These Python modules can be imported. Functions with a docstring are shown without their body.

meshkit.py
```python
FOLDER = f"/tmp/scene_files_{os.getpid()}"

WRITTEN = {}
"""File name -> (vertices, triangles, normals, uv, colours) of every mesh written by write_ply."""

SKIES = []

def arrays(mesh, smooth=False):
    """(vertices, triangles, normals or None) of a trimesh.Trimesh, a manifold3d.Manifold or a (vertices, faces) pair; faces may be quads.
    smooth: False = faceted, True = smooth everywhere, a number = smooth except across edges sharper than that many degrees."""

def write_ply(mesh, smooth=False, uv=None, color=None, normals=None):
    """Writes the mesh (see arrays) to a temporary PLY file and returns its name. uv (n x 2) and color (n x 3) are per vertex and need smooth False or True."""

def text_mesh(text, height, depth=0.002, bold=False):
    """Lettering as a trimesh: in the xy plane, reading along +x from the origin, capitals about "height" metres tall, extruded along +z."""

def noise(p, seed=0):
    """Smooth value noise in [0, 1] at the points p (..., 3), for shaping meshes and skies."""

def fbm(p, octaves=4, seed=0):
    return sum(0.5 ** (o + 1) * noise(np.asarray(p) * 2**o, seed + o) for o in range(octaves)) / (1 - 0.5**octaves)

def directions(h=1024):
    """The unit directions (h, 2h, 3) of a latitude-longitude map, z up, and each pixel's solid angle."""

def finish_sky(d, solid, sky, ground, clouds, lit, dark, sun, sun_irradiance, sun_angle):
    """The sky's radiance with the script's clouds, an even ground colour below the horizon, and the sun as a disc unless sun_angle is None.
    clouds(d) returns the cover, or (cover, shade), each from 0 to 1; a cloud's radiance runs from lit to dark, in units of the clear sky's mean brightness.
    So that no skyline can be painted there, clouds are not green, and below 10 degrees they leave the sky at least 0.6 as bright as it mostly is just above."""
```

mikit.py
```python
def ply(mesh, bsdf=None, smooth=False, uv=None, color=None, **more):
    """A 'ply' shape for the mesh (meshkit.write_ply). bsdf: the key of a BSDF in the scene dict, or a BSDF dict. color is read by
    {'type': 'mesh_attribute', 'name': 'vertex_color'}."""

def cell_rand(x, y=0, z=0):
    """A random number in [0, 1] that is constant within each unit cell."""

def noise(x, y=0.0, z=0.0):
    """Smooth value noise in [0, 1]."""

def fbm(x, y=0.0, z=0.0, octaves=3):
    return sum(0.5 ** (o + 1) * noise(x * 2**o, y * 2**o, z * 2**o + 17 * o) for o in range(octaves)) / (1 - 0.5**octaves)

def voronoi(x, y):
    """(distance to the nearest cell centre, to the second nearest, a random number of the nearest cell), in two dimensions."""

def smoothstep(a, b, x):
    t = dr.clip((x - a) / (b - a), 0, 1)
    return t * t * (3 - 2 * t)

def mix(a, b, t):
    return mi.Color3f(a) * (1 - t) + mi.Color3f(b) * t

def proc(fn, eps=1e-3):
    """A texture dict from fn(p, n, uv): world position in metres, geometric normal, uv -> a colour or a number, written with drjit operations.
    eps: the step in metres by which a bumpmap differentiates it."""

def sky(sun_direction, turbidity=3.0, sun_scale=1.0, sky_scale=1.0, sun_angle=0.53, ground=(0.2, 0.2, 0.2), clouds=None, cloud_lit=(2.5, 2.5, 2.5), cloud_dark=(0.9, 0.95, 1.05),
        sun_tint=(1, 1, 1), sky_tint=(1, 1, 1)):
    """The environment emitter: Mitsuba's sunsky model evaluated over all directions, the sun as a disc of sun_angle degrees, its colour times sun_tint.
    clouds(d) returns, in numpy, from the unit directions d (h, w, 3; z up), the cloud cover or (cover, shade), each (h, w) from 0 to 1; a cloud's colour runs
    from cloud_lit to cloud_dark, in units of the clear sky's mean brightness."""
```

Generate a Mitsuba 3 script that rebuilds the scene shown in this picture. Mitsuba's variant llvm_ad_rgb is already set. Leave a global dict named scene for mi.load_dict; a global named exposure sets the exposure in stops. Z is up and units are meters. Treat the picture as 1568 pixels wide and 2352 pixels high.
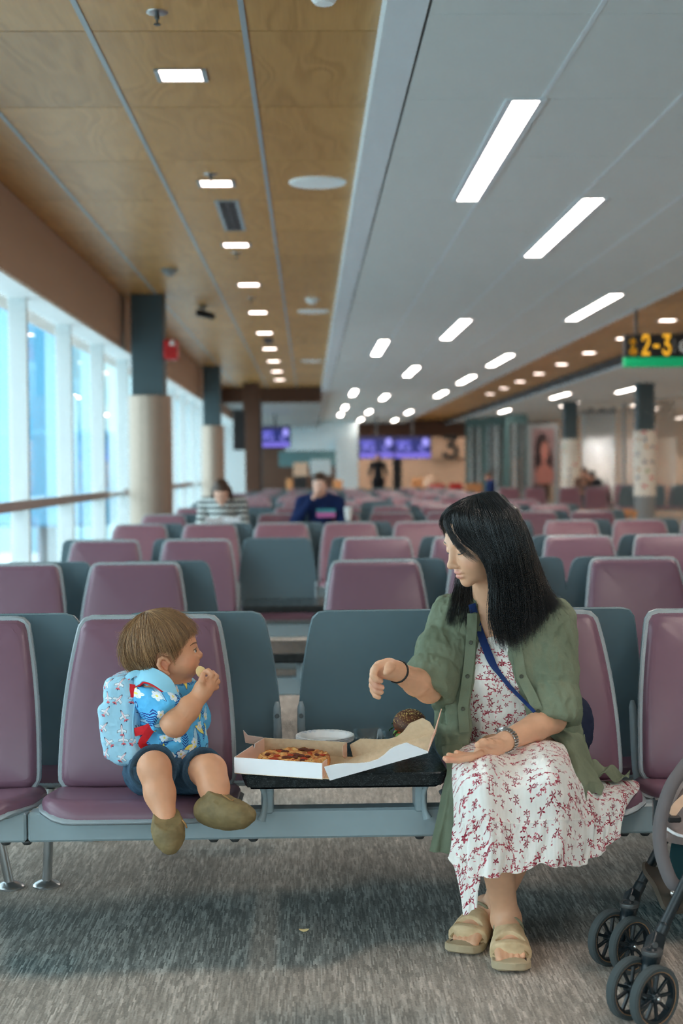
import math, random
import numpy as np, trimesh, manifold3d as m3
import shapely, shapely.geometry as sg, shapely.affinity as sa
from scipy import sparse
import drjit as dr, mitsuba as mi
import mikit, meshkit
from mikit import proc, noise, fbm, voronoi, cell_rand, smoothstep, mix
random.seed(7); RNG = np.random.default_rng(7)
T = mi.ScalarTransform4f
scene, labels = {}, {}

# ------------------------------------------------------------------ camera
FPX, CX, CY, HC = 3267.0, 784.0, 1176.0, 1.26
VPX, VPY, ROLL = 708.0, 1078.0, 0.0095
ycam = np.array([(VPX-CX)/FPX, -(VPY-CY)/FPX, 1.0]); ycam /= np.linalg.norm(ycam)
u0 = np.array([-ROLL, 1.0, 0.0]); u0 -= ycam*(u0@ycam); zcam = u0/np.linalg.norm(u0)
xcam = np.cross(zcam, ycam)            # camera coords here: right, up, forward (left handed)
WORLD2CAM = np.stack([xcam, ycam, zcam], 1)   # columns: images of the world axes
CAM2WORLD = WORLD2CAM.T
EYE = np.array([0.0, 0.0, HC])
FWD, UP = CAM2WORLD@[0, 0, 1.0], CAM2WORLD@[0, 1.0, 0]
FOCUS = 3.78
scene['camera'] = {'type': 'thinlens', 'fov': math.degrees(2*math.atan(CX/FPX)), 'fov_axis': 'x',
    'to_world': T().look_at(origin=EYE.tolist(), target=(EYE+FWD).tolist(), up=UP.tolist()),
    'aperture_radius': 0.0092, 'focus_distance': FOCUS, 'near_clip': 0.05, 'far_clip': 500.0}
exposure = 1.0

# ------------------------------------------------------------------ daylight (overcast, no sun)
def cloud_cover(d):
    n = meshkit.fbm(d*np.array([3.0, 3.0, 6.0])+11.0, 4)
    return np.full(d.shape[:2], 0.9), np.clip((n-0.35)*1.2, 0, 1)*0.5
scene['sky'] = mikit.sky((-0.3, -0.8, 0.75), turbidity=4.0, sun_scale=0.0, sky_scale=1.0, ground=(0.35, 0.36, 0.36),
    clouds=cloud_cover, cloud_lit=(1.75, 2.3, 2.45), cloud_dark=(1.25, 1.75, 1.95))
SKY_GAIN = 7.6
scene['sky']['scale'] = SKY_GAIN

# ------------------------------------------------------------------ helpers
def P(x, y, D):
    """world point seen at pixel (x, y) on the plane Y = D"""
    d = CAM2WORLD@np.array([(x-CX)/FPX, -(y-CY)/FPX, 1.0])
    return EYE+d*(D/d[1])
def F(x, y, z=0.0):
    """world point seen at pixel (x, y) on the level plane Z = z"""
    d = CAM2WORLD@np.array([(x-CX)/FPX, -(y-CY)/FPX, 1.0])
    return EYE+d*((z-HC)/d[2])
def s2l(*c):
    c = np.array(c, float)/255.0
    return np.where(c < 0.04045, c/12.92, ((c+0.055)/1.055)**2.4).tolist()
def num(name):
    """the name itself, or the name with the next three-digit number"""
    if not any(k == name or k.startswith(name+'__') for k in USED): USED.add(name); return name
    i = 1
    while f'{name}_{i:03d}' in USED: i += 1
    k = f'{name}_{i:03d}'; USED.add(k); return k
USED = set(); COUNT = {}
def key_for(name, parent=None):
    base = (parent+'__' if parent else '')+name
    n = COUNT.get(base, 0); COUNT[base] = n+1
    return base if n == 0 else f'{base}_{n:03d}'
def thing(name, label=None, category=None, group=None, kind=None):
    k = key_for(name); tag(k, label, category, group, kind); return k
def tag(k, label=None, category=None, group=None, kind=None):
    e = {}
    if label: e['label'] = label
    if category: e['category'] = category
    if group: e['group'] = group
    if kind: e['kind'] = kind
    if e: labels[k] = e
def part(name, parent):
    return key_for(name, parent)
def put(name, mesh, mat, parent=None, smooth=False, to_world=None, uv=None, color=None, label=None, **more):
    k = key_for(name, parent)
    d = mesh if isinstance(mesh, dict) else mikit.ply(mesh, mat, smooth, uv=uv, color=color, **more)
    if to_world is not None: d = {**d, 'to_world': to_world}
    scene[k] = d
    if label: labels[k] = {'label': label}
    return k
def mesh_of(v, f):
    return trimesh.Trimesh(np.asarray(v, float), np.asarray(f, int), process=False)
def box(x0, x1, y0, y1, z0, z1, r=0.0):
    """a box, its edges chamfered by r"""
    c = np.array([(x0+x1)/2, (y0+y1)/2, (z0+z1)/2]); h = np.array([x1-x0, y1-y0, z1-z0])/2
    if r <= 0:
        m = trimesh.creation.box(extents=2*h); m.apply_translation(c); return m
    r = min(r, 0.49*float(min(2*h)))
    pts = []
    for sx in (-1, 1):
        for sy in (-1, 1):
            for sz in (-1, 1):
                s = np.array([sx, sy, sz]); k = h-r
                for a in range(3):
                    e = k.copy(); e[a] = h[a]; pts.append(c+s*e)
    return hull(pts)
def hull(pts):
    m = m3.Manifold.hull_points(np.asarray(pts, float).tolist() if False else [tuple(map(float, p)) for p in pts]).to_mesh()
    return trimesh.Trimesh(m.vert_properties[:, :3], m.tri_verts, process=False)
def cat(*ms):
    ms = [m for m in ms if m is not None]
    return trimesh.util.concatenate(ms) if len(ms) > 1 else ms[0]
def moved(m, t=(0, 0, 0), rz=0.0, ry=0.0, rx=0.0, s=1.0):
    m = m.copy(); M = np.eye(4)
    for a, ax in ((rx, [1, 0, 0]), (ry, [0, 1, 0]), (rz, [0, 0, 1])):
        if a: M = trimesh.transformations.rotation_matrix(a, ax)@M
    m.apply_transform(M); m.apply_scale(s) if s != 1.0 else None
    m.apply_translation(t); return m
def grid_faces(n, m, closed_u=False, closed_v=False):
    """triangles of an n x m vertex grid"""
    i, j = np.meshgrid(np.arange(n if closed_u else n-1), np.arange(m if closed_v else m-1), indexing='ij')
    a = i*m+j; b = ((i+1) % n)*m+j; c = ((i+1) % n)*m+(j+1) % m; d = i*m+(j+1) % m
    return np.concatenate([np.stack([a, b, c], -1).reshape(-1, 3), np.stack([a, c, d], -1).reshape(-1, 3)])
def lathe(profile, n=24, center=(0, 0, 0)):
    """revolve (r, z) pairs about z"""
    p = np.array(profile, float); a = np.arange(n)*2*np.pi/n
    v = np.stack([p[None, :, 0]*np.cos(a)[:, None], p[None, :, 0]*np.sin(a)[:, None], np.broadcast_to(p[None, :, 1], (n, len(p)))], -1).reshape(-1, 3)
    return mesh_of(v+np.array(center), grid_faces(n, len(p), closed_u=True))
def tube(pts, radii, sides=10, caps=True, flat=None, up=None):
    """a round (or, with flat = (a, b), elliptic) tube along a polyline"""
    p = np.asarray(pts, float); n = len(p)
    r = np.broadcast_to(np.asarray(radii, float), (n,)) if np.ndim(radii) < 2 else None
    t = np.gradient(p, axis=0); t /= np.linalg.norm(t, axis=1, keepdims=True)+1e-12
    a = np.array(up, float) if up is not None else (np.array([0, 0, 1.0]) if abs(t[0, 2]) < 0.9 else np.array([1.0, 0, 0]))
    A, B = [], []
    for i in range(n):
        if up is not None: a = np.array(up, float)
        a = a-t[i]*(a@t[i]); a /= np.linalg.norm(a)+1e-12; A.append(a); B.append(np.cross(t[i], a))
    A, B = np.array(A), np.array(B); ang = np.arange(sides)*2*np.pi/sides
    fa, fb = flat if flat else (1.0, 1.0)
    v = p[:, None]+r[:, None, None]*(fa*np.cos(ang)[None, :, None]*A[:, None]+fb*np.sin(ang)[None, :, None]*B[:, None])
    v = v.reshape(-1, 3); f = grid_faces(n, sides, closed_v=True)
    if caps:
        c0, c1 = len(v), len(v)+1; v = np.vstack([v, p[0], p[-1]]); j = np.arange(sides); k = (j+1) % sides
        f = np.vstack([f, np.stack([j*0+c0, j, k], 1), np.stack([j*0+c1, (n-1)*sides+k, (n-1)*sides+j], 1)])
    return mesh_of(v, f[:, ::-1] if False else f)
def bez(*ctrl, n=16):
    """Catmull-Rom through the control points"""
    c = np.asarray(ctrl, float); c = np.vstack([2*c[0]-c[1], c, 2*c[-1]-c[-2]]); out = []
    for i in range(1, len(c)-2):
        t = np.linspace(0, 1, n, endpoint=False)[:, None]
        p0, p1, p2, p3 = c[i-1:i+3]
        out.append(0.5*((2*p1)+(-p0+p2)*t+(2*p0-5*p1+4*p2-p3)*t*t+(-p0+3*p1-3*p2+p3)*t**3))
    return np.vstack(out+[c[-2:-1]])
def extrude_xz(poly, y0, y1):
    """shapely polygon in (x, z), extruded from y0 to y1"""
    m = trimesh.creation.extrude_polygon(poly, y1-y0, engine='earcut')
    m.apply_transform(np.array([[1, 0, 0, 0], [0, 0, 1, y0], [0, 1, 0, 0], [0, 0, 0, 1.0]])); m.invert(); return m
def text3d(text, height, depth, origin, xdir=(1, 0, 0), zdir=(0, 0, 1), bold=True, stretch=1.0):
    m = meshkit.text_mesh(text, height, depth, bold)
    x, z = np.array(xdir, float), np.array(zdir, float); y = np.cross(x, z)
    M = np.eye(4); M[:3, 0] = x*stretch; M[:3, 1] = z; M[:3, 2] = y; M[:3, 3] = origin
    m.apply_transform(M); return m

# ------------------------------------------------------------------ materials
def mat(name, rgb, rough=0.5, spec=0.5, metallic=0.0, tex=None, bump=None, bscale=0.001, **more):
    d = {'type': 'principled', 'base_color': tex if tex is not None else {'type': 'rgb', 'value': list(rgb)}, 'roughness': rough, 'metallic': metallic, 'specular': spec, **more}
    if bump is not None: d = {'type': 'bumpmap', 'arbitrary': {**bump}, 'scale': bscale, 'bsdf': d}
    scene[name] = {'type': 'twosided', 'bsdf': d}
    return name
def wood_fn(p, n, uv):
    tx = dr.floor((p.x+0.243)/0.635); ty = dr.floor((p.y-5.88)/1.22)
    k = cell_rand(tx, ty, 3)
    w = fbm(p.x*3.0+k*31, p.y*0.9+k*7, 0.5, 3)
    g = noise((p.x*5+w*5.0)*5.5, p.y*2.2+k*9)
    fine = noise(p.x*160+k*11, p.y*7)
    c = mix(s2l(158, 112, 54), s2l(196, 152, 92), 0.30+0.40*g+0.15*fine)
    return c*(0.90+0.17*k)
def carpet_fn(p, n, uv):
    ux, uy = p.x, p.y
    c1 = dr.floor(ux/0.0038); j1 = cell_rand(c1, 3, 1)
    a = cell_rand(c1, dr.floor(uy/(0.028+0.03*j1)+j1*37), 2)
    c2 = dr.floor(ux/0.0105); j2 = cell_rand(c2, 8, 1)
    b = noise(ux*70+3, uy*9.0)*0.6+0.4*cell_rand(c2, dr.floor(uy/(0.07+0.06*j2)+j2*19), 4)
    c = noise(ux*330, uy*260)
    zone = fbm(ux*1.1+noise(ux*60, uy*2)*0.10+2.7, uy*1.9+5.1, 0.5, 3)
    col = dr.floor(ux/0.25); off = cell_rand(col, 5, 1)*0.5
    row = dr.floor((uy+off)/1.0)
    plank = cell_rand(col, row, 2)
    band = smoothstep(3.50, 3.60, uy-0.16*smoothstep(0.0, 0.2, ux)+0.12*(zone-0.5))*(1-smoothstep(3.98, 4.20, uy-0.12*smoothstep(0.0, 0.2, ux)+0.5*(zone-0.5)))*smoothstep(-0.92, -0.80, ux+0.3*(uy-3.8))*(1-0.55*smoothstep(0.05, 0.02, dr.abs(ux+0.13)))
    t = dr.clip(0.60*band+smoothstep(0.50, 0.72, zone)*0.5, 0, 1)
    base = mix(s2l(122, 116, 108), s2l(196, 186, 176), 0.15+0.75*a*b*1.6+0.1*plank)
    teal = mix(s2l(46, 74, 80), s2l(132, 152, 154), dr.clip(1.7*a*b-0.08, 0, 1))
    r = mix(base, teal, t)
    return r*(0.74+0.24*c)*(0.93+0.12*plank)
def carpet_bump(p, n, uv):
    return dr.abs(dr.sin(p.x*827))*0.5+noise(p.x*260, p.y*220)*0.7
def vinyl_bump(p, n, uv): return fbm(p.x*500, p.y*500, p.z*500, 2)
def granite_fn(p, n, uv):
    a = noise(p.x*420, p.y*420, p.z*420); b = fbm(p.x*90, p.y*90, p.z*90, 3)
    return mix((0.008, 0.014, 0.017), (0.06, 0.078, 0.085), dr.clip(smoothstep(0.55, 0.95, a)*0.8+(b-0.42)*0.7, 0, 1))
mat('m_wood', None, 0.36, 0.45, tex=proc(wood_fn), clearcoat=0.25, clearcoat_gloss=0.75)
mat('m_carpet', None, 0.95, 0.1, tex=proc(carpet_fn), bump=proc(carpet_bump, 2e-3), bscale=0.0016)
mat('m_vinyl', s2l(118, 88, 104), 0.33, 0.5)
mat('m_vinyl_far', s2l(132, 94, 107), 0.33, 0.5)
mat('m_shell', s2l(106, 129, 138), 0.38, 0.45)
mat('m_frame', s2l(150, 162, 168), 0.35, 0.5)
mat('m_beam', s2l(148, 167, 174), 0.38, 0.5)
mat('m_steel', (0.55, 0.57, 0.58), 0.28, 0.5, metallic=1.0)
mat('m_dark_steel', (0.10, 0.11, 0.115), 0.35, 0.5, metallic=0.6)
mat('m_granite', None, 0.28, 0.5, tex=proc(granite_fn))
mat('m_white_tile', s2l(204, 211, 211), 0.6, 0.3)
mat('m_white_trim', s2l(210, 220, 226), 0.45, 0.4)
mat('m_joint', s2l(52, 54, 54), 0.7, 0.2)
mat('m_tgrid', s2l(150, 162, 168), 0.35, 0.5)
mat('m_wall_beige', s2l(178, 154, 136), 0.7, 0.3)
mat('m_white', s2l(232, 236, 236), 0.5, 0.4)
mat('m_mullion', s2l(214, 224, 226), 0.4, 0.4)
mat('m_rail', s2l(150, 138, 134), 0.45, 0.4)
mat('m_column', s2l(166, 150, 136), 0.36, 0.5, metallic=0.45)
mat('m_column_box', s2l(66, 86, 92), 0.5, 0.4)
mat('m_black', (0.012, 0.013, 0.014), 0.45, 0.4)
mat('m_grey', s2l(140, 146, 148), 0.5, 0.4)
mat('m_brown', s2l(92, 66, 52), 0.6, 0.3)
mat('m_beige', s2l(208, 176, 150), 0.6, 0.3)
mat('m_tan', s2l(196, 140, 92), 0.5, 0.3)
mat('m_red', s2l(190, 28, 30), 0.45, 0.4)
mat('m_concrete', s2l(196, 204, 206), 0.8, 0.2)
mat('m_pale', s2l(214, 228, 232), 0.6, 0.3)
mat('m_teal', s2l(92, 128, 130), 0.5, 0.4)
mat('m_blue_pane', s2l(96, 170, 205), 0.3, 0.5)
scene['m_glass'] = {'type': 'thindielectric', 'int_ior': 1.5}
def emit(rgb): return {'type': 'area', 'radiance': {'type': 'rgb', 'value': list(rgb)}}

# ------------------------------------------------------------------ setting: floor, ceiling, walls
ZW, ZL = HC+1.794, HC+1.69            # wood ceiling, white (lower) ceiling
XG, XL = -2.11, -1.89                 # glass plane, inner face of the window wall
YB, YF, XR = -7.0, 56.0, 9.0          # back wall, far wall, right wall
W = dict(kind='structure')
k = put('floor', box(XG-0.2, XR, YB, YF, -0.12, 0.0), 'm_carpet'); tag(k, 'grey and teal carpet with streaks running away from the viewer', kind='structure')
# wooden ceiling: backing slab, tiles with dark joints, pale T bars
cl = put('ceiling', box(XG-0.2, 5.3, YB, YF, ZW+0.022, ZW+0.1), 'm_joint'); tag(cl, 'ceiling of birch plywood tiles over the window side', kind='structure')
tile = mikit.ply(box(-0.5, 0.5, -0.5, 0.5, 0, 1), 'm_wood')
def tile_at(x0, x1, y0, y1, z0, z1): return T().translate([(x0+x1)/2, (y0+y1)/2, z0]).scale([x1-x0, y1-y0, z1-z0])
WX = [-1.89, -1.523, -0.878, -0.243, 0.392]
WY0 = 5.88
rows = [WY0+1.22*i for i in range(-2, 17)]
for y in rows:
    for a, b in zip(WX[:-1], WX[1:]):
        put('wood_tile', tile, None, cl, to_world=tile_at(a+0.004, b-0.004, y+0.004, y+1.216, ZW, ZW+0.02))
    for a, b in ((3.50, 4.35), (4.35, 5.2)):
        if y > 7: put('wood_tile', tile, None, cl, to_world=tile_at(a+0.004, b-0.004, y+0.004, y+1.216, ZW, ZW+0.02))
y_last = rows[-1]+1.22
put('wood_sheet', box(XL, 0.39, y_last, 31.0, ZW, ZW+0.02), 'm_wood', cl)
put('wood_sheet', box(3.5, 5.2, y_last, 54.0, ZW, ZW+0.02), 'm_wood', cl)
put('wood_sheet', box(XL, 0.39, YB, rows[0], ZW, ZW+0.02), 'm_wood', cl)
put('wood_sheet', box(3.5, 5.2, YB, 7.2, ZW, ZW+0.02), 'm_wood', cl)
for x in WX[1:-1]:
    put('metal_strip', box(x-0.011, x+0.011, YB, 31.0, ZW-0.006, ZW+0.004), 'm_tgrid', cl, label='narrow grey metal strip between wooden tiles')
# white ceiling
WHX = [0.461, 1.09, 1.72, 2.35, 2.98, 3.50]
LY0 = 6.56
wt = mikit.ply(box(-0.5, 0.5, -0.5, 0.5, 0, 1), 'm_white_tile')
c2 = put('ceiling', box(0.302, 3.58, YB, YF, ZL+0.022, ZL+0.09), 'm_grey'); tag(c2, 'lower white metal ceiling with light strips, running down the middle of the hall', kind='structure')
lrows = [LY0+1.22*i for i in range(-3, 16)]
for y in lrows:
    for a, b in zip(WHX[:-1], WHX[1:]):
        put('white_tile', wt, None, c2, to_world=tile_at(a+0.006, b-0.006, y+0.0015, y+1.2185, ZL, ZL+0.02))
yl = lrows[-1]+1.22
for a, b in zip(WHX[:-1], WHX[1:]):
    put('white_sheet', box(a+0.006, b-0.006, yl, 54, ZL, ZL+0.02), 'm_white_tile', c2)
    put('white_sheet', box(a+0.006, b-0.006, YB, lrows[0], ZL, ZL+0.02), 'm_white_tile', c2)
for x in WHX[1:-1]:
    put('metal_strip', box(x-0.010, x+0.010, YB, 54, ZL-0.003, ZL+0.006), 'm_white_trim', c2)
put('edge_trim', box(0.30, 0.453, YB, 54, ZL-0.004, ZW-0.001), 'm_white_trim', c2, label='smooth pale blue edge band of the white ceiling')
put('edge_trim', box(3.50, 3.58, YB, 54, ZL-0.004, ZW-0.001), 'm_white_trim', c2)
c3 = put('ceiling', box(5.2, XR, YB, YF, ZL, ZL+0.09), 'm_white_tile'); tag(c3, 'white ceiling over the right hand seats beyond the wooden strip', kind='structure')
put('edge_trim', box(5.14, 5.2, YB, 54, ZL-0.05, ZW-0.001), 'm_white_trim', c3)
put('dark_gutter', box(5.06, 5.14, YB, 54, ZL-0.02, ZW-0.001), 'm_black', c3)
# window wall on the left
k = put('wall_left', cat(box(XG-0.25, XL, YB, YF, 2.525, ZW+0.02), box(XG-0.25, XL-0.1, YB, YF, -0.12, 0.12)), 'm_wall_beige'); tag(k, 'beige wall band above the windows on the left', kind='structure')
k = put('trim', box(XG-0.02, XL-0.004, YB, 40, 2.50, 2.524), 'm_white'); tag(k, 'white window head along the top of the windows', kind='structure')
pane_m = {}
def pane(h):
    return mikit.ply((np.array([[0, 0, 0], [0, 1, 0], [0, 1, 1], [0, 0, 1.0]]), np.array([[0, 1, 2], [0, 2, 3]])), 'm_glass')
PANE = pane(1); MULL = mikit.ply(box(-0.5, 0.5, -0.5, 0.5, 0, 1), 'm_mullion')
bays = [(YB, 4.55), (4.55, 14.6), (14.6, 24.7), (24.7, 34.8), (34.8, 45.0), (45.0, 54.0)]
for b, (y0, y1) in enumerate(bays):
    w = thing(f'window_{b+1}', 'floor to ceiling window glazing with white fins, bay %d from the viewer' % b if b else 'floor to ceiling window glazing beside and behind the viewer', kind='structure')
    ms = [y for y in (10.25+1.9*np.arange(-10, 25)) if y0 < y <= y1]
    ed = sorted(set([y0]+[float(m) for m in ms]+[y1]))
    for a, c in zip(ed[:-1], ed[1:]):
        if c-a < 0.3: continue
        put('pane', PANE, None, w, to_world=T().translate([XG, a+0.02, 1.03]).scale([1, c-a-0.04, 1.48]))
        put('pane', PANE, None, w, to_world=T().translate([XG, a+0.02, 0.12]).scale([1, c-a-0.04, 0.87]))
    for m in ms:
        put('mullion', MULL, None, w, to_world=T().translate([(XG-0.02+XL-0.11)/2, m, 0.1]).scale([XL-0.11-XG+0.02, 0.07, 2.41]))
    put('transom', box(XG-0.03, XG+0.03, y0, y1, 0.985, 1.035), 'm_mullion', w)
    put('sill', box(XG-0.05, XL-0.09, y0, y1, 0.10, 0.135), 'm_mullion', w)
k = thing('handrail', 'grey brown handrail running along the tall windows on the left', 'handrail')
put('bar', box(XL-0.10, XL-0.06, YB, 14.0, 0.995, 1.062, 0.006), 'm_rail', k); put('bar', box(XL-0.10, XL-0.06, 15.4, 24, 0.995, 1.062, 0.006), 'm_rail', k)
# closing walls
k = put('wall_back', cat(box(XG-0.2, XR+0.2, YB-0.2, YB, -0.12, 0.3), box(XG-0.2, XR+0.2, YB-0.2, YB, 2.7, ZW+0.1), box(6.0, XR+0.2, YB-0.2, YB, 0.3, 2.7)), 'm_wall_beige'); tag(k, 'beige wall around the end windows behind the viewer', kind='structure')
w = thing('window_%d' % (len(bays)+5), 'end glazing behind the viewer', kind='structure')
for i in range(5): put('pane', PANE, None, w, to_world=T().translate([XG+1.622*i, YB-0.1, 0.3]).rotate([0, 0, 1], -90).scale([1, 1.56, 2.4])); put('mullion', box(XG+1.622*i+1.56, XG+1.622*i+1.622, YB-0.15, YB, 0.3, 2.7), 'm_mullion', w)
k = put('wall_right', box(XR, XR+0.2, YB, YF, -0.12, ZW+0.1), 'm_beige'); tag(k, 'warm beige wall on the far right behind the columns', kind='structure')
k = put('wall_far', box(XG-0.25, XR+0.2, 53.0, 53.3, -0.12, ZW+0.1), 'm_brown'); tag(k, 'dim brown wall at the far end of the hall', kind='structure')
# outside
k = put('ground', box(-160, XG-0.3, -60, 160, -3.7, -3.5), 'm_concrete'); tag(k, 'pale concrete apron outside the windows', kind='structure')
# ------------------------------------------------------------------ ceiling lights and fittings
LAMP, SPOT = (15.0, 12.6, 11.0), (5.0, 3.9, 3.4)
def light_strip(x0, x1, y0, y1, label):
    t = thing('ceiling_light', label, 'ceiling light', 'light strips in the white ceiling')
    z = ZL-0.005
    put('frame', cat(box(x0-0.032, x0, y0, y1, z-0.004, z+0.005), box(x1, x1+0.032, y0, y1, z-0.004, z+0.005), box(x0-0.032, x1+0.032, y0-0.01, y0, z-0.004, z+0.005), box(x0-0.032, x1+0.032, y1, y1+0.01, z-0.004, z+0.005)), 'm_white_trim', t)
    put('diffuser', (np.array([[x0, y0, z], [x0, y1, z], [x1, y1, z], [x1, y0, z]]), np.array([[0, 1, 2], [0, 2, 3]])), 'm_white', t, emitter=emit(LAMP))
ORD = ['first', 'second', 'third', 'fourth', 'fifth', 'sixth', 'seventh', 'eighth', 'ninth', 'tenth', 'eleventh', 'twelfth', 'thirteenth', 'fourteenth', 'fifteenth', 'sixteenth']
cols = [(0.953, 1.078, 'leftmost', [-5.6, 6.56, 18.75, 30.4, 37.8, 43.0, 50.0]), (1.742, 1.872, 'middle', [-5.6, 1.66, 8.95, 16.2, 23.6, 32.5, 41.0, 47.5]),
        (2.965, 3.095, 'rightmost', [-0.6, 6.62, 13.9, 21.2, 26.0, 31.2, 41.5, 48.5])]
for x0, x1, w, ys in cols:
    n = 0
    for y in ys:
        vis = y > 6.7 or (y > 6.5 and w == 'leftmost')
        light_strip(x0, x1, y, y+2.44, f'long white light strip in the {w} line of the white ceiling, {ORD[n]} from the viewer' if vis else f'white light strip of the {w} line overhead, {"before" if y > 0 else "behind"} the viewer')
        n += vis
rl = [(1443, 901, 'second column'), (1285, 914, ''), (1306, 934, ''), (1158, 948, ''), (1142, 963, ''), (1093, 967, '')]
for n, (x, y, _) in enumerate(rl):
    D = FPX*1.69/(VPY-y-(x-VPX)*ROLL*0); q = P(x, y, D)
    light_strip(q[0]-0.065, q[0]+0.065, D-1.2, D+1.2, f'warm light strip in the ceiling above the right hand seats, {ORD[n]} from the right')
for n, (x, y) in enumerate(((6.3, 17.0), (7.6, 20.5), (6.3, 9.5), (7.6, 12.5), (8.3, 25.0))):
    light_strip(x-0.065, x+0.065, y, y+2.44, f'white light strip above the right hand aisle outside the picture, {ORD[n]} of five')
def downlight(x, y, label, group):
    t = thing('downlight', label, 'downlight', group)
    z = ZW-0.004; h = 0.094
    put('frame', cat(box(x-h-0.022, x-h, y-h, y+h, z-0.006, z+0.004), box(x+h, x+h+0.022, y-h, y+h, z-0.006, z+0.004), box(x-h, x+h, y-h-0.006, y-h, z-0.003, z+0.004), box(x-h, x+h, y+h, y+h+0.006, z-0.003, z+0.004)), 'm_tgrid', t)
    put('diffuser', (np.array([[x-h, y-h, z], [x-h, y+h, z], [x+h, y+h, z], [x+h, y-h, z]]), np.array([[0, 1, 2], [0, 2, 3]])), 'm_white', t, emitter=emit(SPOT))
for i in range(10):
    downlight(-0.558, 6.52+2.44*i, f'square downlight in the wooden ceiling, {ORD[i]} of its line from the viewer', 'downlights in the wooden ceiling')
for i in range(9):
    downlight(4.42, 15.0+2.44*i, f'small square downlight in the narrow wooden strip, {ORD[i]} from the hanging sign', 'downlights in the narrow wooden strip')
for i, y in enumerate((1.6, -1.4)):
    downlight(-0.558, y, f'square downlight in the wooden ceiling {("just before", "just behind")[i]} the viewer', 'downlights in the wooden ceiling')
SPK = cat(lathe([(0.0, -0.016), (0.135, -0.016), (0.150, -0.012), (0.175, -0.010), (0.182, 0.0), (0.0, 0.0)], 40))
for y, lb in ((8.95, 'nearest round white ceiling speaker, beside the second wooden tile row with downlights'), (16.2, 'round white ceiling speaker below the smoke detector, middle of the line'), (23.6, 'small far round white ceiling speaker')):
    t = thing('ceiling_speaker', lb, 'speaker', 'round speakers in the wooden ceiling')
    put('grille', moved(SPK, (0.075, y, ZW)), 'm_white', t, smooth=40)
SMK = lathe([(0.0, -0.062), (0.035, -0.060), (0.048, -0.045), (0.052, -0.03), (0.072, -0.026), (0.074, 0.0), (0.0, 0.0)], 28)
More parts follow.
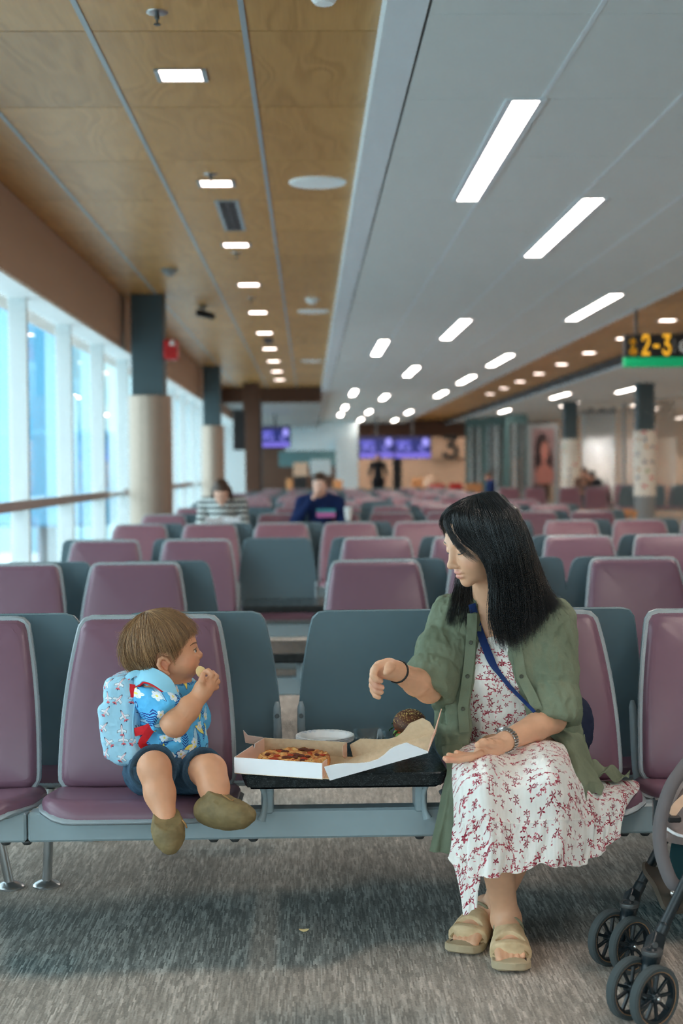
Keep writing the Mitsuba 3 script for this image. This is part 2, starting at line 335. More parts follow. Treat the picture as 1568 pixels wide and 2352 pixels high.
for x, y, lb in ((0.075, 5.36, 'white smoke detector at the top edge of the picture'), (0.055, 15.0, 'white smoke detector above the middle ceiling speaker'), (-1.22, 12.75, 'grey smoke detector on the left wooden tiles')):
    k = put('smoke_detector', moved(SMK, (x, y, ZW)), 'm_white' if x > -1 else 'm_grey', smooth=40); tag(k, lb, 'smoke detector')
for y, lb in ((5.64, 'nearest chrome sprinkler head, above the first downlight'), (8.70, 'chrome sprinkler head next to the second downlight'), (11.82, 'chrome sprinkler head below the third downlight'), (14.9, 'chrome sprinkler head below the fourth downlight')):
    t = thing('sprinkler', lb, 'sprinkler', 'sprinkler heads in the wooden ceiling')
    put('rosette', lathe([(0.0, -0.004), (0.028, -0.006), (0.042, -0.003), (0.044, 0.0), (0, 0)], 24, (-0.575, y, ZW)), 'm_steel', t, smooth=40)
    put('stem', lathe([(0.0, -0.05), (0.013, -0.05), (0.013, -0.045), (0.004, -0.043), (0.005, -0.03), (0.010, -0.024), (0.008, 0), (0, 0)], 14, (-0.575, y, ZW)), 'm_dark_steel', t, smooth=40)
t = thing('air_vent', 'dark slot air vent in the wooden ceiling beyond the second downlight', 'vent')
put('frame', cat(box(-0.61, -0.585, 9.55, 10.7, ZW-0.006, ZW), box(-0.475, -0.45, 9.55, 10.7, ZW-0.006, ZW), box(-0.61, -0.45, 9.53, 9.55, ZW-0.006, ZW), box(-0.61, -0.45, 10.7, 10.72, ZW-0.006, ZW)), 'm_tgrid', t)
put('slot', box(-0.585, -0.475, 9.55, 10.7, ZW-0.003, ZW-0.0005), 'm_black', t); put('blade', box(-0.534, -0.526, 9.55, 10.7, ZW-0.006, ZW-0.003), 'm_dark_steel', t)
t = thing('air_vent', 'small dark air vent between the sixth and seventh downlights', 'vent'); put('slot', box(-0.60, -0.48, 19.4, 20.3, ZW-0.008, ZW-0.0005), 'm_black', t)
t = thing('security_camera', 'black security camera hanging under the wooden ceiling near the first column', 'camera')
q = P(466, 715, 15.6)
put('mount', lathe([(0, 0), (0.05, 0), (0.05, -0.02), (0.014, -0.03), (0.014, q[2]-ZW), (0, q[2]-ZW)], 16, (q[0], q[1], ZW)), 'm_dark_steel', t, smooth=40)
put('body', moved(cat(box(-0.04, 0.04, -0.1, 0.08, -0.045, 0.03, 0.012), moved(lathe([(0, 0), (0.034, 0), (0.038, 0.05), (0, 0.05)], 16), (0, -0.1, -0.01), rx=math.pi/2)), (q[0], q[1], q[2]-0.02), rz=0.9, rx=0.25), 'm_black', t)
# ------------------------------------------------------------------ columns
def plain_column(x, y, label, r=0.226, top=2.03, bx=0.165):
    t = thing('column', label, 'column')
    put('box_top', box(x-bx, x+bx, y-bx, y+bx, top-0.02, ZW, 0.01), 'm_column_box', t, label='dark blue grey square upper part')
    put('cladding', lathe([(0, 0.0), (r, 0.0), (r, top-0.006), (r-0.006, top), (0, top)], 56, (x, y, 0)), 'm_column', t, smooth=40)
    return t
plain_column(-1.625, 14.7, 'round beige clad column with a dark square top, nearest of the columns by the windows')
plain_column(-1.655, 24.75, 'round beige clad column with a dark square top, second by the windows', 0.205, bx=0.15)
plain_column(-1.66, 34.9, 'thin far column by the windows beyond the second one', 0.2)
t = thing('fire_alarm', 'red fire alarm box mounted on the side of the nearest window column', 'fire alarm')
q = P(392, 804, 14.55)
put('housing', box(q[0]-0.06, q[0]+0.075, q[1]-0.13, q[1]+0.13, q[2]-0.10, q[2]+0.10, 0.012), 'm_red', t)
put('lamp', lathe([(0, 0.05), (0.02, 0.05), (0.03, 0.0), (0, 0)], 14, (q[0]+0.03, q[1]-0.14, q[2]+0.035)), 'm_white', t, smooth=40)
def dots_fn(seedk):
    def f(p, n, uv):
        a = dr.atan2(p.y-seedk[1], p.x-seedk[0])*0.226
        u, v = a/0.155, p.z/0.155
        out = mi.Color3f(s2l(246, 240, 228))
        for i in (-1, 0, 1):
            for j in (-1, 0, 1):
                cx, cy = dr.floor(u)+i, dr.floor(v)+j
                k = cell_rand(cx, cy, seedk[2]); k2 = cell_rand(cx, cy, seedk[2]+1)
                dx, dy = u-cx-0.5-(k2-0.5)*0.5, v-cy-0.5-(k-0.5)*0.5
                th = dr.atan2(dy, dx); rr = dr.sqrt(dx*dx+dy*dy)
                m = (k > 0.55) & (rr < 0.24+0.09*dr.cos(th*5+k*9))
                col = dr.select(k2 < 0.25, mi.Color3f(s2l(196, 60, 66)), dr.select(k2 < 0.5, mi.Color3f(s2l(90, 92, 108)), dr.select(k2 < 0.75, mi.Color3f(s2l(190, 140, 80)), mi.Color3f(s2l(150, 170, 120)))))
                out = dr.select(m, col, out)
        return out
    return f
def leaf_column(x, y, label, sd):
    t = thing('column', label, 'column')
    mat(f'm_column_print_{sd}', None, 0.5, 0.4, tex=proc(dots_fn((x, y, sd))))
    put('box_top', box(x-0.17, x+0.17, y-0.17, y+0.17, 1.97, ZL, 0.01), 'm_column_box', t, label='dark square upper part')
    put('printed_wrap', lathe([(0.20, 0.66), (0.226, 0.66), (0.226, 1.99), (0, 1.99)], 40, (x, y, 0)), f'm_column_print_{sd}', t, smooth=40, label='cream wrap printed with small coloured leaves')
    put('base', lathe([(0.205, 0), (0.205, 0.665), (0, 0.665)], 32, (x, y, 0)), 'm_grey', t, smooth=40)
leaf_column(6.86, 28.9, 'cream column printed with coloured leaves, nearest on the right', 11)
leaf_column(6.77, 36.7, 'cream column printed with coloured leaves, farther one beside the poster', 21)

# ------------------------------------------------------------------ beam benches
def back_outline(inset=0.0, n=15, zlo=-0.018, zhi=0.474, w0=0.256, w1=0.204, rb=0.035, rt=0.045):
    """half outline points (w, z) from the bottom centre to the top centre"""
    def w(t): return w0-(w0-w1)*t**2.3
    z = np.linspace(zlo, zhi, 24); pl = [(w(t), zz) for t, zz in zip(np.linspace(0, 1, 24), z)]
    poly = sg.Polygon(pl+[(-a, b) for a, b in pl[::-1]])
    r = 0.04
    poly = poly.buffer(-r, quad_segs=6).buffer(r, quad_segs=6)
    return poly.buffer(-inset, quad_segs=6) if inset else poly
def ring(poly, n):
    e = poly.exterior; return np.array([e.interpolate(d).coords[0] for d in np.linspace(0, e.length, n, endpoint=False)])
LEAN = 0.265
def lean(v):
    """from flat (x, thickness y, z above the back's foot) to the leaning, slightly bowed back"""
    t = v[:, 2]/0.474
    out = v.copy(); out[:, 1] = v[:, 1]+v[:, 2]*LEAN-0.014*(1-(2*t-1)**2)-0.016*(1-(v[:, 0]/0.26)**2)*0.0
    return out
def shell_mesh(n=72):
    o, i = ring(back_outline(), n), ring(back_outline(0.004), n)
    layers = [(i, 0.0), (o, 0.004), (o, 0.016), (i, 0.020)]
    v = np.vstack([np.column_stack([p[:, 0], np.full(n, y), p[:, 1]]) for p, y in layers])
    f = grid_faces(4, n, closed_v=True)
    for first, flip in ((0, False), (3*n, True)):          # caps as strips across
        tri = trimesh.creation.triangulate_polygon(sg.Polygon(layers[0][0]), engine='earcut')
        vv = tri[0]; idx = np.array([np.argmin(np.sum((layers[0][0]-q)**2, 1)) for q in vv])
        ff = idx[tri[1]]+first; f = np.vstack([f, ff[:, ::-1] if flip else ff])
    m = mesh_of(v, f); m = m.subdivide_to_size(0.09); m.vertices = lean(np.array(m.vertices)); m.fix_normals(); return m
def pad_mesh(nr=8, n=88):
    base = back_outline(0.0115)
    c = np.array([0.0, 0.225]); v = []; 
    outer = ring(base, n)
    for k in range(nr+1):
        s = 1-(k/nr)**1.6*0.999 if k else 1.0
        ins = {0: 0.0, 1: 0.004, 2: 0.012, 3: 0.026}.get(k)
        if ins is not None:
            pts = ring(base.buffer(-ins, quad_segs=6), n) if ins else outer
        else:
            a = ring(base.buffer(-0.026, quad_segs=6), n); s = 1-(k-3)/(nr-3); pts = c+(a-c)*s
        x, z = pts[:, 0], pts[:, 1]
        prof = [0.0, 0.012, 0.020, 0.025][k] if k < 4 else 0.025+0.009*(1-(1-(k-3)/(nr-3))**2)
        # creases from the top corners
        cr = np.exp(-((np.abs(x)-(0.150+0.1*(0.43-z)*0.2))/0.008)**2)*np.exp(-((z-0.44)/0.055)**2)*0.004 if k in (2, 3, 4) else 0
        v.append(np.column_stack([x, -(prof-cr)*np.ones(len(x)), z]))
    v = np.vstack(v); f = grid_faces(nr+1, n, closed_v=True)
    v = lean(v); m = mesh_of(v, f); 
    if m.face_normals[len(f)//2][1] > 0: m.invert()
    return m
def cushion_outline(inset=0.0):
    p = sg.Polygon([(-0.265, -0.02), (-0.268, -0.30), (-0.235, -0.455), (-0.16, -0.478), (0.16, -0.478), (0.235, -0.455), (0.268, -0.30), (0.265, -0.02)])
    p = p.buffer(-0.07, quad_segs=8).buffer(0.07, quad_segs=8)
    return p.buffer(-inset, quad_segs=6) if inset else p
def cushion_mesh(n=72):
    rows_ = [(0.0, 0.0), (0.0, 0.012), (0.005, 0.022), (0.016, 0.030), (0.035, 0.033)]
    L = []
    for ins, h in rows_:
        q = ring(cushion_outline(ins), n); L.append(np.column_stack([q, np.full(n, h)]))
    c = np.array([0, -0.25, 0.0])
    for s in (0.6, 0.3, 0.02):
        q = L[4].copy(); q[:, :2] = c[:2]+(q[:, :2]-c[:2])*s; q[:, 2] = 0.033-0.008*(1-s); L.append(q)
    v = np.vstack(L); v[:, 2] += seat_drop(v[:, 1])
    m = mesh_of(v, grid_faces(len(L), n, closed_v=True)); m.fix_normals() if False else None
    if m.face_normals[n*2*3][2] < 0: m.invert()
    return m
def seat_drop(y): return -0.050*np.clip((y+0.44)/0.44, 0, 1)-0.02*np.clip((-0.43-y)/0.05, 0, 1)**2
def pan_mesh(n=56):
    rows_ = [(0.06, -0.022), (0.02, -0.020), (-0.008, -0.006), (-0.010, 0.0), (-0.006, 0.004), (0.003, 0.004)]
    L = []
    for ins, h in rows_:
        q = ring(cushion_outline(ins), n); L.append(np.column_stack([q, np.full(n, h)]))
    c = np.array([0, -0.25]); q = L[0].copy(); q[:, :2] = c+(q[:, :2]-c)*0.02; L = [q]+L
    v = np.vstack(L); v[:, 2] += seat_drop(v[:, 1]); return mesh_of(v, grid_faces(len(L), n, closed_v=True))
def arm_bracket(sx):
    """flat J shaped plate with a rounded top at the side of a back"""
    pts = bez((0, 0.125, 0.200), (0, 0.110, 0.14), (0, 0.090, 0.05), (0, 0.055, -0.02), (0, -0.02, -0.055), (0, -0.06, -0.06), n=6)
    m = tube(pts+np.array([sx*0.243, 0.020, 0]), np.interp(np.linspace(0, 1, len(pts)), [0, 0.06, 0.6, 1], [0.006, 0.0125, 0.015, 0.02]), 12, flat=(0.9, 1.0), up=(1, 0, 0))
    return m
def bolt_mesh(sx):
    return moved(lathe([(0, 0), (0.007, 0), (0.006, 0.003), (0, 0.003)], 12), (sx*0.243, 0.020+0.122+0.013, 0.158), rx=-math.pi/2)
ZSEAT = 0.362      # cushion underside at the front edge
ZBACK = 0.362
SEAT_PARTS = {}
def protos(ns, far):
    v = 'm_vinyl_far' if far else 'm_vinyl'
    n1, n2 = (32, 40) if far else (72, 88)
    up = np.array([0, 0, ZBACK]); d = {}
    def pl(m, mt, s): return mikit.ply(m, mt, s)
    d['backrest_shell'] = pl(moved(shell_mesh(n1), (0, -0.126, ZBACK)), 'm_frame', 35); d['backrest_back'] = None
    d['backrest_pad'] = pl(moved(pad_mesh(8, n2), (0, -0.126, ZBACK)), v, True)
    d['cushion'] = pl(moved(cushion_mesh(28 if far else 72), (0, 0, ZSEAT)), v, 50)
    d['seat_pan'] = pl(moved(pan_mesh(28 if far else 56), (0, 0, ZSEAT-0.001)), 'm_frame', 50)
    d['rear_panel'] = pl(moved(shell_mesh(n1), (0, -0.1255+0.0015, ZBACK)), 'm_shell', 35)
    if not far:
        d['bracket'] = pl(moved(arm_bracket(-1), (0, -0.126, ZBACK)), 'm_frame', True); d['bracket_001'] = pl(moved(arm_bracket(1), (0, -0.126, ZBACK)), 'm_frame', True)
        d['bolt'] = pl(moved(bolt_mesh(-1), (0, -0.126, ZBACK)), 'm_dark_steel', 40); d['bolt_001'] = pl(moved(bolt_mesh(1), (0, -0.126, ZBACK)), 'm_dark_steel', 40)
    return {k: x for k, x in d.items() if x}
NEAR, FARP = protos('near', False), protos('far', True)
def table_top_mesh():
    n = 64
    p = sg.box(-0.264, -0.56, 0.272, 0.0).buffer(-0.05, quad_segs=8).buffer(0.05, quad_segs=8)
    p = sg.Polygon([(-0.255, -0.02), (-0.262, -0.10), (-0.272, -0.47), (-0.262, -0.497), (0.262, -0.497), (0.272, -0.47), (0.262, -0.10), (0.255, -0.02)]).buffer(-0.02).buffer(0.02, quad_segs=6)
    L = []
    for ins, h in ((0.05, -0.043), (0.022, -0.043), (0.010, -0.036), (0.002, -0.012), (0.0, -0.004), (0.003, 0.0), (0.03, 0.0)):
        q = ring(p.buffer(-ins, quad_segs=6), n); L.append(np.column_stack([q, np.full(n, h)]))
    for first in (True, False):
        q = (L[0] if first else L[-1]).copy(); q[:, :2] = np.array([0, -0.25])+(q[:, :2]-np.array([0, -0.25]))*0.02; L = [q]+L if first else L+[q]
    return mesh_of(np.vstack(L), grid_faces(len(L), n, closed_v=True))
TABLE = mikit.ply(moved(table_top_mesh(), (0, 0, 0.465)), 'm_granite', 30)
def support(sx):
    p = bez((sx*0.235, -0.44, 0.437), (sx*0.223, -0.43, 0.425), (sx*0.212, -0.42, 0.39), (sx*0.214, -0.418, 0.35), (sx*0.222, -0.42, 0.325), n=6)
    q = bez((sx*0.235, -0.40, 0.437), (sx*0.223, -0.36, 0.39), (sx*0.223, -0.34, 0.345), n=6)
    return cat(tube(p, np.interp(np.linspace(0, 1, len(p)), [0, 0.25, 0.5, 0.8, 1], [0.015, 0.009, 0.0065, 0.009, 0.014]), 10, flat=(1.0, 0.8)), box(min(sx*0.19, sx*0.222), max(sx*0.19, sx*0.222), -0.41, -0.30, 0.34, 0.432, 0.004))
SUPP = [mikit.ply(support(-1), 'm_beam', 40), mikit.ply(support(1), 'm_beam', 40)]
BOLT = mikit.ply(lathe([(0, -0.012), (0.010, -0.012), (0.014, -0.006), (0.017, -0.004), (0.017, 0.0), (0, 0.0)], 14), 'm_dark_steel', 40)
LEG = mikit.ply(tube([(0, 0, 0.012), (0, 0, 0.30)], 0.0145, 14), 'm_steel', 40)
FOOT = mikit.ply(lathe([(0, 0.02), (0.018, 0.019), (0.036, 0.011), (0.042, 0.005), (0.042, 0.0), (0, 0)], 24), 'm_steel', 40)
def bench(y, xs, tables, face, label, near, x0=None, x1=None, legs=(), bolts=False, group=None):
    """one row of seats on a beam; y = the plane of the tops of the backs; face = -1 towards the viewer, 1 away"""
    t = thing('beam_bench', label, 'bench', group)
    M = T().translate([0, y, 0]) if face < 0 else T().translate([0, y, 0]).rotate([0, 0, 1], 180)
    allx = sorted(list(xs)+list(tables))
    for x in sorted(xs):
        s = part('seat', t)
        m = T().translate([x, y, 0]) if face < 0 else T().translate([x, y, 0]).rotate([0, 0, 1], 180)
        for name, d in (NEAR if near else FARP).items():
            if name in ('rear_panel',) and False: continue
            if name.startswith(('bracket', 'bolt')) and face < 0 and y < 5 and x < 1: continue
            base = name.replace('_001', '')
            kk = key_for(base, s); scene[kk] = {**d, 'to_world': m}
            if base == 'backrest_shell': labels[kk] = {'label': 'pale grey frame around the pad'}
            if base == 'rear_panel': labels[kk] = {'label': 'plain blue grey rear panel of the seat back'}
    for x in tables:
        s = part('table', t); m = T().translate([x, y, 0]) if face < 0 else T().translate([x, y, 0]).rotate([0, 0, 1], 180)
        kk = key_for('table_top', s); scene[kk] = {**TABLE, 'to_world': m}; labels[kk] = {'label': 'black speckled stone table top with rounded corners'}
        for d in SUPP: scene[key_for('table_support', s)] = {**d, 'to_world': m}
    b0, b1 = (x0 if x0 is not None else allx[0]-0.27), (x1 if x1 is not None else allx[-1]+0.27)
    yb = y+face*0.36 if near else y+face*0.33
    put('beam', box(b0, b1, yb-0.03, yb+0.03, 0.267, 0.347, 0.006), 'm_beam', t)
    for lx, ly, tilt in legs:
        l = part('leg', t)
        sh = T().translate([lx, ly, 0])
        scene[key_for('tube', l)] = {**LEG, 'to_world': sh@T().rotate([0, 1, 0], tilt)}; scene[key_for('foot', l)] = {**FOOT, 'to_world': sh}
    if bolts:
        for x in allx:
            for k_ in (0.205, 0.262, 0.312):
                if b0 < x+k_ < b1: scene[key_for('bolt', t)] = {**BOLT, 'to_world': T().translate([x+k_, yb, 0.267])}
    return t
YA = [4.19, 6.62, 8.78, 11.35, 13.8, 16.2, 18.6, 21.0, 23.4, 25.9, 28.4, 31.0]
XA = [([-1.03], [], ), ]
t = bench(4.19, [-1.03, -1.59], [], -1, 'bench of mauve seats cut off by the left edge, left of the toddler', True, x1=-0.765, legs=[(-0.915, 4.30, -11)], bolts=True)
t = bench(4.19, [-0.4705, 0.645, 1.203, 1.76], [0.0875], -1, 'front mauve bench with a black table between the toddler and the woman', True, x0=-0.76, legs=[(-0.807, 4.31, 3), (1.9, 4.31, 0)], bolts=True)
t = bench(4.28, [-0.902, -0.344, 0.214, 0.772, 1.33, 1.89], [], 1, 'bench of blue grey seat backs facing away, right behind the front bench', True, x0=-1.2, legs=[(-0.76, 4.86, 0), (1.6, 4.86, 0)], bolts=True)
spec = {1: ([-1.36, -0.807, 0.308, 0.866], [-0.25], [1.52, 2.08], 0.126, -0.065), 2: ([-1.254, -0.69, 0.418, 0.975], [-0.133], [1.668, 2.227, 2.785], -0.066, -0.066),
        3: ([-1.344, -0.788, -0.219, 0.326, 0.892, 1.46], [], [2.10, 2.65, 3.2], 0.13, 0.13), 4: ([-1.40, -0.84, -0.28, 0.28, 0.80, 1.36], [], [2.2, 2.76], 0.13, 0.13)}
for i in range(1, len(YA)):
    r = random.Random(i)
    if i in spec: l, tb, rr, ob, ob2 = spec[i]
    else:
        o = -1.45+r.random()*0.25; l = [o+0.558*k for k in range(6) if k != (i*3) % 7]; tb = [o+0.558*((i*3) % 7)] if (i*3) % 7 < 6 else []; rr = [o+0.558*6+0.15+0.558*k for k in range(2)]; ob = ob2 = r.choice([-0.07, 0.13])
    near = i < 3; n = ORD[i]
    g, g2 = 'benches facing the viewer', 'benches facing away'
    bench(YA[i], l, tb, -1, f'mauve seat bench facing the viewer on the window side, {n} from the front', near, group=g)
    bench(YA[i], rr, [], -1, f'mauve seat bench facing the viewer at the right, {n} from the front', near, group=g)
    allb = sorted(l+tb); 
    if i == 2: lb = [x+ob for x in allb]
    elif i == 1: lb = [x+ob for x in allb if x not in tb]
    else: lb = [x+ob for x in allb]
    bench(YA[i]+0.09, lb, [], 1, f'grey backed bench facing away, window side, behind the {n} mauve bench', near, group=g2)
    bench(YA[i]+0.09, [x+ob2 for x in rr], [], 1, f'grey backed bench facing away, right side, behind the {n} mauve bench', near, group=g2)
# ------------------------------------------------------------------ smooth solids from blended primitives
def rot_of(f, u):
    """columns: forward, right-hand side, up"""
    f = np.array(f, float); f /= np.linalg.norm(f); u = np.array(u, float); u -= f*(u@f); u /= np.linalg.norm(u)
    return np.stack([f, np.cross(u, f), u], 1)
class Solid:
    def __init__(self): self.p = []
    def cone(self, a, b, ra, rb=None, k=0.01, op=1):
        rb = ra if rb is None else rb
        a, b = np.array(a, float), np.array(b, float); c = (a+b)/2
        self.p.append(('c', (a.astype(np.float32), b.astype(np.float32), np.float32(ra), np.float32(rb)), k, op, c, np.linalg.norm(b-a)/2+max(ra, rb))); return self
    def chain(self, pts, radii, k=0.01, op=1):
        for i in range(len(pts)-1): self.cone(pts[i], pts[i+1], radii[i], radii[i+1], k, op)
        return self
    def ell(self, c, r, R=None, k=0.01, op=1):
        self.p.append(('e', (np.array(c, np.float32), np.array(r, np.float32), np.eye(3, dtype=np.float32) if R is None else np.array(R, np.float32)), np.float32(k), op, np.array(c, float), max(r))); return self
    def box(self, c, hlf, R=None, rad=0.005, k=0.005, op=1):
        self.p.append(('b', (np.array(c, float), np.array(hlf, float), np.eye(3) if R is None else np.array(R, float), rad), k, op, np.array(c, float), float(np.linalg.norm(hlf)))); return self
    @staticmethod
    def one(q, P_):
        kind, a = q[0], q[1]; P_ = np.asarray(P_, np.float32)
        if kind == 'c':
            A, B, ra, rb = a; ab = B-A; w = P_-A; t = np.clip(w@ab/(ab@ab+1e-12), 0, 1)
            w -= t[:, None]*ab; return np.sqrt(np.einsum('ij,ij->i', w, w))-(ra+t*(rb-ra))
        if kind == 'e':
            c, r, R = a; l = (P_-c)@R; l = l/r; k0 = np.sqrt(np.einsum('ij,ij->i', l, l)); l = l/r; k1 = np.sqrt(np.einsum('ij,ij->i', l, l))
            return k0*(k0-1)/(k1+1e-9)
        c, hlf, R, rad = a; l = np.abs((P_-c)@R)-(hlf-rad)
        return np.linalg.norm(np.maximum(l, 0), axis=1)+np.minimum(l.max(1), 0)-rad
    def eval(self, P_, prims=None):
        d = np.full(len(P_), 9.0, np.float32)
        for q in (self.p if prims is None else prims):
            e = self.one(q, P_); k = q[2]
            if q[3] > 0:
                hh = np.maximum(k-np.abs(d-e), 0)/k; d = np.minimum(d, e)-hh*hh*k*0.25
            else:
                e = -e; hh = np.maximum(k-np.abs(d-e), 0)/k; d = np.maximum(d, e)+hh*hh*k*0.25
        return d
    def mesh(self, h=0.003, offset=0.0, cut=None, smooth=6, bs=10):
        """cut(P) -> signed distance of what is kept (negative inside)"""
        pos = [q for q in self.p if q[3] > 0]
        C = np.array([q[4] for q in self.p]); Rr = np.array([q[5]+q[2] for q in self.p])
        Cp = np.array([q[4] for q in pos]); Rp = np.array([q[5] for q in pos])
        lo = (Cp-Rp[:, None]).min(0)-3*h-offset; hi = (Cp+Rp[:, None]).max(0)+3*h+offset
        nb = np.ceil((hi-lo)/(h*bs)).astype(int)+1; n = nb*bs+1
        F = np.full(n, 1.0, np.float32)
        bi = np.stack(np.meshgrid(*[np.arange(x) for x in nb], indexing='ij'), -1).reshape(-1, 3)
        cc = lo+(bi*bs+bs/2)*h; half = bs*h*0.87
        dc = np.empty(len(cc))
        for s in range(0, len(cc), 20000): dc[s:s+20000] = self.eval(cc[s:s+20000])
        dc -= offset
        if cut is not None: dc = np.maximum(dc, cut(cc))
        act = np.abs(dc) < half*1.35+0.004
        for (i, j, k) in bi[dc < -(half*1.35+0.004)]: F[i*bs:(i+1)*bs+1, j*bs:(j+1)*bs+1, k*bs:(k+1)*bs+1] = -1
        o = (np.stack(np.meshgrid(*[np.arange(bs+1)]*3, indexing='ij'), -1).reshape(-1, 3)*h).astype(np.float32)
        for (i, j, k), c in zip(bi[act], cc[act]):
            near = np.nonzero(np.linalg.norm(C-c, axis=1) < Rr+half*2.2+abs(offset)+0.01)[0]
            pts = (lo+np.array([i, j, k])*bs*h).astype(np.float32)+o
            v = self.eval(pts, [self.p[q] for q in near])-offset
            if cut is not None: v = np.maximum(v, cut(pts))
            F[i*bs:(i+1)*bs+1, j*bs:(j+1)*bs+1, k*bs:(k+1)*bs+1] = v.reshape(bs+1, bs+1, bs+1)
        return nets(F, lo, h, smooth)
def nets(F, lo, h, smooth=6):
    ins = F < 0; n = np.array(F.shape)
    cnt = np.zeros(n-1, np.int8)
    for a in (0, 1):
        for b in (0, 1):
            for c in (0, 1): cnt += ins[a:n[0]-1+a, b:n[1]-1+b, c:n[2]-1+c]
    cells = np.argwhere((cnt > 0) & (cnt < 8)); N = len(cells)
    idx = np.full(n-1, -1, np.int32); idx[tuple(cells.T)] = np.arange(N)
    offs = np.array([[a, b, c] for a in (0, 1) for b in (0, 1) for c in (0, 1)])
    val = np.stack([F[tuple((cells+o).T)] for o in offs], 1); acc = np.zeros((N, 3)); w = np.zeros(N)
    for i in range(8):
        for j in range(i+1, 8):
            if np.abs(offs[i]-offs[j]).sum() == 1:
                m = (val[:, i] < 0) != (val[:, j] < 0); t = np.zeros(N); t[m] = val[m, i]/(val[m, i]-val[m, j])
                acc += np.where(m[:, None], offs[i]+t[:, None]*(offs[j]-offs[i]), 0); w += m
    v = lo+(cells+acc/np.maximum(w, 1)[:, None])*h; faces = []
    for ax in range(3):
        b, c = (ax+1) % 3, (ax+2) % 3
        s0 = [slice(1, -1)]*3; s1 = [slice(1, -1)]*3; s0[ax] = slice(0, -1); s1[ax] = slice(1, None)
        e = np.argwhere(ins[tuple(s0)] != ins[tuple(s1)]); e[:, b] += 1; e[:, c] += 1
        fl = ins[tuple(e.T)]; q = []
        for (ob, oc) in ((-1, -1), (0, -1), (0, 0), (-1, 0)):
            x = e.copy(); x[:, b] += ob; x[:, c] += oc; q.append(idx[tuple(x.T)])
        q = np.stack(q, 1); q = np.where(fl[:, None], q, q[:, ::-1]); faces.append(q)
    q = np.vstack(faces); q = q[(q >= 0).all(1)]
    f = np.vstack([q[:, [0, 1, 2]], q[:, [0, 2, 3]]])
    if smooth: v = relax(v, f, smooth)
    return mesh_of(v, f)
def adjacency(nv, f):
    e = np.vstack([f[:, [0, 1]], f[:, [1, 2]], f[:, [2, 0]]]); e = np.vstack([e, e[:, ::-1]])
    A = sparse.csr_matrix((np.ones(len(e)), (e[:, 0], e[:, 1])), shape=(nv, nv)); A.data[:] = 1
    return sparse.diags(1/np.maximum(np.asarray(A.sum(1)).ravel(), 1))@A
def relax(v, f, n, lam=0.5, mu=-0.52):
    A = adjacency(len(v), f)
    for _ in range(n):
        v = v+lam*(A@v-v); v = v+mu*(A@v-v)
    return v
def vnormals(m):
    v, f = np.asarray(m.vertices), np.asarray(m.faces); n = np.zeros_like(v); fn = np.cross(v[f[:, 1]]-v[f[:, 0]], v[f[:, 2]]-v[f[:, 0]])
    for k_ in range(3): np.add.at(n, f[:, k_], fn)
    return n/(np.linalg.norm(n, axis=1, keepdims=True)+1e-12)
def wrinkle(m, amp, freq, seed=0, ridge=True):
    """cloth folds: ridged noise along the normal; freq per axis"""
    v = np.asarray(m.vertices); n = vnormals(m); q = meshkit.fbm(v*np.array(freq)+seed*7.1, 3, seed)
    d = (1-np.abs(2*q-1)*2) if ridge else (q-0.5)*2
    return mesh_of(v+n*(amp*d)[:, None], m.faces)
def sub_mesh(m, keep):
    """faces whose vertices all satisfy keep"""
    f = np.asarray(m.faces); f = f[keep[f].all(1)]; u, inv = np.unique(f, return_inverse=True)
    return mesh_of(np.asarray(m.vertices)[u], inv.reshape(-1, 3))
def net_surface(rows, nu=120, nv=120):
    """a smooth surface through a control net of points (rows x columns)"""
    R_ = np.array(rows, float); a, b = R_.shape[:2]
    from scipy.interpolate import CubicSpline, PchipInterpolator
    s = PchipInterpolator(np.linspace(0, 1, a), R_, axis=0)(np.linspace(0, 1, nv))
    return PchipInterpolator(np.linspace(0, 1, b), s, axis=1)(np.linspace(0, 1, nu))        # nv x nu x 3
def sheet(S, thick=0.0):
    nv, nu = S.shape[:2]; m = mesh_of(S.reshape(-1, 3), grid_faces(nv, nu))
    if thick:
        n = vnormals(m); v = np.asarray(m.vertices); N = len(v); f = np.asarray(m.faces)
        loop = np.concatenate([np.arange(nu), np.arange(1, nv)*nu+nu-1, (nv-1)*nu+np.arange(nu-2, -1, -1), np.arange(nv-2, 0, -1)*nu])
        nx = np.roll(loop, -1)
        side = np.vstack([np.stack([loop, loop+N, nx], 1), np.stack([nx, loop+N, nx+N], 1)])
        m = mesh_of(np.vstack([v, v-n*thick]), np.vstack([f, f[:, ::-1]+N, side]))
    return m
def strands(curves, r0, r1, sides=3):
    """thin tapered tubes for many curves (k x n x 3) as one mesh"""
    c = np.asarray(curves, float); K, n = c.shape[:2]
    t = np.gradient(c, axis=1); t /= np.linalg.norm(t, axis=2, keepdims=True)+1e-12
    a = np.cross(t, np.array([0.3, 0.9, 0.2])); a /= np.linalg.norm(a, axis=2, keepdims=True)+1e-12; b = np.cross(t, a)
    r = np.linspace(1, 0, n)**0.7*(r0-r1)+r1; ang = np.arange(sides)*2*np.pi/sides
    v = c[:, :, None]+r[None, :, None, None]*(np.cos(ang)[None, None, :, None]*a[:, :, None]+np.sin(ang)[None, None, :, None]*b[:, :, None])
    g = grid_faces(n, sides, closed_v=True); f = (g[None]+(np.arange(K)*n*sides)[:, None, None]).reshape(-1, 3)
    return mesh_of(v.reshape(-1, 3), f)
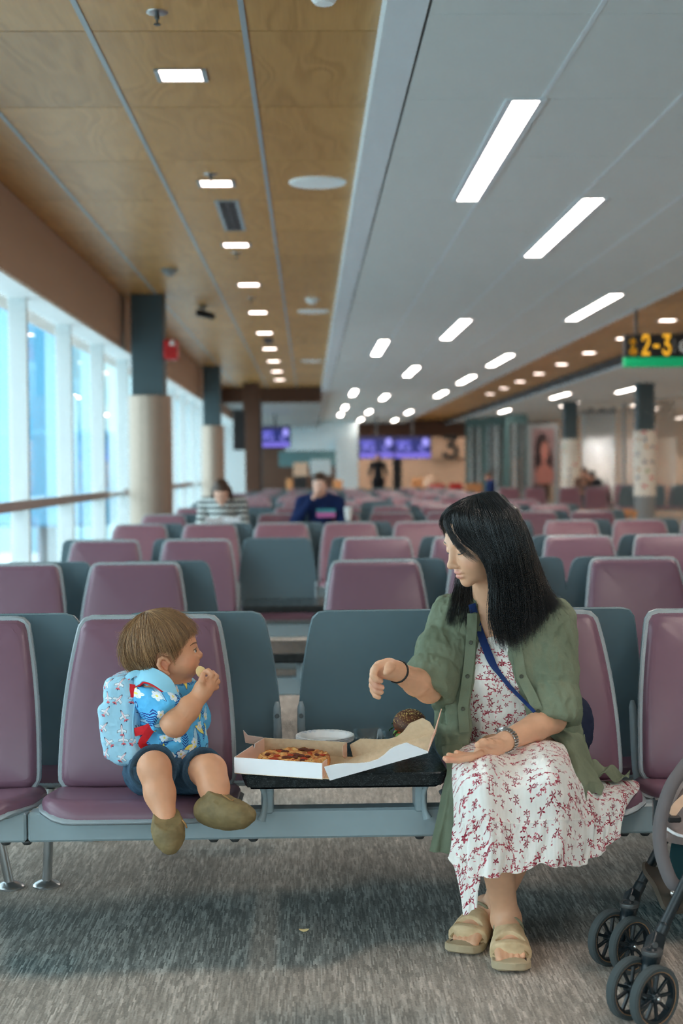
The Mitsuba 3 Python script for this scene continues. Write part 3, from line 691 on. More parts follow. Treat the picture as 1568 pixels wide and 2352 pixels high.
# ------------------------------------------------------------------ the far hall
k = put('wall_portal', cat(box(-1.9, 0.3, 31.0, 31.3, 2.72, ZW+0.02)), 'm_brown'); tag(k, 'brown bulkhead where the wooden ceiling ends', kind='structure')
k = put('ceiling', box(-1.9, 0.3, 31.3, 53, 2.72, 2.78), 'm_grey'); tag(k, 'lower grey ceiling beyond the brown bulkhead', kind='structure')
t = thing('pillar', 'dark brown square pillar at the end of the window wall', 'pillar'); q = P(578, 1000, 29.5)
put('shaft', box(q[0]-0.17, q[0]+0.17, 29.3, 29.7, 0, ZW-0.001, 0.01), 'm_brown', t); put('cable_duct', box(q[0]+0.17, q[0]+0.22, 29.35, 29.5, 0, 2.7), 'm_dark_steel', t)
k = put('wall_panel', box(-2.0, P(562, 1000, 28)[0], 28.0, 28.12, 0, 2.1), 'm_pale'); tag(k, 'pale wall panel between the windows and the brown pillar', kind='structure')
def screen_fn(x0, z0, w, h, seed):
    def f(p, n, uv):
        u, v = (p.x-x0)/w, (p.z-z0)/h
        c = mi.Color3f(0.008, 0.012, 0.085)
        lilac, deep = mi.Color3f(0.17, 0.16, 0.62), mi.Color3f(0.012, 0.012, 0.05)
        c = dr.select(v > 0.84, deep, c)
        c = dr.select((v > 0.60) & (v < 0.8) & (u < 0.44), mi.Color3f(0.05, 0.05, 0.28), c)
        ln = (noise(u*26, dr.floor(v*9)) > 0.45)
        c = dr.select((v > 0.36) & (v < 0.55) & (u > 0.04) & (u < 0.47) & ln, lilac, c)
        c = dr.select((v > 0.66) & (v < 0.74) & (u > 0.04) & (u < 0.40) & ln, lilac*0.8, c)
        c = dr.select((v > 0.50) & (v < 0.95) & (u > 0.75) & (dr.sqrt(dr.square((u-0.86)/0.10)+dr.square((v-0.72)/0.2)) < 1), mi.Color3f(0.2, 0.19, 0.55), c)
        c = dr.select((v > 0.28) & (v < 0.55) & (u > 0.66) & (u < 0.84) & ln, lilac*0.7, c)
        return dr.select(v < 0.24, mi.Color3f(0.10, 0.08, 0.38), c)
    return f
def tv(x0, x1, y0, y1, D, label, seed):
    a, b = P(x0, y1, D), P(x1, y0, D)
    t = thing('flight_screen', label, 'screen', None)
    put('housing', box(a[0]-0.02, b[0]+0.02, D, D+0.08, a[2]-0.02, b[2]+0.02, 0.01), 'm_black', t)
    z = D-0.004
    put('display', (np.array([[a[0], z, a[2]], [b[0], z, a[2]], [b[0], z, b[2]], [a[0], z, b[2]]]), np.array([[0, 1, 2], [0, 2, 3]])), 'm_black', t, uv=np.array([[0, 0], [1, 0], [1, 1], [0, 1.0]]), emitter={'type': 'area', 'radiance': proc(screen_fn(a[0], a[2], b[0]-a[0], b[2]-a[2], seed))})
    put('hanger', box((a[0]+b[0])/2-0.03, (a[0]+b[0])/2+0.03, D+0.02, D+0.07, b[2]-0.01, 2.73 if D < 40 else ZL+0.002), 'm_dark_steel', t)
tv(598, 665, 980, 1027, 38.0, 'single blue flight information screen hanging by the brown pillar', 1)
tv(826, 903, 1002, 1052, 45.0, 'left one of the twin blue flight screens above the counter', 2)
tv(907, 988, 1002, 1052, 45.0, 'right one of the twin blue flight screens above the counter', 3)
t = thing('wall_screen', 'tall black screen turned sideways beside the far window column', 'screen'); a = P(536, 1034, 27.0); b = P(563, 946, 27.0)
put('housing', box(a[0], b[0], 26.9, 27.1, a[2], b[2], 0.01), 'm_black', t)
def px_box(x0, x1, y0, y1, D, depth, r=0.0):
    a, b = P(x0, y1, D), P(x1, y0, D); return box(a[0], b[0], D, D+depth, max(a[2], 0.0), b[2], r)
k = put('wall_panel', px_box(655, 822, 965, 1036, 50, 0.2), 'm_pale'); tag(k, 'pale bulkhead over the far kiosk opening', kind='structure')
k = put('wall_panel', px_box(772, 822, 1005, 1160, 49.6, 0.3), 'm_pale'); tag(k, 'pale blue wall end beside the twin flight screens', kind='structure')
k = put('wall_panel', px_box(640, 772, 1036, 1072, 51, 0.1), 'm_teal'); tag(k, 'dim teal back wall of the far kiosk', kind='structure')
k = put('wall_panel', px_box(822, 1068, 1052, 1160, 50.2, 0.2), 'm_beige'); tag(k, 'beige wall behind the boarding counter', kind='structure')
k = put('wall_panel', px_box(988, 1068, 1003, 1052, 50.0, 0.2), 'm_beige'); tag(k, 'beige wall panel carrying the big number three', kind='structure')
t = thing('gate_number', 'large dark numeral 3 mounted on the beige panel beside the flight screens', 'sign'); a = P(1012, 1052, 49.9)
put('numeral', text3d('3', 0.78, 0.05, (a[0], 50.002, a[2]), stretch=1.0), 'm_black', t)
t = thing('kiosk_sign', 'pale menu board on the far kiosk', 'sign'); put('board', px_box(713, 760, 1055, 1092, 48, 0.06, 0.01), 'm_pale', t); put('post', px_box(720, 724, 1090, 1200, 48, 0.05), 'm_dark_steel', t); put('post', px_box(749, 753, 1090, 1200, 48, 0.05), 'm_dark_steel', t)
t = thing('kiosk_board', 'dark pinkish poster board standing in front of the far kiosk', 'board'); put('panel', px_box(674, 706, 1062, 1095, 47, 0.06, 0.01), 'm_beige', t); put('stand', px_box(676, 704, 1093, 1200, 47, 0.05), 'm_black', t)
for i, (x0, x1, y0, y1, D, m, n_, lb) in enumerate([(657, 672, 1100, 1128, 44, 'm_tan', 'chair', 'small tan chair left of the dark poster board'), (765, 786, 1102, 1130, 44, 'm_tan', 'chair', 'small tan chair beside the pale wall end'), (945, 978, 1098, 1125, 43, 'm_tan', 'counter', 'tan counter end under the right flight screen'),
        (985, 1022, 1112, 1128, 41, 'm_red', 'chair', 'first red lounge chair before the counter'), (1032, 1062, 1110, 1128, 41, 'm_red', 'chair', 'second red lounge chair before the counter'), (1070, 1108, 1110, 1130, 41, 'm_tan', 'chair', 'orange tan lounge chair beside the red ones')]):
    t = thing('lounge_chair' if n_ == 'chair' else n_, lb, n_); w = P(x1, y0, D)[0]-P(x0, y0, D)[0]; q = P((x0+x1)/2, y0, D); 
    put('backrest' if n_ == 'chair' else 'front', box(q[0]-w/2, q[0]+w/2, D, D+0.12, 0.35, q[2], 0.03), m, t)
    put('seat' if n_ == 'chair' else 'worktop', box(q[0]-w/2, q[0]+w/2, D-0.5, D+0.02, 0.30, 0.44, 0.03), m, t); put('base', box(q[0]-w/2+0.04, q[0]+w/2-0.04, D-0.45, D+0.05, 0, 0.31), 'm_dark_steel', t)
t = thing('floor_lamp', 'pale domed lamp shade standing near the red lounge chairs', 'lamp'); q = P(992, 1092, 42)
put('shade', lathe([(0.02, 0), (0.14, -0.04), (0.25, -0.14), (0.30, -0.30), (0.29, -0.30), (0.0, -0.06)], 28, q), 'm_beige', t, smooth=40); put('pole', tube([(q[0], q[1], 0.02), (q[0], q[1], q[2]-0.05)], 0.015, 10), 'm_dark_steel', t); put('base', lathe([(0, 0.02), (0.16, 0.02), (0.16, 0), (0, 0)], 20, (q[0], q[1], 0)), 'm_dark_steel', t)
k = put('wall_panel', px_box(903, 922, 1052, 1130, 48, 0.2), 'm_black'); tag(k, 'dark post between the flight screens', kind='structure')
# storefronts and curtains on the right
for i, (x0, x1, D) in enumerate([(1070, 1112, 47), (1114, 1160, 45.5), (1162, 1212, 44)]):
    t = thing(f'window_{len(bays)+1+i}', f'greenish glass shop front at the far right, bay {ORD[i]} from the numeral', kind='structure')
    a, b = P(x0, 1130, D), P(x1, 975, D)
    put('frame', cat(box(a[0], a[0]+0.08, D, D+0.1, 0, 2.9), box(b[0]-0.08, b[0], D, D+0.1, 0, 2.9), box(a[0], b[0], D, D+0.1, 2.62, 2.9)), 'm_teal', t)
    put('back_panel', box(a[0]+0.08, b[0]-0.08, D+0.3, D+0.34, 0.0, 2.62), 'm_teal' if i != 1 else 'm_pale', t)
    for j in range(1, 5): x_ = a[0]+0.08+(b[0]-a[0]-0.16)*j/5; put('mullion', box(x_-0.03, x_+0.03, D+0.02, D+0.09, 0, 2.62), ('m_grey', 'm_pale', 'm_column_box')[(i+j) % 3], t)
    put('counter', box(a[0]+0.2, b[0]-0.2, D+0.12, D+0.28, 0, 0.95+0.3*i, 0.02), ('m_brown', 'm_dark_steel', 'm_beige')[i], t)
    put('pane', (np.array([[a[0], D+0.05, 0.05], [b[0], D+0.05, 0.05], [b[0], D+0.05, 2.62], [a[0], D+0.05, 2.62]]), np.array([[0, 1, 2], [0, 2, 3]])), 'm_glass', t)
def poster_fn(p, n, uv):
    a, b = PA, PB
    u, v = (p.x-a[0])/(b[0]-a[0]), (p.z-a[2])/(b[2]-a[2])
    c = mix((0.16, 0.10, 0.11), (0.36, 0.22, 0.22), fbm(u*3, v*4, 0.3))
    def el(cx, cy, rx, ry): return dr.square((u-cx)/rx)+dr.square((v-cy)/ry) < 1
    c = dr.select(el(0.45, 0.62, 0.33, 0.30) | el(0.28, 0.40, 0.2, 0.28) | el(0.72, 0.40, 0.2, 0.26), mi.Color3f(0.03, 0.02, 0.022), c)
    c = dr.select(el(0.55, 0.16, 0.42, 0.2) | ((dr.abs(u-0.52) < 0.1) & (v < 0.45) & (v > 0.2)), mi.Color3f(0.42, 0.17, 0.14), c)
    c = dr.select(el(0.56, 0.60, 0.19, 0.17), mi.Color3f(0.5, 0.22, 0.18), c)
    return dr.select(el(0.56, 0.51, 0.06, 0.015), mi.Color3f(0.4, 0.05, 0.06), c)
PA, PB = P(1223, 1112, 40), P(1272, 984, 40)
mat('m_poster', None, 0.5, 0.3, tex=proc(poster_fn))
t = thing('poster', 'tall dark poster showing a portrait of a long haired woman', 'poster')
put('sheet', box(PA[0], PB[0], 40.0, 40.03, PA[2], PB[2]), 'm_poster', t); put('frame', cat(box(PA[0]-0.14, PA[0], 40, 40.1, 0, PB[2]+0.1), box(PB[0], PB[0]+0.14, 40, 40.1, 0, PB[2]+0.1), box(PA[0]-0.14, PB[0]+0.14, 40, 40.1, PB[2], PB[2]+0.14)), 'm_grey', t)
a, b = P(1334, 1112, 37), P(1432, 945, 36)
xs = np.linspace(0, 1, 120); ph = np.sin(xs*np.pi*2*9)*0.07
S = np.stack([np.stack([a[0]+(b[0]-a[0])*xs, 37+ph-0.0*xs, np.full(120, z)], -1) for z in (0.3, 1.2, 2.0, b[2])])
k = thing('curtain', 'pleated white curtain behind the farther printed column', 'curtain'); put('drape', sheet(S, 0.01), 'm_white', k, smooth=True); put('rail', box(a[0], b[0], 36.95, 37.05, b[2], b[2]+0.08), 'm_grey', k)
for i, x in enumerate((0.18, 0.5, 0.83)):
    t = thing('wall_washer', f'narrow wall washer lamp above the white curtain, {ORD[i]} from the left', 'spotlight'); c = [a[0]+(b[0]-a[0])*x, 36.5, b[2]+0.02]
    put('can', lathe([(0, 0.10), (0.05, 0.10), (0.05, 0), (0, 0.0)], 16, c), 'm_dark_steel', t)
    scene[key_for('bulb', t)] = {'type': 'spot', 'to_world': T().look_at(origin=[c[0], c[1], c[2]-0.02], target=[c[0], 37.0, 1.0], up=[0, 1, 0]), 'intensity': {'type': 'rgb', 'value': [7, 5.6, 4.8]}, 'cutoff_angle': 24.0}
t = thing('window_%d' % (len(bays)+4), 'tall glass partition along the right wall', kind='structure')
for i in range(5):
    y0 = 24+3.0*i
    put('frame', box(8.0, 8.06, y0, y0+0.08, 0, 2.9), 'm_grey', t); put('pane', (np.array([[8.03, y0+0.08, 0.05], [8.03, y0+3, 0.05], [8.03, y0+3, 2.9], [8.03, y0+0.08, 2.9]]), np.array([[0, 1, 2], [0, 2, 3]])), 'm_glass', t)
a, b = P(1302, 1192, 23.6), P(1455, 1172, 23.6)
t = thing('low_table', 'long low tan wooden table beside the aisle on the right', 'table'); put('tabletop', box(a[0], b[0], 23.3, 24.0, b[2]-0.06, b[2], 0.01), 'm_tan', t)
for i, (x, y) in enumerate(((a[0]+0.05, 23.35), (b[0]-0.05, 23.35), (a[0]+0.05, 23.95), (b[0]-0.05, 23.95))): put('leg', box(x-0.03, x+0.03, y-0.03, y+0.03, 0, b[2]-0.055), 'm_tan', t)
bench(30.5, [4.3+0.558*i for i in range(2)], [], -1, 'bench of two mauve seats behind the right aisle, left of the poster', False, group='benches facing the viewer')
bench(30.2, [5.55+0.558*i for i in range(2)], [], -1, 'bench of two mauve seats just below the poster', False, group='benches facing the viewer')
bench(34.0, [7.0+0.558*i for i in range(2)], [], -1, 'bench of mauve seats beside the nearest printed column, left part', False, group='benches facing the viewer')
bench(31.5, [7.15+0.558*i for i in range(3)], [], 1, 'bench of mauve seats beside the nearest printed column, right part', False, group='benches facing the viewer')
# hanging gate sign
D = 15.2; a, b = P(1434, 843, D), P(1434, 768, D); zt, zb = b[2], a[2]; zm = P(1434, 821, D)[2]; x0 = a[0]; x1 = x0+2.0
t = thing('gate_sign', 'black hanging sign with yellow 2-3 and a green lower band', 'sign')
put('panel', box(x0, x1, D, D+0.09, zm, zt, 0.004), 'm_black', t)
mat('m_sign_green', s2l(0, 150, 92), 0.45, 0.4); mat('m_sign_yellow', s2l(238, 170, 30), 0.5, 0.3)
put('green_band', box(x0, x1, D, D+0.09, zb, zm, 0.004), 'm_sign_green', t, label='green lower band', emitter=emit((0.0, 0.07, 0.03)))
def at_sign(x, y): return P(x, y, D-0.004)
q = at_sign(1470, 815); lt = text3d('2-3', 0.215, 0.006, (q[0], D-0.001, q[2]), stretch=1.0)
w_ = P(1537, 815, D)[0]-q[0]; lt.vertices[:, 0] = q[0]+(lt.vertices[:, 0]-q[0])*w_/np.ptp(lt.vertices[:, 0]); put('lettering', lt, 'm_sign_yellow', t, label='yellow characters 2-3', emitter=emit((0.34, 0.17, 0.012)))
q = at_sign(1453, 783); r_ = 0.028
arrow = sg.Polygon([(-0.012, -0.09), (0.012, -0.09), (0.012, -0.01), (0.036, -0.035), (0.036, -0.002), (0, 0.036), (-0.036, -0.002), (-0.036, -0.035), (-0.012, -0.01)])
put('arrow', extrude_xz(sa.translate(arrow, q[0], q[2]), D-0.007, D-0.0005), 'm_sign_yellow', t, label='yellow arrow')
q = at_sign(1454, 807); rg = sg.Point(q[0], q[2]).buffer(0.045).difference(sg.Point(q[0], q[2]).buffer(0.018)).union(sg.box(q[0]-0.03, q[2]-0.006, q[0]+0.03, q[2]+0.006))
put('ring_mark', extrude_xz(rg, D-0.007, D-0.0005), 'm_sign_yellow', t)
put('divider', box(P(1547, 800, D)[0], P(1549, 800, D)[0], D-0.004, D-0.0005, zm+0.05, zt-0.05), 'm_grey', t)
q = at_sign(1574, 796); rg = sg.Point(q[0], q[2]).buffer(0.07).difference(sg.Point(q[0]+0.01, q[2]).buffer(0.045))
put('round_mark', extrude_xz(rg, D-0.007, D-0.0005), 'm_white', t)
put('hanger', box(x0+0.12, x0+0.15, D+0.03, D+0.06, zt-0.002, ZL-0.004), 'm_dark_steel', t); put('hanger', box(x1-0.15, x1-0.12, D+0.03, D+0.06, zt-0.002, ZW), 'm_dark_steel', t)
# outside the windows
mat('m_hangar', s2l(150, 200, 214), 0.6, 0.3); mat('m_hangar_light', s2l(206, 236, 240), 0.6, 0.3)
t = thing('terminal_building', 'large pale blue hangar across the apron outside the windows', 'building')
put('wall', box(-95, -5.5, 84, 130, -3.5, 15.0), 'm_hangar', t); put('roof', box(-96, -5.0, 83.4, 131, 15.0, 15.8), 'm_white', t)
for i in range(14): put('panel', box(-94+6.3*i, -94+6.3*i+(3.4 if i % 3 else 4.6), 83.8, 84.0, -3.4 if i % 2 else 1.0, 13.5), 'm_hangar_light' if i % 2 else 'm_blue_pane', t)
t = thing('jet_bridge', 'blue and white boarding bridge outside the windows', 'jet bridge')
put('tunnel', box(-14, -6.0, 43, 46.2, -0.4, 2.5, 0.1), 'm_blue_pane', t); put('leg', box(-8.4, -7.9, 44.3, 44.9, -3.5, -0.35), 'm_grey', t); put('leg', box(-12.4, -11.9, 44.3, 44.9, -3.5, -0.35), 'm_grey', t); put('cab', box(-15.5, -13.6, 42.6, 46.8, -0.5, 2.8, 0.12), 'm_white', t)
# ------------------------------------------------------------------ things on the black table
ZT = 0.466
def kraft_fn(p, n, uv): return mix(s2l(196, 170, 138), s2l(214, 190, 160), fbm(p.x*120, p.y*20, p.z*120))
mat('m_kraft', None, 0.8, 0.2, tex=proc(kraft_fn)); mat('m_box_white', s2l(238, 240, 244), 0.55, 0.3); mat('m_kraft_pink', s2l(222, 186, 168), 0.75, 0.2); mat('m_cut', s2l(74, 54, 44), 0.8, 0.2)
FL, FR, RR, RL = [np.array(p, float) for p in ((-0.200, 3.700, ZT+0.003), (0.028, 3.612, ZT+0.003), (0.098, 3.885, ZT+0.003), (-0.131, 3.966, ZT+0.003))]
UPV = np.array([0, 0, 1.0])
def plate3(origin, ux, uy, poly, t0, t1):
    """polygon in the plane (ux, uy) at origin, thick from t0 to t1 along ux x uy"""
    ux, uy = np.array(ux, float), np.array(uy, float); nn = np.cross(ux, uy); nn /= np.linalg.norm(nn)
    m = trimesh.creation.extrude_polygon(poly, t1-t0, engine='earcut'); M = np.eye(4); M[:3, 0], M[:3, 1], M[:3, 2], M[:3, 3] = ux, uy, nn, np.array(origin)+nn*t0
    m.apply_transform(M); return m
def wall(a, b, poly, outm, inm, parent, name, upv=UPV, out=None):
    """cardboard wall on the edge a-b: white outside, brown inside; poly in (metres along, metres up)"""
    u = (b-a)/np.linalg.norm(b-a); v = np.array(upv, float); v -= u*(u@v); v /= np.linalg.norm(v); nn = np.cross(u, v)
    s = 1 if nn@out > 0 else -1
    w = lambda t0, t1: plate3(a, u, v, poly, *sorted((s*t0, s*t1)))
    put(name, w(0.0, 0.0012), outm, parent); put(name+'_lining', w(-0.0014, 0.0), inm, parent, label='bare brown inner side')
def rect(L, h_): return sg.box(0, 0, L, h_)
t = thing('pizza_box', 'open white cardboard pizza box with brown inside on the black table', 'box')
cen = (FL+RR)/2
H_ = 0.041; ln = lambda a, b: float(np.linalg.norm(b-a))
poly = sg.Polygon([tuple(p[:2]) for p in (FL, FR, RR, RL)])
m = trimesh.creation.extrude_polygon(poly, 0.0015, engine='earcut'); m.apply_translation([0, 0, ZT+0.0015]); put('bottom', m, 'm_kraft', t)
wall(FL, FR, rect(ln(FL, FR), H_), 'm_box_white', 'm_kraft', t, 'front_wall', out=np.array([-0.3, -1, 0]))
notch = sg.Point(0.10, H_).buffer(0.010)
wall(RL, FL, rect(ln(RL, FL), H_).difference(notch), 'm_box_white', 'm_kraft_pink', t, 'side_wall', out=np.array([-1, 0.3, 0]))
wall(RL, RR, rect(ln(RL, RR), H_), 'm_box_white', 'm_kraft', t, 'rear_wall', out=np.array([0.3, 1, 0]))
sd = (RR-FR)/ln(FR, RR)
wall(FR, FR+sd*0.052, sg.Polygon([(0, 0), (0.012, 0.0), (0.052, 0.012), (0.052, H_), (0, H_)]), 'm_kraft_pink', 'm_kraft', t, 'corner_tab', out=np.array([1, -0.2, 0]))
wall(RR, RR-sd*0.05, sg.Polygon([(0, 0), (0.02, 0.0), (0.05, 0.012), (0.05, H_), (0, H_)]), 'm_kraft_pink', 'm_kraft', t, 'corner_tab', out=np.array([1, -0.2, 0]))
ta = RL+np.array([-0.006, 0.004, 0.018]); wall(ta, ta+np.array([-0.052, 0.018, 0.006]), sg.Polygon([(0, 0), (0.05, 0.0), (0.06, 0.034), (0.045, 0.022), (0.0, 0.024)]), 'm_kraft_pink', 'm_box_white', t, 'side_tab', out=np.array([0, -1, 0.2]))
# lid, folded open to the right and resting on the food container
H1, H2, R1, R2 = [np.array(p, float) for p in ((0.046, 3.602, ZT+0.004), (0.115, 3.874, ZT+0.004), (0.293, 3.545, 0.549), (0.335, 3.800, 0.549))]
def quad(a, b, c, d, th):
    n_ = np.cross(b-a, d-a); n_ /= np.linalg.norm(n_); v = np.array([a, b, c, d, a+n_*th, b+n_*th, c+n_*th, d+n_*th]); return hull(v)
put('lid', quad(H1, R1, R2, H2, -0.0012), 'm_box_white', t); put('lid_lining', quad(H1, R1, R2, H2, 0.0014), 'm_kraft', t, label='bare brown inner side')
put('hinge_flap', quad(FR, H1, H2, RR, 0.0014), 'm_kraft', t)
lu = (R1-H1)/ln(H1, R1); lv = (H2-H1)/ln(H1, H2); lw = np.cross(lu, lv); lw /= np.linalg.norm(lw); L1 = ln(H1, R1); L2 = ln(H2, R2); L3 = ln(R1, R2)
ff = [(0, -0.003), (0.0, 0.038), (0.10*L1, 0.037), (0.2*L1, 0.033), (0.3*L1, 0.024), (0.42*L1, 0.017), (0.52*L1, 0.018), (0.6*L1, 0.026), (0.66*L1, 0.035), (0.74*L1, 0.040), (0.84*L1, 0.041), (L1, 0.002), (L1, -0.003)]
wall(H1, R1, sg.Polygon(ff), 'm_box_white', 'm_kraft', t, 'lid_front_flap', upv=lw-0.35*lv, out=-lv)
rf = [(0, -0.004), (0.0, 0.036), (0.14*L2, 0.043), (0.2*L2, 0.039), (0.34*L2, 0.027), (0.46*L2, 0.020), (0.56*L2, 0.020), (0.64*L2, 0.027), (0.74*L2, 0.044), (0.9*L2, 0.048), (0.97*L2, 0.032), (L2, 0.006), (L2, -0.004)]
wall(H2, R2, sg.Polygon(rf), 'm_box_white', 'm_kraft', t, 'lid_rear_flap', upv=lw+0.25*lv, out=lv)
sf = [(0, 0), (0.05*L3, 0.024), (0.12*L3, 0.034), (0.30*L3, 0.036), (0.36*L3, 0.028), (0.46*L3, 0.030), (0.55*L3, 0.058), (0.72*L3, 0.080), (0.76*L3, 0.060), (0.82*L3, 0.030), (0.97*L3, 0.010), (L3, 0)]
wall(R1, R2, sg.Polygon(sf), 'm_kraft_pink', 'm_kraft_pink', t, 'lid_side_flap', upv=lw+0.65*lu, out=lu)
# pizza
def pizza_fn(p, n, uv):
    a = fbm(p.x*90, p.y*90, 1.5, 3); b = noise(p.x*210, p.y*210)
    c = mix(s2l(206, 104, 34), s2l(248, 206, 132), dr.clip((a-0.3)*2.4, 0, 1))
    c = dr.select(fbm(p.x*60+9, p.y*60, 0, 3) > 0.62, mix(c, mi.Color3f(s2l(150, 62, 26)), 0.7), c)
    return c*(0.85+0.3*b)
mat('m_pizza', None, 0.55, 0.4, tex=proc(pizza_fn))
mat('m_crust', s2l(206, 140, 72), 0.7, 0.3); mat('m_topping', s2l(96, 40, 22), 0.5, 0.4); mat('m_topping_red', s2l(176, 62, 30), 0.5, 0.4)
t = thing('pizza', 'small round pizza with golden cheese and dark toppings inside the box', 'pizza'); pc = np.array([-0.046, 3.782, ZT+0.0045]); R0 = 0.098
th = np.linspace(0, 2*np.pi, 90, endpoint=False); rr = [(0.0, 0.027), (0.25, 0.027), (0.45, 0.026), (0.62, 0.025), (0.76, 0.0245), (0.86, 0.026), (0.93, 0.029), (0.98, 0.024), (1.0, 0.013), (0.97, 0.0), (0.0, 0.0)]
v = []
for r_, z_ in rr:
    x, y = R0*r_*np.cos(th), R0*r_*np.sin(th); z = np.full(90, z_)
    if z_ > 0.01: z = z+0.006*(meshkit.fbm(np.stack([x*70, y*70, x*0], -1), 3)-0.5)*2
    v.append(np.stack([x, y, z], -1)+pc)
put('crust', mesh_of(np.vstack(v), grid_faces(len(rr), 90, closed_v=True)), 'm_pizza', t, smooth=60)
r_ = random.Random(5)
for i in range(22):
    a, q = r_.random()*6.28, R0*0.86*math.sqrt(r_.random()); sz = 0.007+0.008*r_.random()
    m = trimesh.creation.icosphere(subdivisions=2, radius=1.0); m.vertices *= [sz, sz*(0.5+0.4*r_.random()), 0.0032]; m.vertices += 0.0016*(meshkit.noise(m.vertices*300+i)-0.5)[:, None]
    put('topping', moved(m, pc+[q*math.cos(a), q*math.sin(a), 0.028], rz=r_.random()*3), 'm_topping' if i % 3 else 'm_topping_red', t, smooth=True)
# paper plates
def plate_fn(p, n, uv):
    a = dr.atan2(p.y-4.05, p.x-0.040); rr_ = dr.sqrt(dr.square(p.x-0.040)+dr.square(p.y-4.05))
    e = noise(a*9, rr_*260); w = smoothstep(0.58, 0.64, e)*smoothstep(0.066, 0.070, rr_)*(1-smoothstep(0.078, 0.081, rr_))
    return mix(s2l(250, 248, 248), s2l(190, 204, 226), w*0.6)
mat('m_plate', None, 0.6, 0.3, tex=proc(plate_fn))
for i in range(4):
    fl = np.arange(144)*2*np.pi/144; prof = [(0, 0.004), (0.052, 0.004), (0.058, 0.006), (0.068, 0.020), (0.074, 0.023), (0.082, 0.0235), (0.0835, 0.022), (0.074, 0.021), (0.066, 0.017), (0.056, 0.002), (0, 0.002)]
    v = np.vstack([np.stack([r*np.cos(fl), r*np.sin(fl), z+(0.0005*np.sin(fl*36) if r > 0.07 else 0*fl)], -1) for r, z in prof])
    k = put('paper_plate', moved(mesh_of(v, grid_faces(len(prof), 144, closed_v=True)), (0.040, 4.05, ZT-0.001+0.0042*i)), 'm_plate', smooth=50)
    tag(k, ('bottom white paper plate of the stack behind the pizza box', 'second white paper plate from the bottom of the stack', 'white paper plate just under the topmost one of the stack', 'topmost white paper plate of the stack behind the pizza box')[i], 'plate', 'stack of paper plates')
# clear clamshell with a sandwich
scene['m_clear'] = {'type': 'thindielectric', 'int_ior': 1.45}
def tray(x0, x1, y0, y1, z0, hgt, nx=20):
    """open thin tray with flared ribbed sides and a rim"""
    rings = [(0.018, 0.0), (0.010, 0.004), (0.004, hgt*0.9), (0.0, hgt), (-0.007, hgt), (-0.008, hgt-0.003)]; L = []
    for ins, z in rings:
        p = sg.box(x0+ins, y0+ins, x1-ins, y1-ins).buffer(-0.01).buffer(0.01, quad_segs=5); q = ring(p, 96); L.append(np.column_stack([q, np.full(96, z0+z)]))
    c = L[0].copy(); c[:, :2] = np.array([(x0+x1)/2, (y0+y1)/2])+(c[:, :2]-np.array([(x0+x1)/2, (y0+y1)/2]))*0.02; return mesh_of(np.vstack([c]+L), grid_faces(7, 96, closed_v=True))
t = thing('clamshell', 'clear plastic clamshell lying open behind the box lid', 'container')
put('base', tray(0.212, 0.346, 3.925, 4.07, ZT, 0.042), 'm_clear', t, smooth=40)
lid = moved(tray(-0.038, 0.038, -0.062, 0.062, 0, 0.036), (0.170, 4.045, ZT+0.006), ry=-0.06); put('lid', lid, 'm_clear', t, smooth=40)
put('hinge', box(0.204, 0.212, 3.99, 4.06, ZT+0.038, ZT+0.041), 'm_clear', t)
BC = np.array([0.279, 3.985, ZT+0.068]); BR = rot_of((1, 0.1, 0.16), (0.0, -0.40, 1.0))
t = thing('sandwich', 'round seeded brown bun sandwich with green leaves in the clamshell', 'sandwich')
def bun_fn(p, n, uv): return mix(s2l(62, 34, 22), s2l(120, 74, 50), fbm(p.x*80, p.y*80, p.z*80)*1.1-0.1)
mat('m_bun', None, 0.5, 0.4, tex=proc(bun_fn)); mat('m_seed', s2l(206, 176, 112), 0.6, 0.3); mat('m_leaf', s2l(50, 96, 42), 0.5, 0.4); mat('m_leaf_light', s2l(112, 148, 70), 0.5, 0.4)
def loc(m, R, c): m = m.copy(); m.vertices = np.asarray(m.vertices)@R.T+c; return m
bun = lathe([(0, 0.044), (0.012, 0.0435), (0.026, 0.040), (0.038, 0.032), (0.046, 0.020), (0.047, 0.010), (0.042, 0.003), (0, 0.0)], 48)
put('top_bun', loc(bun, BR, BC), 'm_bun', t, smooth=60)
put('bottom_bun', loc(lathe([(0, -0.016), (0.040, -0.016), (0.047, -0.024), (0.046, -0.036), (0.040, -0.042), (0, -0.042)], 40), BR, BC), 'm_bun', t, smooth=60)
sd_ = []; r_ = random.Random(9)
for i in range(170):
    a = r_.random()*6.28; rad = 0.046*math.sqrt(r_.random())*0.96; zz = float(np.interp(rad, [0, 0.012, 0.026, 0.038, 0.046], [0.044, 0.0435, 0.040, 0.032, 0.020]))
    m = trimesh.creation.icosphere(subdivisions=0, radius=1); m.vertices *= [0.0017, 0.0011, 0.0008]; sd_.append(loc(moved(m, (rad*math.cos(a), rad*math.sin(a), zz+0.0003), rz=r_.random()*3, ry=0.8*rad/0.046*math.cos(a), rx=-0.8*rad/0.046*math.sin(a)), BR, BC))
k = put('seeds', cat(*sd_), 'm_seed', t, smooth=True); labels[k] = {'label': 'scatter of pale seeds', 'kind': 'stuff'}
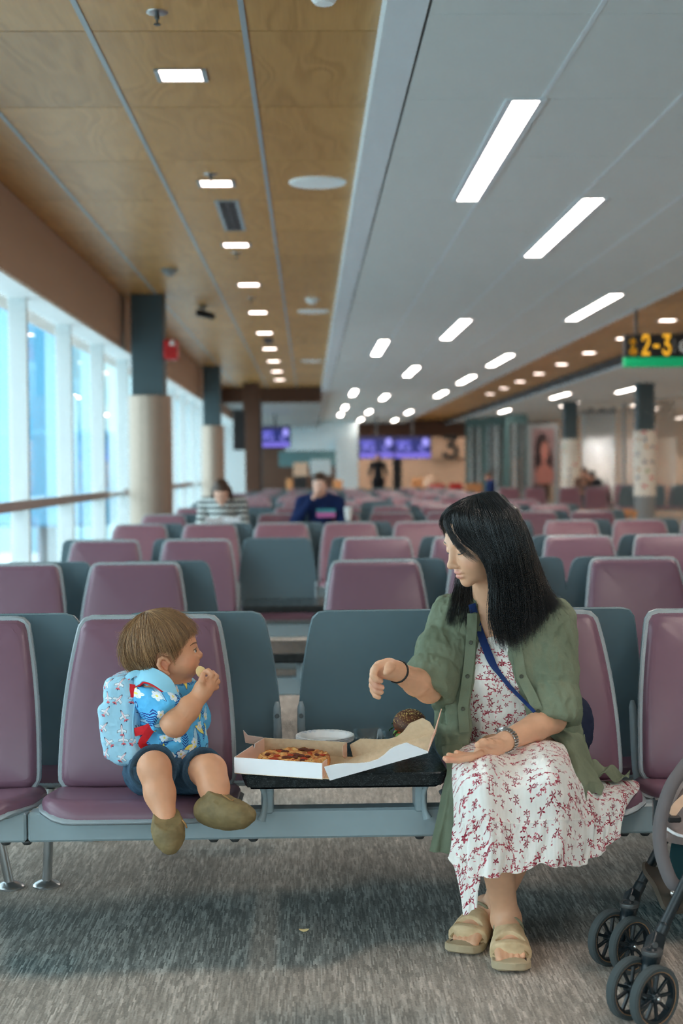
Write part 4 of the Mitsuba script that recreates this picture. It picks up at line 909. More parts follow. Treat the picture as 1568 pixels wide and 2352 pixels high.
for i in range(34):
    a = i*2.399; rad = 0.034+0.016*r_.random(); n_ = 7; u = np.linspace(0, 1, n_)
    base = np.array([rad*math.cos(a)*0.7, rad*math.sin(a)*0.7, -0.006]); tip = np.array([(rad+0.010)*math.cos(a+0.3*(r_.random()-0.5)), (rad+0.010)*math.sin(a), -0.004-0.02*r_.random()])
    cl = base+(tip-base)*u[:, None]+np.array([0, 0, 1])*0.008*np.sin(u*math.pi)[:, None]; w = 0.007*np.sin(u*math.pi*0.92+0.15); sdv = np.cross(tip-base, [0, 0, 1]); sdv /= np.linalg.norm(sdv)
    S = np.stack([cl-sdv*w[:, None]+[0, 0, 0.003], cl+[0, 0, -0.001], cl+sdv*w[:, None]+[0, 0, 0.003*math.sin(i)]], 1); put('leaf', loc(sheet(S, 0.0006), BR, BC), 'm_leaf' if i % 4 else 'm_leaf_light', t, smooth=True)
put('filling', loc(lathe([(0, 0.001), (0.040, 0.001), (0.044, -0.006), (0.042, -0.017), (0, -0.017)], 32), BR, BC), 'm_topping_red', t, smooth=60)
# crumpled clear wrapper with napkins and cutlery
mat('m_napkin', s2l(226, 206, 202), 0.7, 0.3)
g = np.linspace(-1, 1, 34); U, V = np.meshgrid(g, g); Z = 0.022*(1-np.maximum(np.abs(U), np.abs(V))**2)+0.022*(1-np.abs(2*meshkit.fbm(np.stack([U*2.2, V*2.2, 0*U], -1), 3)-1)*2)*np.exp(-(U**2+V**2)*0.6)
S = np.stack([0.158+0.036*U, 3.935+0.036*V, ZT+0.004+np.maximum(Z, 0)], -1)
k = put('plastic_wrapper', sheet(S), 'm_clear', smooth=True); tag(k, 'crumpled clear plastic wrapper between plates and box lid', 'wrapper')
g = np.linspace(-1, 1, 26); U, V = np.meshgrid(g, g); Z = 0.030*np.exp(-(U**2+V**2))*(0.6+0.8*meshkit.fbm(np.stack([U*2+3, V*2, 0*U], -1), 3))
S = np.stack([0.150+0.024*U+0.006*V, 3.940+0.026*V, ZT+0.003+Z], -1); k = put('napkin', sheet(S, 0.001), 'm_napkin', smooth=True); tag(k, 'crumpled pinkish white napkin inside the clear wrapper', 'napkin')
# dropped chip on the carpet
q = F(698, 2137, 0.004)
m = trimesh.creation.icosphere(subdivisions=3, radius=1); m.vertices *= [0.014, 0.010, 0.0022]; m.vertices[:, 2] += 0.004*(m.vertices[:, 0]/0.014)**2; mat('m_chip', s2l(238, 214, 158), 0.6, 0.3)
k = put('chip', moved(m, q), 'm_chip', smooth=True); tag(k, 'pale chip dropped on the carpet in front of the seats', 'chip')
# ------------------------------------------------------------------ people: shared pieces
def skin_mat(name, rgb, rough=0.45):
    def f(p, n, uv): return mi.Color3f(list(rgb))*(0.93+0.14*fbm(p.x*60, p.y*60, p.z*60))
    scene[name] = {'type': 'twosided', 'bsdf': {'type': 'principled', 'base_color': {'type': 'mesh_attribute', 'name': 'vertex_color'}, 'roughness': rough, 'specular': 0.45, 'sheen': 0.15}}
skin_mat('m_skin', (0, 0, 0))
mat('m_hair_black', (0.009, 0.013, 0.016), 0.27, 0.7); mat('m_hair_brown', s2l(122, 92, 64), 0.42, 0.45); mat('m_hair_brown_light', s2l(168, 132, 94), 0.42, 0.45)
mat('m_eye_white', s2l(226, 222, 216), 0.2, 0.5); mat('m_iris', (0.02, 0.012, 0.008), 0.12, 0.5)
class Head:
    def __init__(self, c, f, u, s=1.0): self.c, self.R, self.s = np.array(c, float), rot_of(f, u), s
    def w(self, f, l, u): return self.c+self.R@(np.array([f, l, u])*self.s)
    def inv(self, P_): return ((np.asarray(P_)-self.c)@self.R)/self.s
    def ell(self, S, c, r, k=0.01, op=1): S.ell(self.w(*c), np.array(r)*self.s, self.R, k*self.s, op)
    def ball(self, S, c, r, k=0.01, op=1): S.ell(self.w(*c), np.array([r]*3)*self.s, self.R, k*self.s, op)
    def cone(self, S, a, b, ra, rb, k=0.01): S.cone(self.w(*a), self.w(*b), ra*self.s, rb*self.s, k*self.s)
def adult_head(S, H, closed=True):
    H.ell(S, (-0.012, 0, 0.032), (0.095, 0.074, 0.088), 0.02); H.ell(S, (0.026, 0, -0.004), (0.060, 0.062, 0.082), 0.03)
    H.ell(S, (0.036, 0, -0.060), (0.046, 0.047, 0.044), 0.03); H.ball(S, (0.070, 0, -0.094), 0.0155, 0.025)
    for l in (-1, 1):
        H.ball(S, (0.056, l*0.034, -0.036), 0.026, 0.025); H.ell(S, (0.076, l*0.030, 0.020), (0.010, 0.020, 0.006), 0.016)
        H.ball(S, (0.094, l*0.031, 0.0), 0.012, 0.014, -1); H.ell(S, (0.0745, l*0.031, -0.001), (0.0125, 0.0148, 0.0115), 0.006)
        H.ball(S, (0.094, l*0.0105, -0.041), 0.0075, 0.008)
    H.cone(S, (0.083, 0, 0.012), (0.100, 0, -0.030), 0.0075, 0.0095, 0.012); H.ball(S, (0.1055, 0, -0.036), 0.0098, 0.008)
    H.ell(S, (0.0855, 0, -0.061), (0.0105, 0.022, 0.0068), 0.007); H.ell(S, (0.0845, 0, -0.0735), (0.0105, 0.019, 0.0072), 0.007)
    H.ell(S, (0.096, 0, -0.0672), (0.012, 0.022, 0.0009), 0.003, -1)
def child_head(S, H):
    H.ell(S, (-0.010, 0, 0.030), (0.085, 0.068, 0.074), 0.02); H.ell(S, (0.024, 0, -0.010), (0.056, 0.056, 0.066), 0.03)
    H.ell(S, (0.036, 0, -0.040), (0.040, 0.044, 0.030), 0.03); H.ball(S, (0.062, 0, -0.056), 0.011, 0.02)
    for l in (-1, 1):
        H.ball(S, (0.050, l*0.030, -0.030), 0.026, 0.022); H.ball(S, (0.089, l*0.028, 0.0), 0.011, 0.012, -1); H.ell(S, (0.066, l*0.028, 0.0), (0.0110, 0.0125, 0.0105), 0.004)
        H.ball(S, (0.082, l*0.008, -0.020), 0.0060, 0.007)
        # ear: rim, hollow and lobe
        e = lambda f, u: (f, l*(0.0665+0.25*(-f)), u)
        pts = [e(0.004+0.001, -0.022), e(-0.002, -0.010), e(-0.012, -0.006), e(-0.021, -0.012), e(-0.024, -0.024), e(-0.019, -0.036), e(-0.010, -0.046), e(-0.002, -0.051)]
        S.chain([H.w(*q) for q in pts], [0.0052*H.s]*5+[0.0048*H.s, 0.0054*H.s, 0.0062*H.s], 0.004)
        H.ell(S, (-0.009, l*0.0625, -0.028), (0.012, 0.004, 0.018), 0.006)
    H.cone(S, (0.074, 0, 0.006), (0.084, 0, -0.014), 0.006, 0.0085, 0.010); H.ball(S, (0.087, 0, -0.0165), 0.0088, 0.007)
    H.ell(S, (0.0765, 0, -0.0345), (0.0105, 0.017, 0.0058), 0.006); H.ell(S, (0.0745, 0, -0.0475), (0.010, 0.015, 0.006), 0.006)
    H.ell(S, (0.086, 0, -0.0408), (0.012, 0.014, 0.0032), 0.003, -1)
def colour(v, base, spots):
    """vertex colours: base plus soft regions (centre, radii, R or None, colour, strength)"""
    c = np.tile(np.array(base, float), (len(v), 1))
    m = 0.94+0.12*meshkit.fbm(v*55, 3)[:, None]; c = c*m
    for cen, r, R, col, st in spots:
        l = (v-np.array(cen))@(np.eye(3) if R is None else R)/np.array(r); w = np.clip(1.6-1.6*np.linalg.norm(l, axis=1), 0, 1)[:, None]*st
        c = c*(1-w)+np.array(col)*w
    return np.clip(c, 0, 1)
def front_y(m):
    """(x, z) -> the mesh's nearest surface towards the viewer"""
    v = np.asarray(m.vertices)
    def f(x, z):
        d = np.hypot(v[:, 0]-x, v[:, 2]-z); q = d < 0.012
        return float(v[q, 1].min()) if q.any() else float(v[np.argsort(d)[:20], 1].min())
    return f
def band(pts, width, normal, thick=0.0022, widths=None):
    """a flat strap along points; normal per point (or one) gives its face"""
    p = np.asarray(pts, float); nn = np.broadcast_to(np.asarray(normal, float), p.shape).copy(); t = np.gradient(p, axis=0); t /= np.linalg.norm(t, axis=1, keepdims=True)
    nn -= t*(nn*t).sum(1, keepdims=True); nn /= np.linalg.norm(nn, axis=1, keepdims=True); s = np.cross(t, nn); w = (np.asarray(widths) if widths is not None else np.full(len(p), width))[:, None]/2
    L = np.stack([p-s*w, p-s*w*0.5+nn*thick*0.2, p+nn*thick*0.3, p+s*w*0.5+nn*thick*0.2, p+s*w], 1); return sheet(L, thick)
PX = lambda *a: [P(*q) for q in a]

# ------------------------------------------------------------------ the woman
WSKIN = s2l(216, 168, 136)
wom = thing('person', 'woman with long black hair, open green shirt and floral dress, gesturing over the food', 'person')
B = Solid(); TR = Solid()
f_ = np.array([-0.875, -0.38, -0.30]); H = Head(P(1099, 1242, 3.785), f_, (-0.27, -0.12, 0.95), 0.965)
adult_head(B, H)
nb = P(1133, 1402, 3.90)
B.cone(H.w(-0.018, 0, -0.05), nb, 0.050, 0.054, 0.03)
def torso(S):
    S.chain(PX((1048, 1420, 3.91), (1135, 1402, 3.92), (1258, 1425, 3.91)), [0.046, 0.060, 0.046], 0.05)
    S.ell(P(1148, 1490, 3.92), (0.140, 0.088, 0.125), None, 0.06); S.ell(P(1160, 1600, 3.93), (0.122, 0.090, 0.12), None, 0.06); S.ell(P(1185, 1705, 3.96), (0.150, 0.100, 0.085), None, 0.06)
    for x in (1112, 1186): S.ell(P(x, 1545, 3.855), (0.056, 0.052, 0.058), None, 0.05)
torso(B); torso(TR)
sR, eR, wR = PX((1040, 1425, 3.90), (984, 1583, 3.80), (910, 1541, 3.645)); sL, eL, wL = PX((1262, 1432, 3.90), (1268, 1652, 3.80), (1158, 1703, 3.625))
B.chain([sR, eR], [0.044, 0.037], 0.03); B.chain([eR, eR*0.6+wR*0.4, wR], [0.037, 0.036, 0.0245], 0.010)
B.chain([sL, eL], [0.044, 0.038], 0.03); B.chain([eL, eL*0.65+wL*0.35, wL], [0.038, 0.036, 0.025], 0.008)
def fingers(S, palm, pr, joints, radii=(0.0092, 0.0085, 0.0072), k=0.004):
    for q in joints:
        pts = PX(*q); n_ = len(pts); S.chain(pts, np.interp(np.linspace(0, 1, n_), np.linspace(0, 1, len(radii)), radii), k)
# her right hand, curled over the food
B.chain([wR]+PX((893, 1536, 3.625), (874, 1535, 3.615)), [0.0235, 0.025, 0.021], 0.012); B.chain(PX((893, 1540, 3.65), (872, 1542, 3.645)), [0.022, 0.019], 0.012)
fingers(B, None, None, [[(874, 1529, 3.603), (862, 1534, 3.59), (857, 1551, 3.582), (864, 1560, 3.582), (874, 1564, 3.586)],
    [(871, 1532, 3.622), (858, 1540, 3.612), (855, 1563, 3.602), (864, 1574, 3.600), (877, 1579, 3.602)],
    [(869, 1536, 3.640), (857, 1548, 3.634), (855, 1575, 3.624), (863, 1586, 3.620), (875, 1590, 3.620)],
    [(870, 1541, 3.656), (860, 1556, 3.652), (857, 1585, 3.646), (862, 1596, 3.642), (869, 1601, 3.640)]], (0.0095, 0.0088, 0.0070))
B.chain(PX((900, 1530, 3.615), (896, 1531, 3.595), (891, 1537, 3.582), (886, 1545, 3.574)), [0.013, 0.0115, 0.0098, 0.0078], 0.006)
# her left hand, palm up on the lap
B.chain([wL]+PX((1132, 1716, 3.595), (1103, 1729, 3.565)), [0.0245, 0.024, 0.017], 0.007); B.chain(PX((1140, 1722, 3.62), (1106, 1733, 3.600)), [0.020, 0.016], 0.007)
fingers(B, None, None, [[(1103, 1731, 3.545), (1080, 1740, 3.522), (1052, 1746, 3.497), (1026, 1746, 3.472)], [(1100, 1733, 3.562), (1078, 1741, 3.543), (1048, 1744, 3.518), (1022, 1742, 3.495)],
    [(1100, 1733, 3.582), (1080, 1739, 3.565), (1052, 1740, 3.543), (1030, 1735, 3.523)], [(1104, 1732, 3.600), (1086, 1736, 3.588), (1064, 1735, 3.570), (1048, 1729, 3.556)]], (0.0096, 0.0088, 0.0072))
B.chain(PX((1142, 1712, 3.585), (1124, 1707, 3.555), (1110, 1706, 3.537), (1097, 1711, 3.522)), [0.0155, 0.0125, 0.0105, 0.0085], 0.007)
# legs, crossed at the ankles
hR, hL = PX((1145, 1722, 3.93), (1235, 1722, 3.93)); kR, kL = PX((1120, 1822, 3.56), (1258, 1815, 3.56))
tipR, tipL = F(1177, 2242), F(1052, 2200); dR_, dL_ = np.array([-0.085, -0.996, 0]), np.array([-0.40, -0.917, 0])
heelR, heelL = tipR-dR_*0.246+[0, 0, 0.045], tipL-dL_*0.246+[0, 0, 0.045]; toeR, toeL = heelR+dR_*0.17-[0, 0, 0.015], heelL+dL_*0.17-[0, 0, 0.015]
aR, aL = P(1162, 2112, heelR[1]-0.035), P(1128, 2098, heelL[1]-0.03)
B.chain([hR, kR], [0.062, 0.052], 0.03); B.chain([kR, kR*0.62+aR*0.38+[0, 0.03, 0], aR], [0.050, 0.047, 0.032], 0.03)
B.chain([hL, kL], [0.062, 0.052], 0.03); B.chain([kL, kL*0.62+aL*0.38+[0, 0.03, 0], aL], [0.050, 0.047, 0.032], 0.03)
for an, he, to in ((aR, heelR, toeR), (aL, heelL, toeL)):
    d = (to-he)/np.linalg.norm(to-he); sd_ = np.cross(d, [0, 0, 1.0]); big = 1 if an is aR else -1
    B.cone(an, he+[0, 0, 0.02], 0.033, 0.030, 0.02); B.cone(an+d*0.01, he+d*0.12+[0, 0, 0.012], 0.032, 0.028, 0.03); B.ell(he+d*0.15+[0, 0, 0.004], (0.03, 0.043, 0.02), np.stack([d, -sd_, [0, 0, 1]], 1), 0.02)
    for i in range(5):
        o = sd_*(0.033-0.0165*i)*(-big)*-1; o = sd_*big*(-0.031+0.0155*i)*-1
        r_ = 0.0125 if i == 0 else 0.0096-0.0005*i; L_ = 0.052-0.005*i
        b0 = he+d*0.150+o*0.95; B.chain([b0+[0, 0, 0.004], b0+d*L_*0.55+[0, 0, 0.006], b0+d*L_+[0, 0, -0.002]], [r_, r_*0.95, r_*0.9], 0.004)
bm = B.mesh(0.0027, smooth=5)
lip = s2l(196, 116, 112); blush = s2l(214, 142, 120)
bc = colour(np.asarray(bm.vertices), WSKIN, [(H.w(0.088, 0, -0.0605), (0.016, 0.023, 0.0075), H.R, lip, 0.85), (H.w(0.088, 0, -0.0735), (0.016, 0.020, 0.008), H.R, lip, 0.85),
    (H.w(0.066, 0.045, -0.035), (0.03, 0.03, 0.025), H.R, blush, 0.35), (P(1025, 1745, 3.48), (0.03, 0.03, 0.03), None, s2l(222, 150, 128), 0.5), (P(868, 1575, 3.6), (0.03, 0.04, 0.03), None, s2l(222, 158, 138), 0.5)])
put('body', bm, 'm_skin', wom, smooth=True, color=bc)
# brows, lashes
def face_line(H, pts, r, push=0.0):
    return tube([H.w(*q)+H.R[:, 0]*push for q in pts], r, 6)
for l in (1, -1):
    put('eyebrow', face_line(H, [(0.089, l*0.014, 0.019), (0.089, l*0.024, 0.024), (0.085, l*0.036, 0.0245), (0.076, l*0.047, 0.019)], [0.0011, 0.0021, 0.0018, 0.0006]), 'm_hair_black', wom, smooth=True)
    put('eyelashes', face_line(H, [(0.0835, l*0.019, -0.0068), (0.0865, l*0.028, -0.0085), (0.0845, l*0.037, -0.0075), (0.0775, l*0.0465, -0.004), (0.0745, l*0.0505, -0.0035)], [0.0006, 0.0013, 0.0015, 0.0012, 0.0004]), 'm_hair_black', wom, smooth=True)
# hair: dark base volumes and combed strands
HS = Solid()
H.ell(HS, (-0.014, 0, 0.032), (0.098, 0.079, 0.093), 0.02)
HS.chain(PX((1125, 1205, 3.775), (1150, 1300, 3.765), (1165, 1400, 3.78), (1170, 1460, 3.79)), [0.054, 0.038, 0.028, 0.008], 0.03)
HS.chain(PX((1160, 1195, 3.81), (1190, 1290, 3.80), (1208, 1370, 3.82), (1225, 1430, 3.84)), [0.046, 0.038, 0.028, 0.006], 0.03)
HS.chain(PX((1130, 1240, 3.85), (1160, 1330, 3.89), (1180, 1400, 3.93)), [0.058, 0.055, 0.03], 0.03)
HS.chain(PX((1080, 1335, 3.91), (1068, 1385, 3.88), (1058, 1420, 3.86)), [0.024, 0.018, 0.006], 0.02)
def hair_cut(Q):
    l = H.inv(Q); z = Q[:, 2]
    lim = np.interp(l[:, 2], [-0.2, -0.10, -0.03, 0.02, 0.06, 0.085, 0.13], [0.0, 0.0, 0.022, 0.052, 0.072, 0.12, 0.2])
    d = np.where(l[:, 2] < -0.09, -1.0, l[:, 0]-lim)
    return np.where(l[:, 1] < -0.02, np.where(l[:, 2] < 0.03, np.where(l[:, 2] > -0.085, l[:, 0]-0.0, -1.0), d), d)
hm = HS.mesh(0.004, cut=hair_cut, smooth=10)
hair = put('hair', hm, 'm_hair_black', wom, smooth=True, label='long straight black hair')
def comb(guides, K, n=26, spread=0.004, wav=0.003, seed=0, ends=0.06):
    """strands between neighbouring guide curves"""
    rg = np.random.default_rng(seed); G = np.stack([np.stack([np.interp(np.linspace(0, 1, n), np.linspace(0, 1, len(b_)), b_[:, a]) for a in range(3)], 1) for b_ in [bez(*g, n=14) for g in guides]])
    t = rg.random(K)*(len(G)-1); tc = (np.floor(t*9)+0.5)/9; cl = rg.random(K)<0.8; i = np.minimum(t.astype(int), len(G)-2); w = (t-i)[:, None, None]; c = G[i]*(1-w)+G[i+1]*w
    i2 = np.minimum(tc.astype(int), len(G)-2); w2 = (tc-i2)[:, None, None]; cc = G[i2]*(1-w2)+G[i2+1]*w2; pull = (np.linspace(0, 1, n)**1.4*0.62)[None, :, None]*cl[:, None, None]; c = c*(1-pull)+cc*pull; ck = np.floor(t*9).astype(int); c = c+0.009*np.sin(ck[:, None, None]*2.4+np.linspace(0, 1, n)[None, :, None]*(4+ck[:, None, None]%3))*np.linspace(0, 1, n)[None, :, None]*np.array([1.0, 0.6, 0])
    o = rg.normal(size=(K, 1, 3))*spread; u = np.linspace(0, 1, n)[None, :, None]; c = c+o*(0.35+1.1*u)
    c = c+wav*np.sin(u*np.pi*(2+3*rg.random((K, 1, 1)))+rg.random((K, 1, 3))*6.28)*u
    L = 1-ends*rg.random((K, 1)); s = np.linspace(0, 1, n)[None]*L; idx = s*(n-1); a = np.minimum(idx.astype(int), n-2); fr = (idx-a)[..., None]; k_ = np.arange(K)[:, None]
    return c[k_, a]*(1-fr)+c[k_, a+1]*fr
gA = [PX((1074, 1152, 3.715), (1040, 1178, 3.678), (1050, 1228, 3.672), (1108, 1276, 3.672), (1130, 1330, 3.685), (1134, 1405, 3.70), (1146, 1478, 3.72)),
      PX((1086, 1143, 3.725), (1080, 1185, 3.670), (1102, 1240, 3.662), (1130, 1290, 3.665), (1140, 1350, 3.68), (1142, 1420, 3.695), (1158, 1493, 3.715)),
      PX((1098, 1137, 3.735), (1125, 1185, 3.675), (1142, 1240, 3.668), (1156, 1300, 3.67), (1166, 1360, 3.69), (1172, 1430, 3.71), (1180, 1497, 3.73)),
      PX((1116, 1132, 3.76), (1158, 1180, 3.70), (1178, 1240, 3.69), (1190, 1300, 3.695), (1198, 1360, 3.715), (1202, 1425, 3.735), (1206, 1478, 3.75)),
      PX((1134, 1132, 3.79), (1182, 1185, 3.75), (1202, 1245, 3.74), (1215, 1305, 3.745), (1225, 1360, 3.765), (1229, 1410, 3.785), (1224, 1452, 3.80)),
      PX((1148, 1137, 3.82), (1196, 1200, 3.80), (1215, 1260, 3.795), (1231, 1320, 3.80), (1243, 1362, 3.81), (1252, 1395, 3.825), (1256, 1425, 3.835)),
      PX((1155, 1142, 3.85), (1203, 1212, 3.85), (1224, 1275, 3.85), (1241, 1328, 3.85), (1258, 1365, 3.85), (1276, 1388, 3.85), (1296, 1408, 3.85)),
      PX((1160, 1150, 3.90), (1198, 1215, 3.92), (1222, 1280, 3.92), (1238, 1328, 3.92), (1250, 1360, 3.93), (1258, 1385, 3.94), (1262, 1405, 3.95))]
gB = [PX((1080, 1146, 3.725), (1048, 1162, 3.705), (1020, 1186, 3.71), (1020, 1210, 3.745), (1058, 1262, 3.85), (1056, 1330, 3.88), (1042, 1385, 3.855), (1032, 1438, 3.83)),
      PX((1092, 1139, 3.745), (1050, 1157, 3.74), (1022, 1182, 3.76), (1030, 1216, 3.80), (1066, 1280, 3.87), (1066, 1340, 3.88), (1062, 1390, 3.85), (1052, 1440, 3.825)),
      PX((1110, 1134, 3.78), (1062, 1152, 3.79), (1032, 1190, 3.84), (1036, 1245, 3.88), (1064, 1310, 3.91), (1082, 1350, 3.88), (1082, 1395, 3.845), (1074, 1436, 3.825))]
gF = [PX((1076, 1150, 3.712), (1040, 1170, 3.69), (1026, 1196, 3.68), (1036, 1226, 3.672), (1062, 1258, 3.667), (1096, 1286, 3.665)),
      PX((1072, 1153, 3.712), (1036, 1176, 3.687), (1024, 1204, 3.68), (1042, 1240, 3.672), (1072, 1272, 3.665), (1098, 1290, 3.663))]
put('locks', strands(comb(gA, 5200, 26, 0.0050, 0.0035, 1, 0.18), 0.00075, 0.0002), 'm_hair_black', hair, smooth=True, label='combed strands of hair')
put('locks', strands(comb(gB, 1500, 24, 0.0045, 0.0025, 2), 0.00075, 0.0002), 'm_hair_black', hair, smooth=True)
put('fringe', strands(comb(gF, 170, 20, 0.0030, 0.001, 3, 0.4), 0.0006, 0.0002), 'm_hair_black', hair, smooth=True)
# dress
def sprig_fn(p, n, uv):
    U, V = p.x, p.z+dr.minimum(p.y, 3.79)*0.85
    wob = noise(U*30, V*30)*0.02
    base = mix(s2l(236, 232, 226), s2l(246, 243, 238), noise(U*260+wob*200, V*12))
    red, pink = mi.Color3f(s2l(138, 34, 56)), mi.Color3f(s2l(196, 112, 122))
    def layer(c, cell, r0, petals, col, seed, dens):
        u, v = U/cell, V/cell
        for i in (-1, 0, 1):
            for j in (-1, 0, 1):
                cx, cy = dr.floor(u)+i, dr.floor(v)+j; k1, k2, k3 = cell_rand(cx, cy, seed), cell_rand(cx, cy, seed+1), cell_rand(cx, cy, seed+2)
                dx, dy = u-cx-0.15-0.7*k1, v-cy-0.15-0.7*k2; rr = dr.sqrt(dx*dx+dy*dy)*cell; th = dr.atan2(dy, dx)
                c = dr.select((k3 < dens) & (rr < r0*(0.50+0.50*dr.cos(petals*th+k3*40))*(0.7+0.6*k1)), col, c)
        return c
    # stems: thin contour lines of noise, kept in patches, with leaves beside them and flowers between
    def gf(a, b): return noise(a*30+3*noise(a*10, b*10), b*30)
    g = gf(U, V); e = 0.0008; gr = dr.sqrt(dr.square(gf(U+e, V)-g)+dr.square(gf(U, V+e)-g))/e
    m = noise(U*19+7, V*19+3); near = dr.abs(g-0.5)/dr.maximum(gr, 4.0)
    c = dr.select((near < 0.0006) & (m > 0.34), mi.Color3f(s2l(176, 78, 92)), base)
    leaves = layer(c, 0.0098, 0.0050, 2, mi.Color3f(s2l(170, 64, 80)), 11, 0.85)
    c = dr.select((near < 0.0055) & (m > 0.34), leaves, c)
    c = layer(c, 0.026, 0.0078, 5, red, 31, 0.72); c = layer(c, 0.022, 0.0055, 3, red, 41, 0.45); c = layer(c, 0.016, 0.0038, 2, pink, 51, 0.4)
    return c
def crepe_bump(p, n, uv): return noise(p.x*420+noise(p.x*50, p.z*50)*4, p.z*60, p.y*200)
mat('m_dress', None, 0.8, 0.2, tex=proc(sprig_fn))
zneck = P(1130, 1471, 3.85)[2]; zw = P(1150, 1790, 3.85)[2]
dm = TR.mesh(0.004, offset=0.007, cut=lambda Q: np.maximum(Q[:, 2]-zneck-0.012*np.cos((Q[:, 0]-0.50)*30), zw-Q[:, 2]), smooth=6)
dm = wrinkle(dm, 0.0035, (26, 20, 7), 4)
dress = part('dress', wom); labels[dress] = {'label': 'white dress printed with small red flowers'}
put('bodice', dm, 'm_dress', dress, smooth=True)
rows_ = [PX((1062, 1712, 3.87), (1090, 1705, 3.83), (1140, 1700, 3.815), (1195, 1695, 3.815), (1245, 1700, 3.83), (1290, 1712, 3.88), (1312, 1740, 3.95), (1330, 1775, 4.0), (1345, 1790, 4.03), (1360, 1797, 4.05)),
    PX((1045, 1735, 3.72), (1075, 1722, 3.68), (1125, 1716, 3.66), (1182, 1722, 3.68), (1240, 1708, 3.66), (1288, 1714, 3.70), (1315, 1745, 3.78), (1345, 1780, 3.88), (1385, 1793, 3.93), (1425, 1796, 3.95)),
    PX((1038, 1768, 3.60), (1065, 1752, 3.545), (1115, 1745, 3.50), (1182, 1766, 3.54), (1250, 1738, 3.50), (1295, 1745, 3.54), (1318, 1775, 3.64), (1355, 1800, 3.77), (1410, 1797, 3.82), (1465, 1797, 3.83)),
    PX((1040, 1815, 3.57), (1060, 1805, 3.50), (1115, 1800, 3.445), (1185, 1815, 3.49), (1260, 1795, 3.445), (1312, 1800, 3.50), (1340, 1815, 3.62), (1375, 1822, 3.69), (1425, 1820, 3.71), (1462, 1820, 3.73)),
    PX((1044, 1880, 3.565), (1065, 1875, 3.505), (1120, 1872, 3.455), (1190, 1880, 3.50), (1265, 1870, 3.47), (1320, 1870, 3.53), (1350, 1872, 3.62), (1385, 1868, 3.66), (1420, 1860, 3.68), (1442, 1852, 3.70)),
    PX((1042, 1930, 3.565), (1075, 1930, 3.515), (1128, 1930, 3.47), (1195, 1930, 3.51), (1265, 1925, 3.49), (1320, 1920, 3.55), (1352, 1915, 3.62), (1385, 1905, 3.65), (1412, 1890, 3.67), (1432, 1876, 3.69)),
    PX((1032, 1968, 3.57), (1072, 2010, 3.53), (1120, 2015, 3.49), (1185, 2003, 3.52), (1250, 1985, 3.51), (1300, 1992, 3.55), (1335, 1985, 3.61), (1375, 1962, 3.64), (1405, 1935, 3.66), (1426, 1910, 3.68))]
S = net_surface(rows_, 260, 150); m = sheet(S); v = np.asarray(m.vertices); n_ = vnormals(m)
u = np.tile(np.linspace(0, 1, 260), 150); w = np.repeat(np.linspace(0, 1, 150), 260)
ph = u*46+2.2*meshkit.noise(np.stack([u*6, w*2, 0*u], -1), 3)*2; amp = 0.0005+0.0075*np.clip((w-0.42)/0.58, 0, 1)**1.3
low = np.clip((w-0.70)/0.04, 0, 1); d = amp*np.sin(ph)+0.0035*low*np.sin(u*92+3*meshkit.noise(np.stack([u*14, w*3, 0*u], -1), 5)); d += 0.006*(meshkit.fbm(np.stack([u*9, w*7, 0*u], -1), 3, 8)-0.5)*np.clip(1.2-w, 0, 1)
sgn = -1 if n_[len(n_)//2][1] > 0 else 1
Sf = (v+n_*sgn*d[:, None]).reshape(150, 260, 3); put('skirt', sheet(Sf), 'm_dress', dress, smooth=True)
# the long front corner of the hem on the left
cr = [PX((1034, 1962, 3.575), (1050, 1968, 3.545), (1072, 1985, 3.53), (1100, 2000, 3.51)), PX((1046, 2005, 3.575), (1062, 2010, 3.55), (1080, 2020, 3.535), (1102, 2022, 3.52)), PX((1056, 2050, 3.575), (1070, 2052, 3.555), (1084, 2050, 3.54), (1098, 2045, 3.53)), PX((1063, 2104, 3.575), (1073, 2100, 3.56), (1083, 2092, 3.55), (1095, 2084, 3.545))]
put('hem_corner', sheet(net_surface(cr, 40, 50)+0.003*np.sin(np.linspace(0, 12, 40))[None, :, None]*np.array([0, 1.0, 0]), 0.0008), 'm_dress', dress, smooth=True)
put('seam', tube(Sf[int(150*0.705), ::2]+[0, -0.0012, 0], 0.0009, 5), 'm_dress', dress)
put('hem', tube(Sf[-1, ::2], 0.0014, 5), 'm_dress', dress)
# green shirt, open at the front
def shirt_fn(p, n, uv): return mix(s2l(94, 105, 86), s2l(128, 138, 117), fbm(p.x*16, p.y*16, p.z*11)*0.9)*(0.92+0.16*noise(p.x*900, p.y*900, p.z*900))
def crease_fn(p, n, uv): return 1-dr.abs(2*fbm(p.x*22+p.z*9, p.y*22, p.z*17-p.x*7, 3)-1)
mat('m_shirt', None, 0.75, 0.25, tex=proc(shirt_fn), bump=proc(crease_fn, 2e-3), bscale=0.007)
SH = Solid(); torso(SH); SH.p = [q for q in SH.p if not (q[0] == 'e' and q[1][1][0] > 0.15)]
SH.chain(PX((1052, 1470, 3.90), (1050, 1590, 3.885), (1052, 1700, 3.86)), [0.050, 0.046, 0.040], 0.05); SH.chain(PX((1250, 1480, 3.91), (1255, 1600, 3.94), (1275, 1700, 3.98)), [0.055, 0.055, 0.05], 0.05)
SH.chain([sR, sR*0.5+eR*0.5, eR*0.90+sR*0.10], [0.046, 0.042, 0.040], 0.03); SH.chain([sL, sL*0.5+eL*0.5, eL*0.93+sL*0.07], [0.047, 0.046, 0.044], 0.03)
uR_, uL_ = (eR-sR)/np.linalg.norm(eR-sR), (eL-sL)/np.linalg.norm(eL-sL)
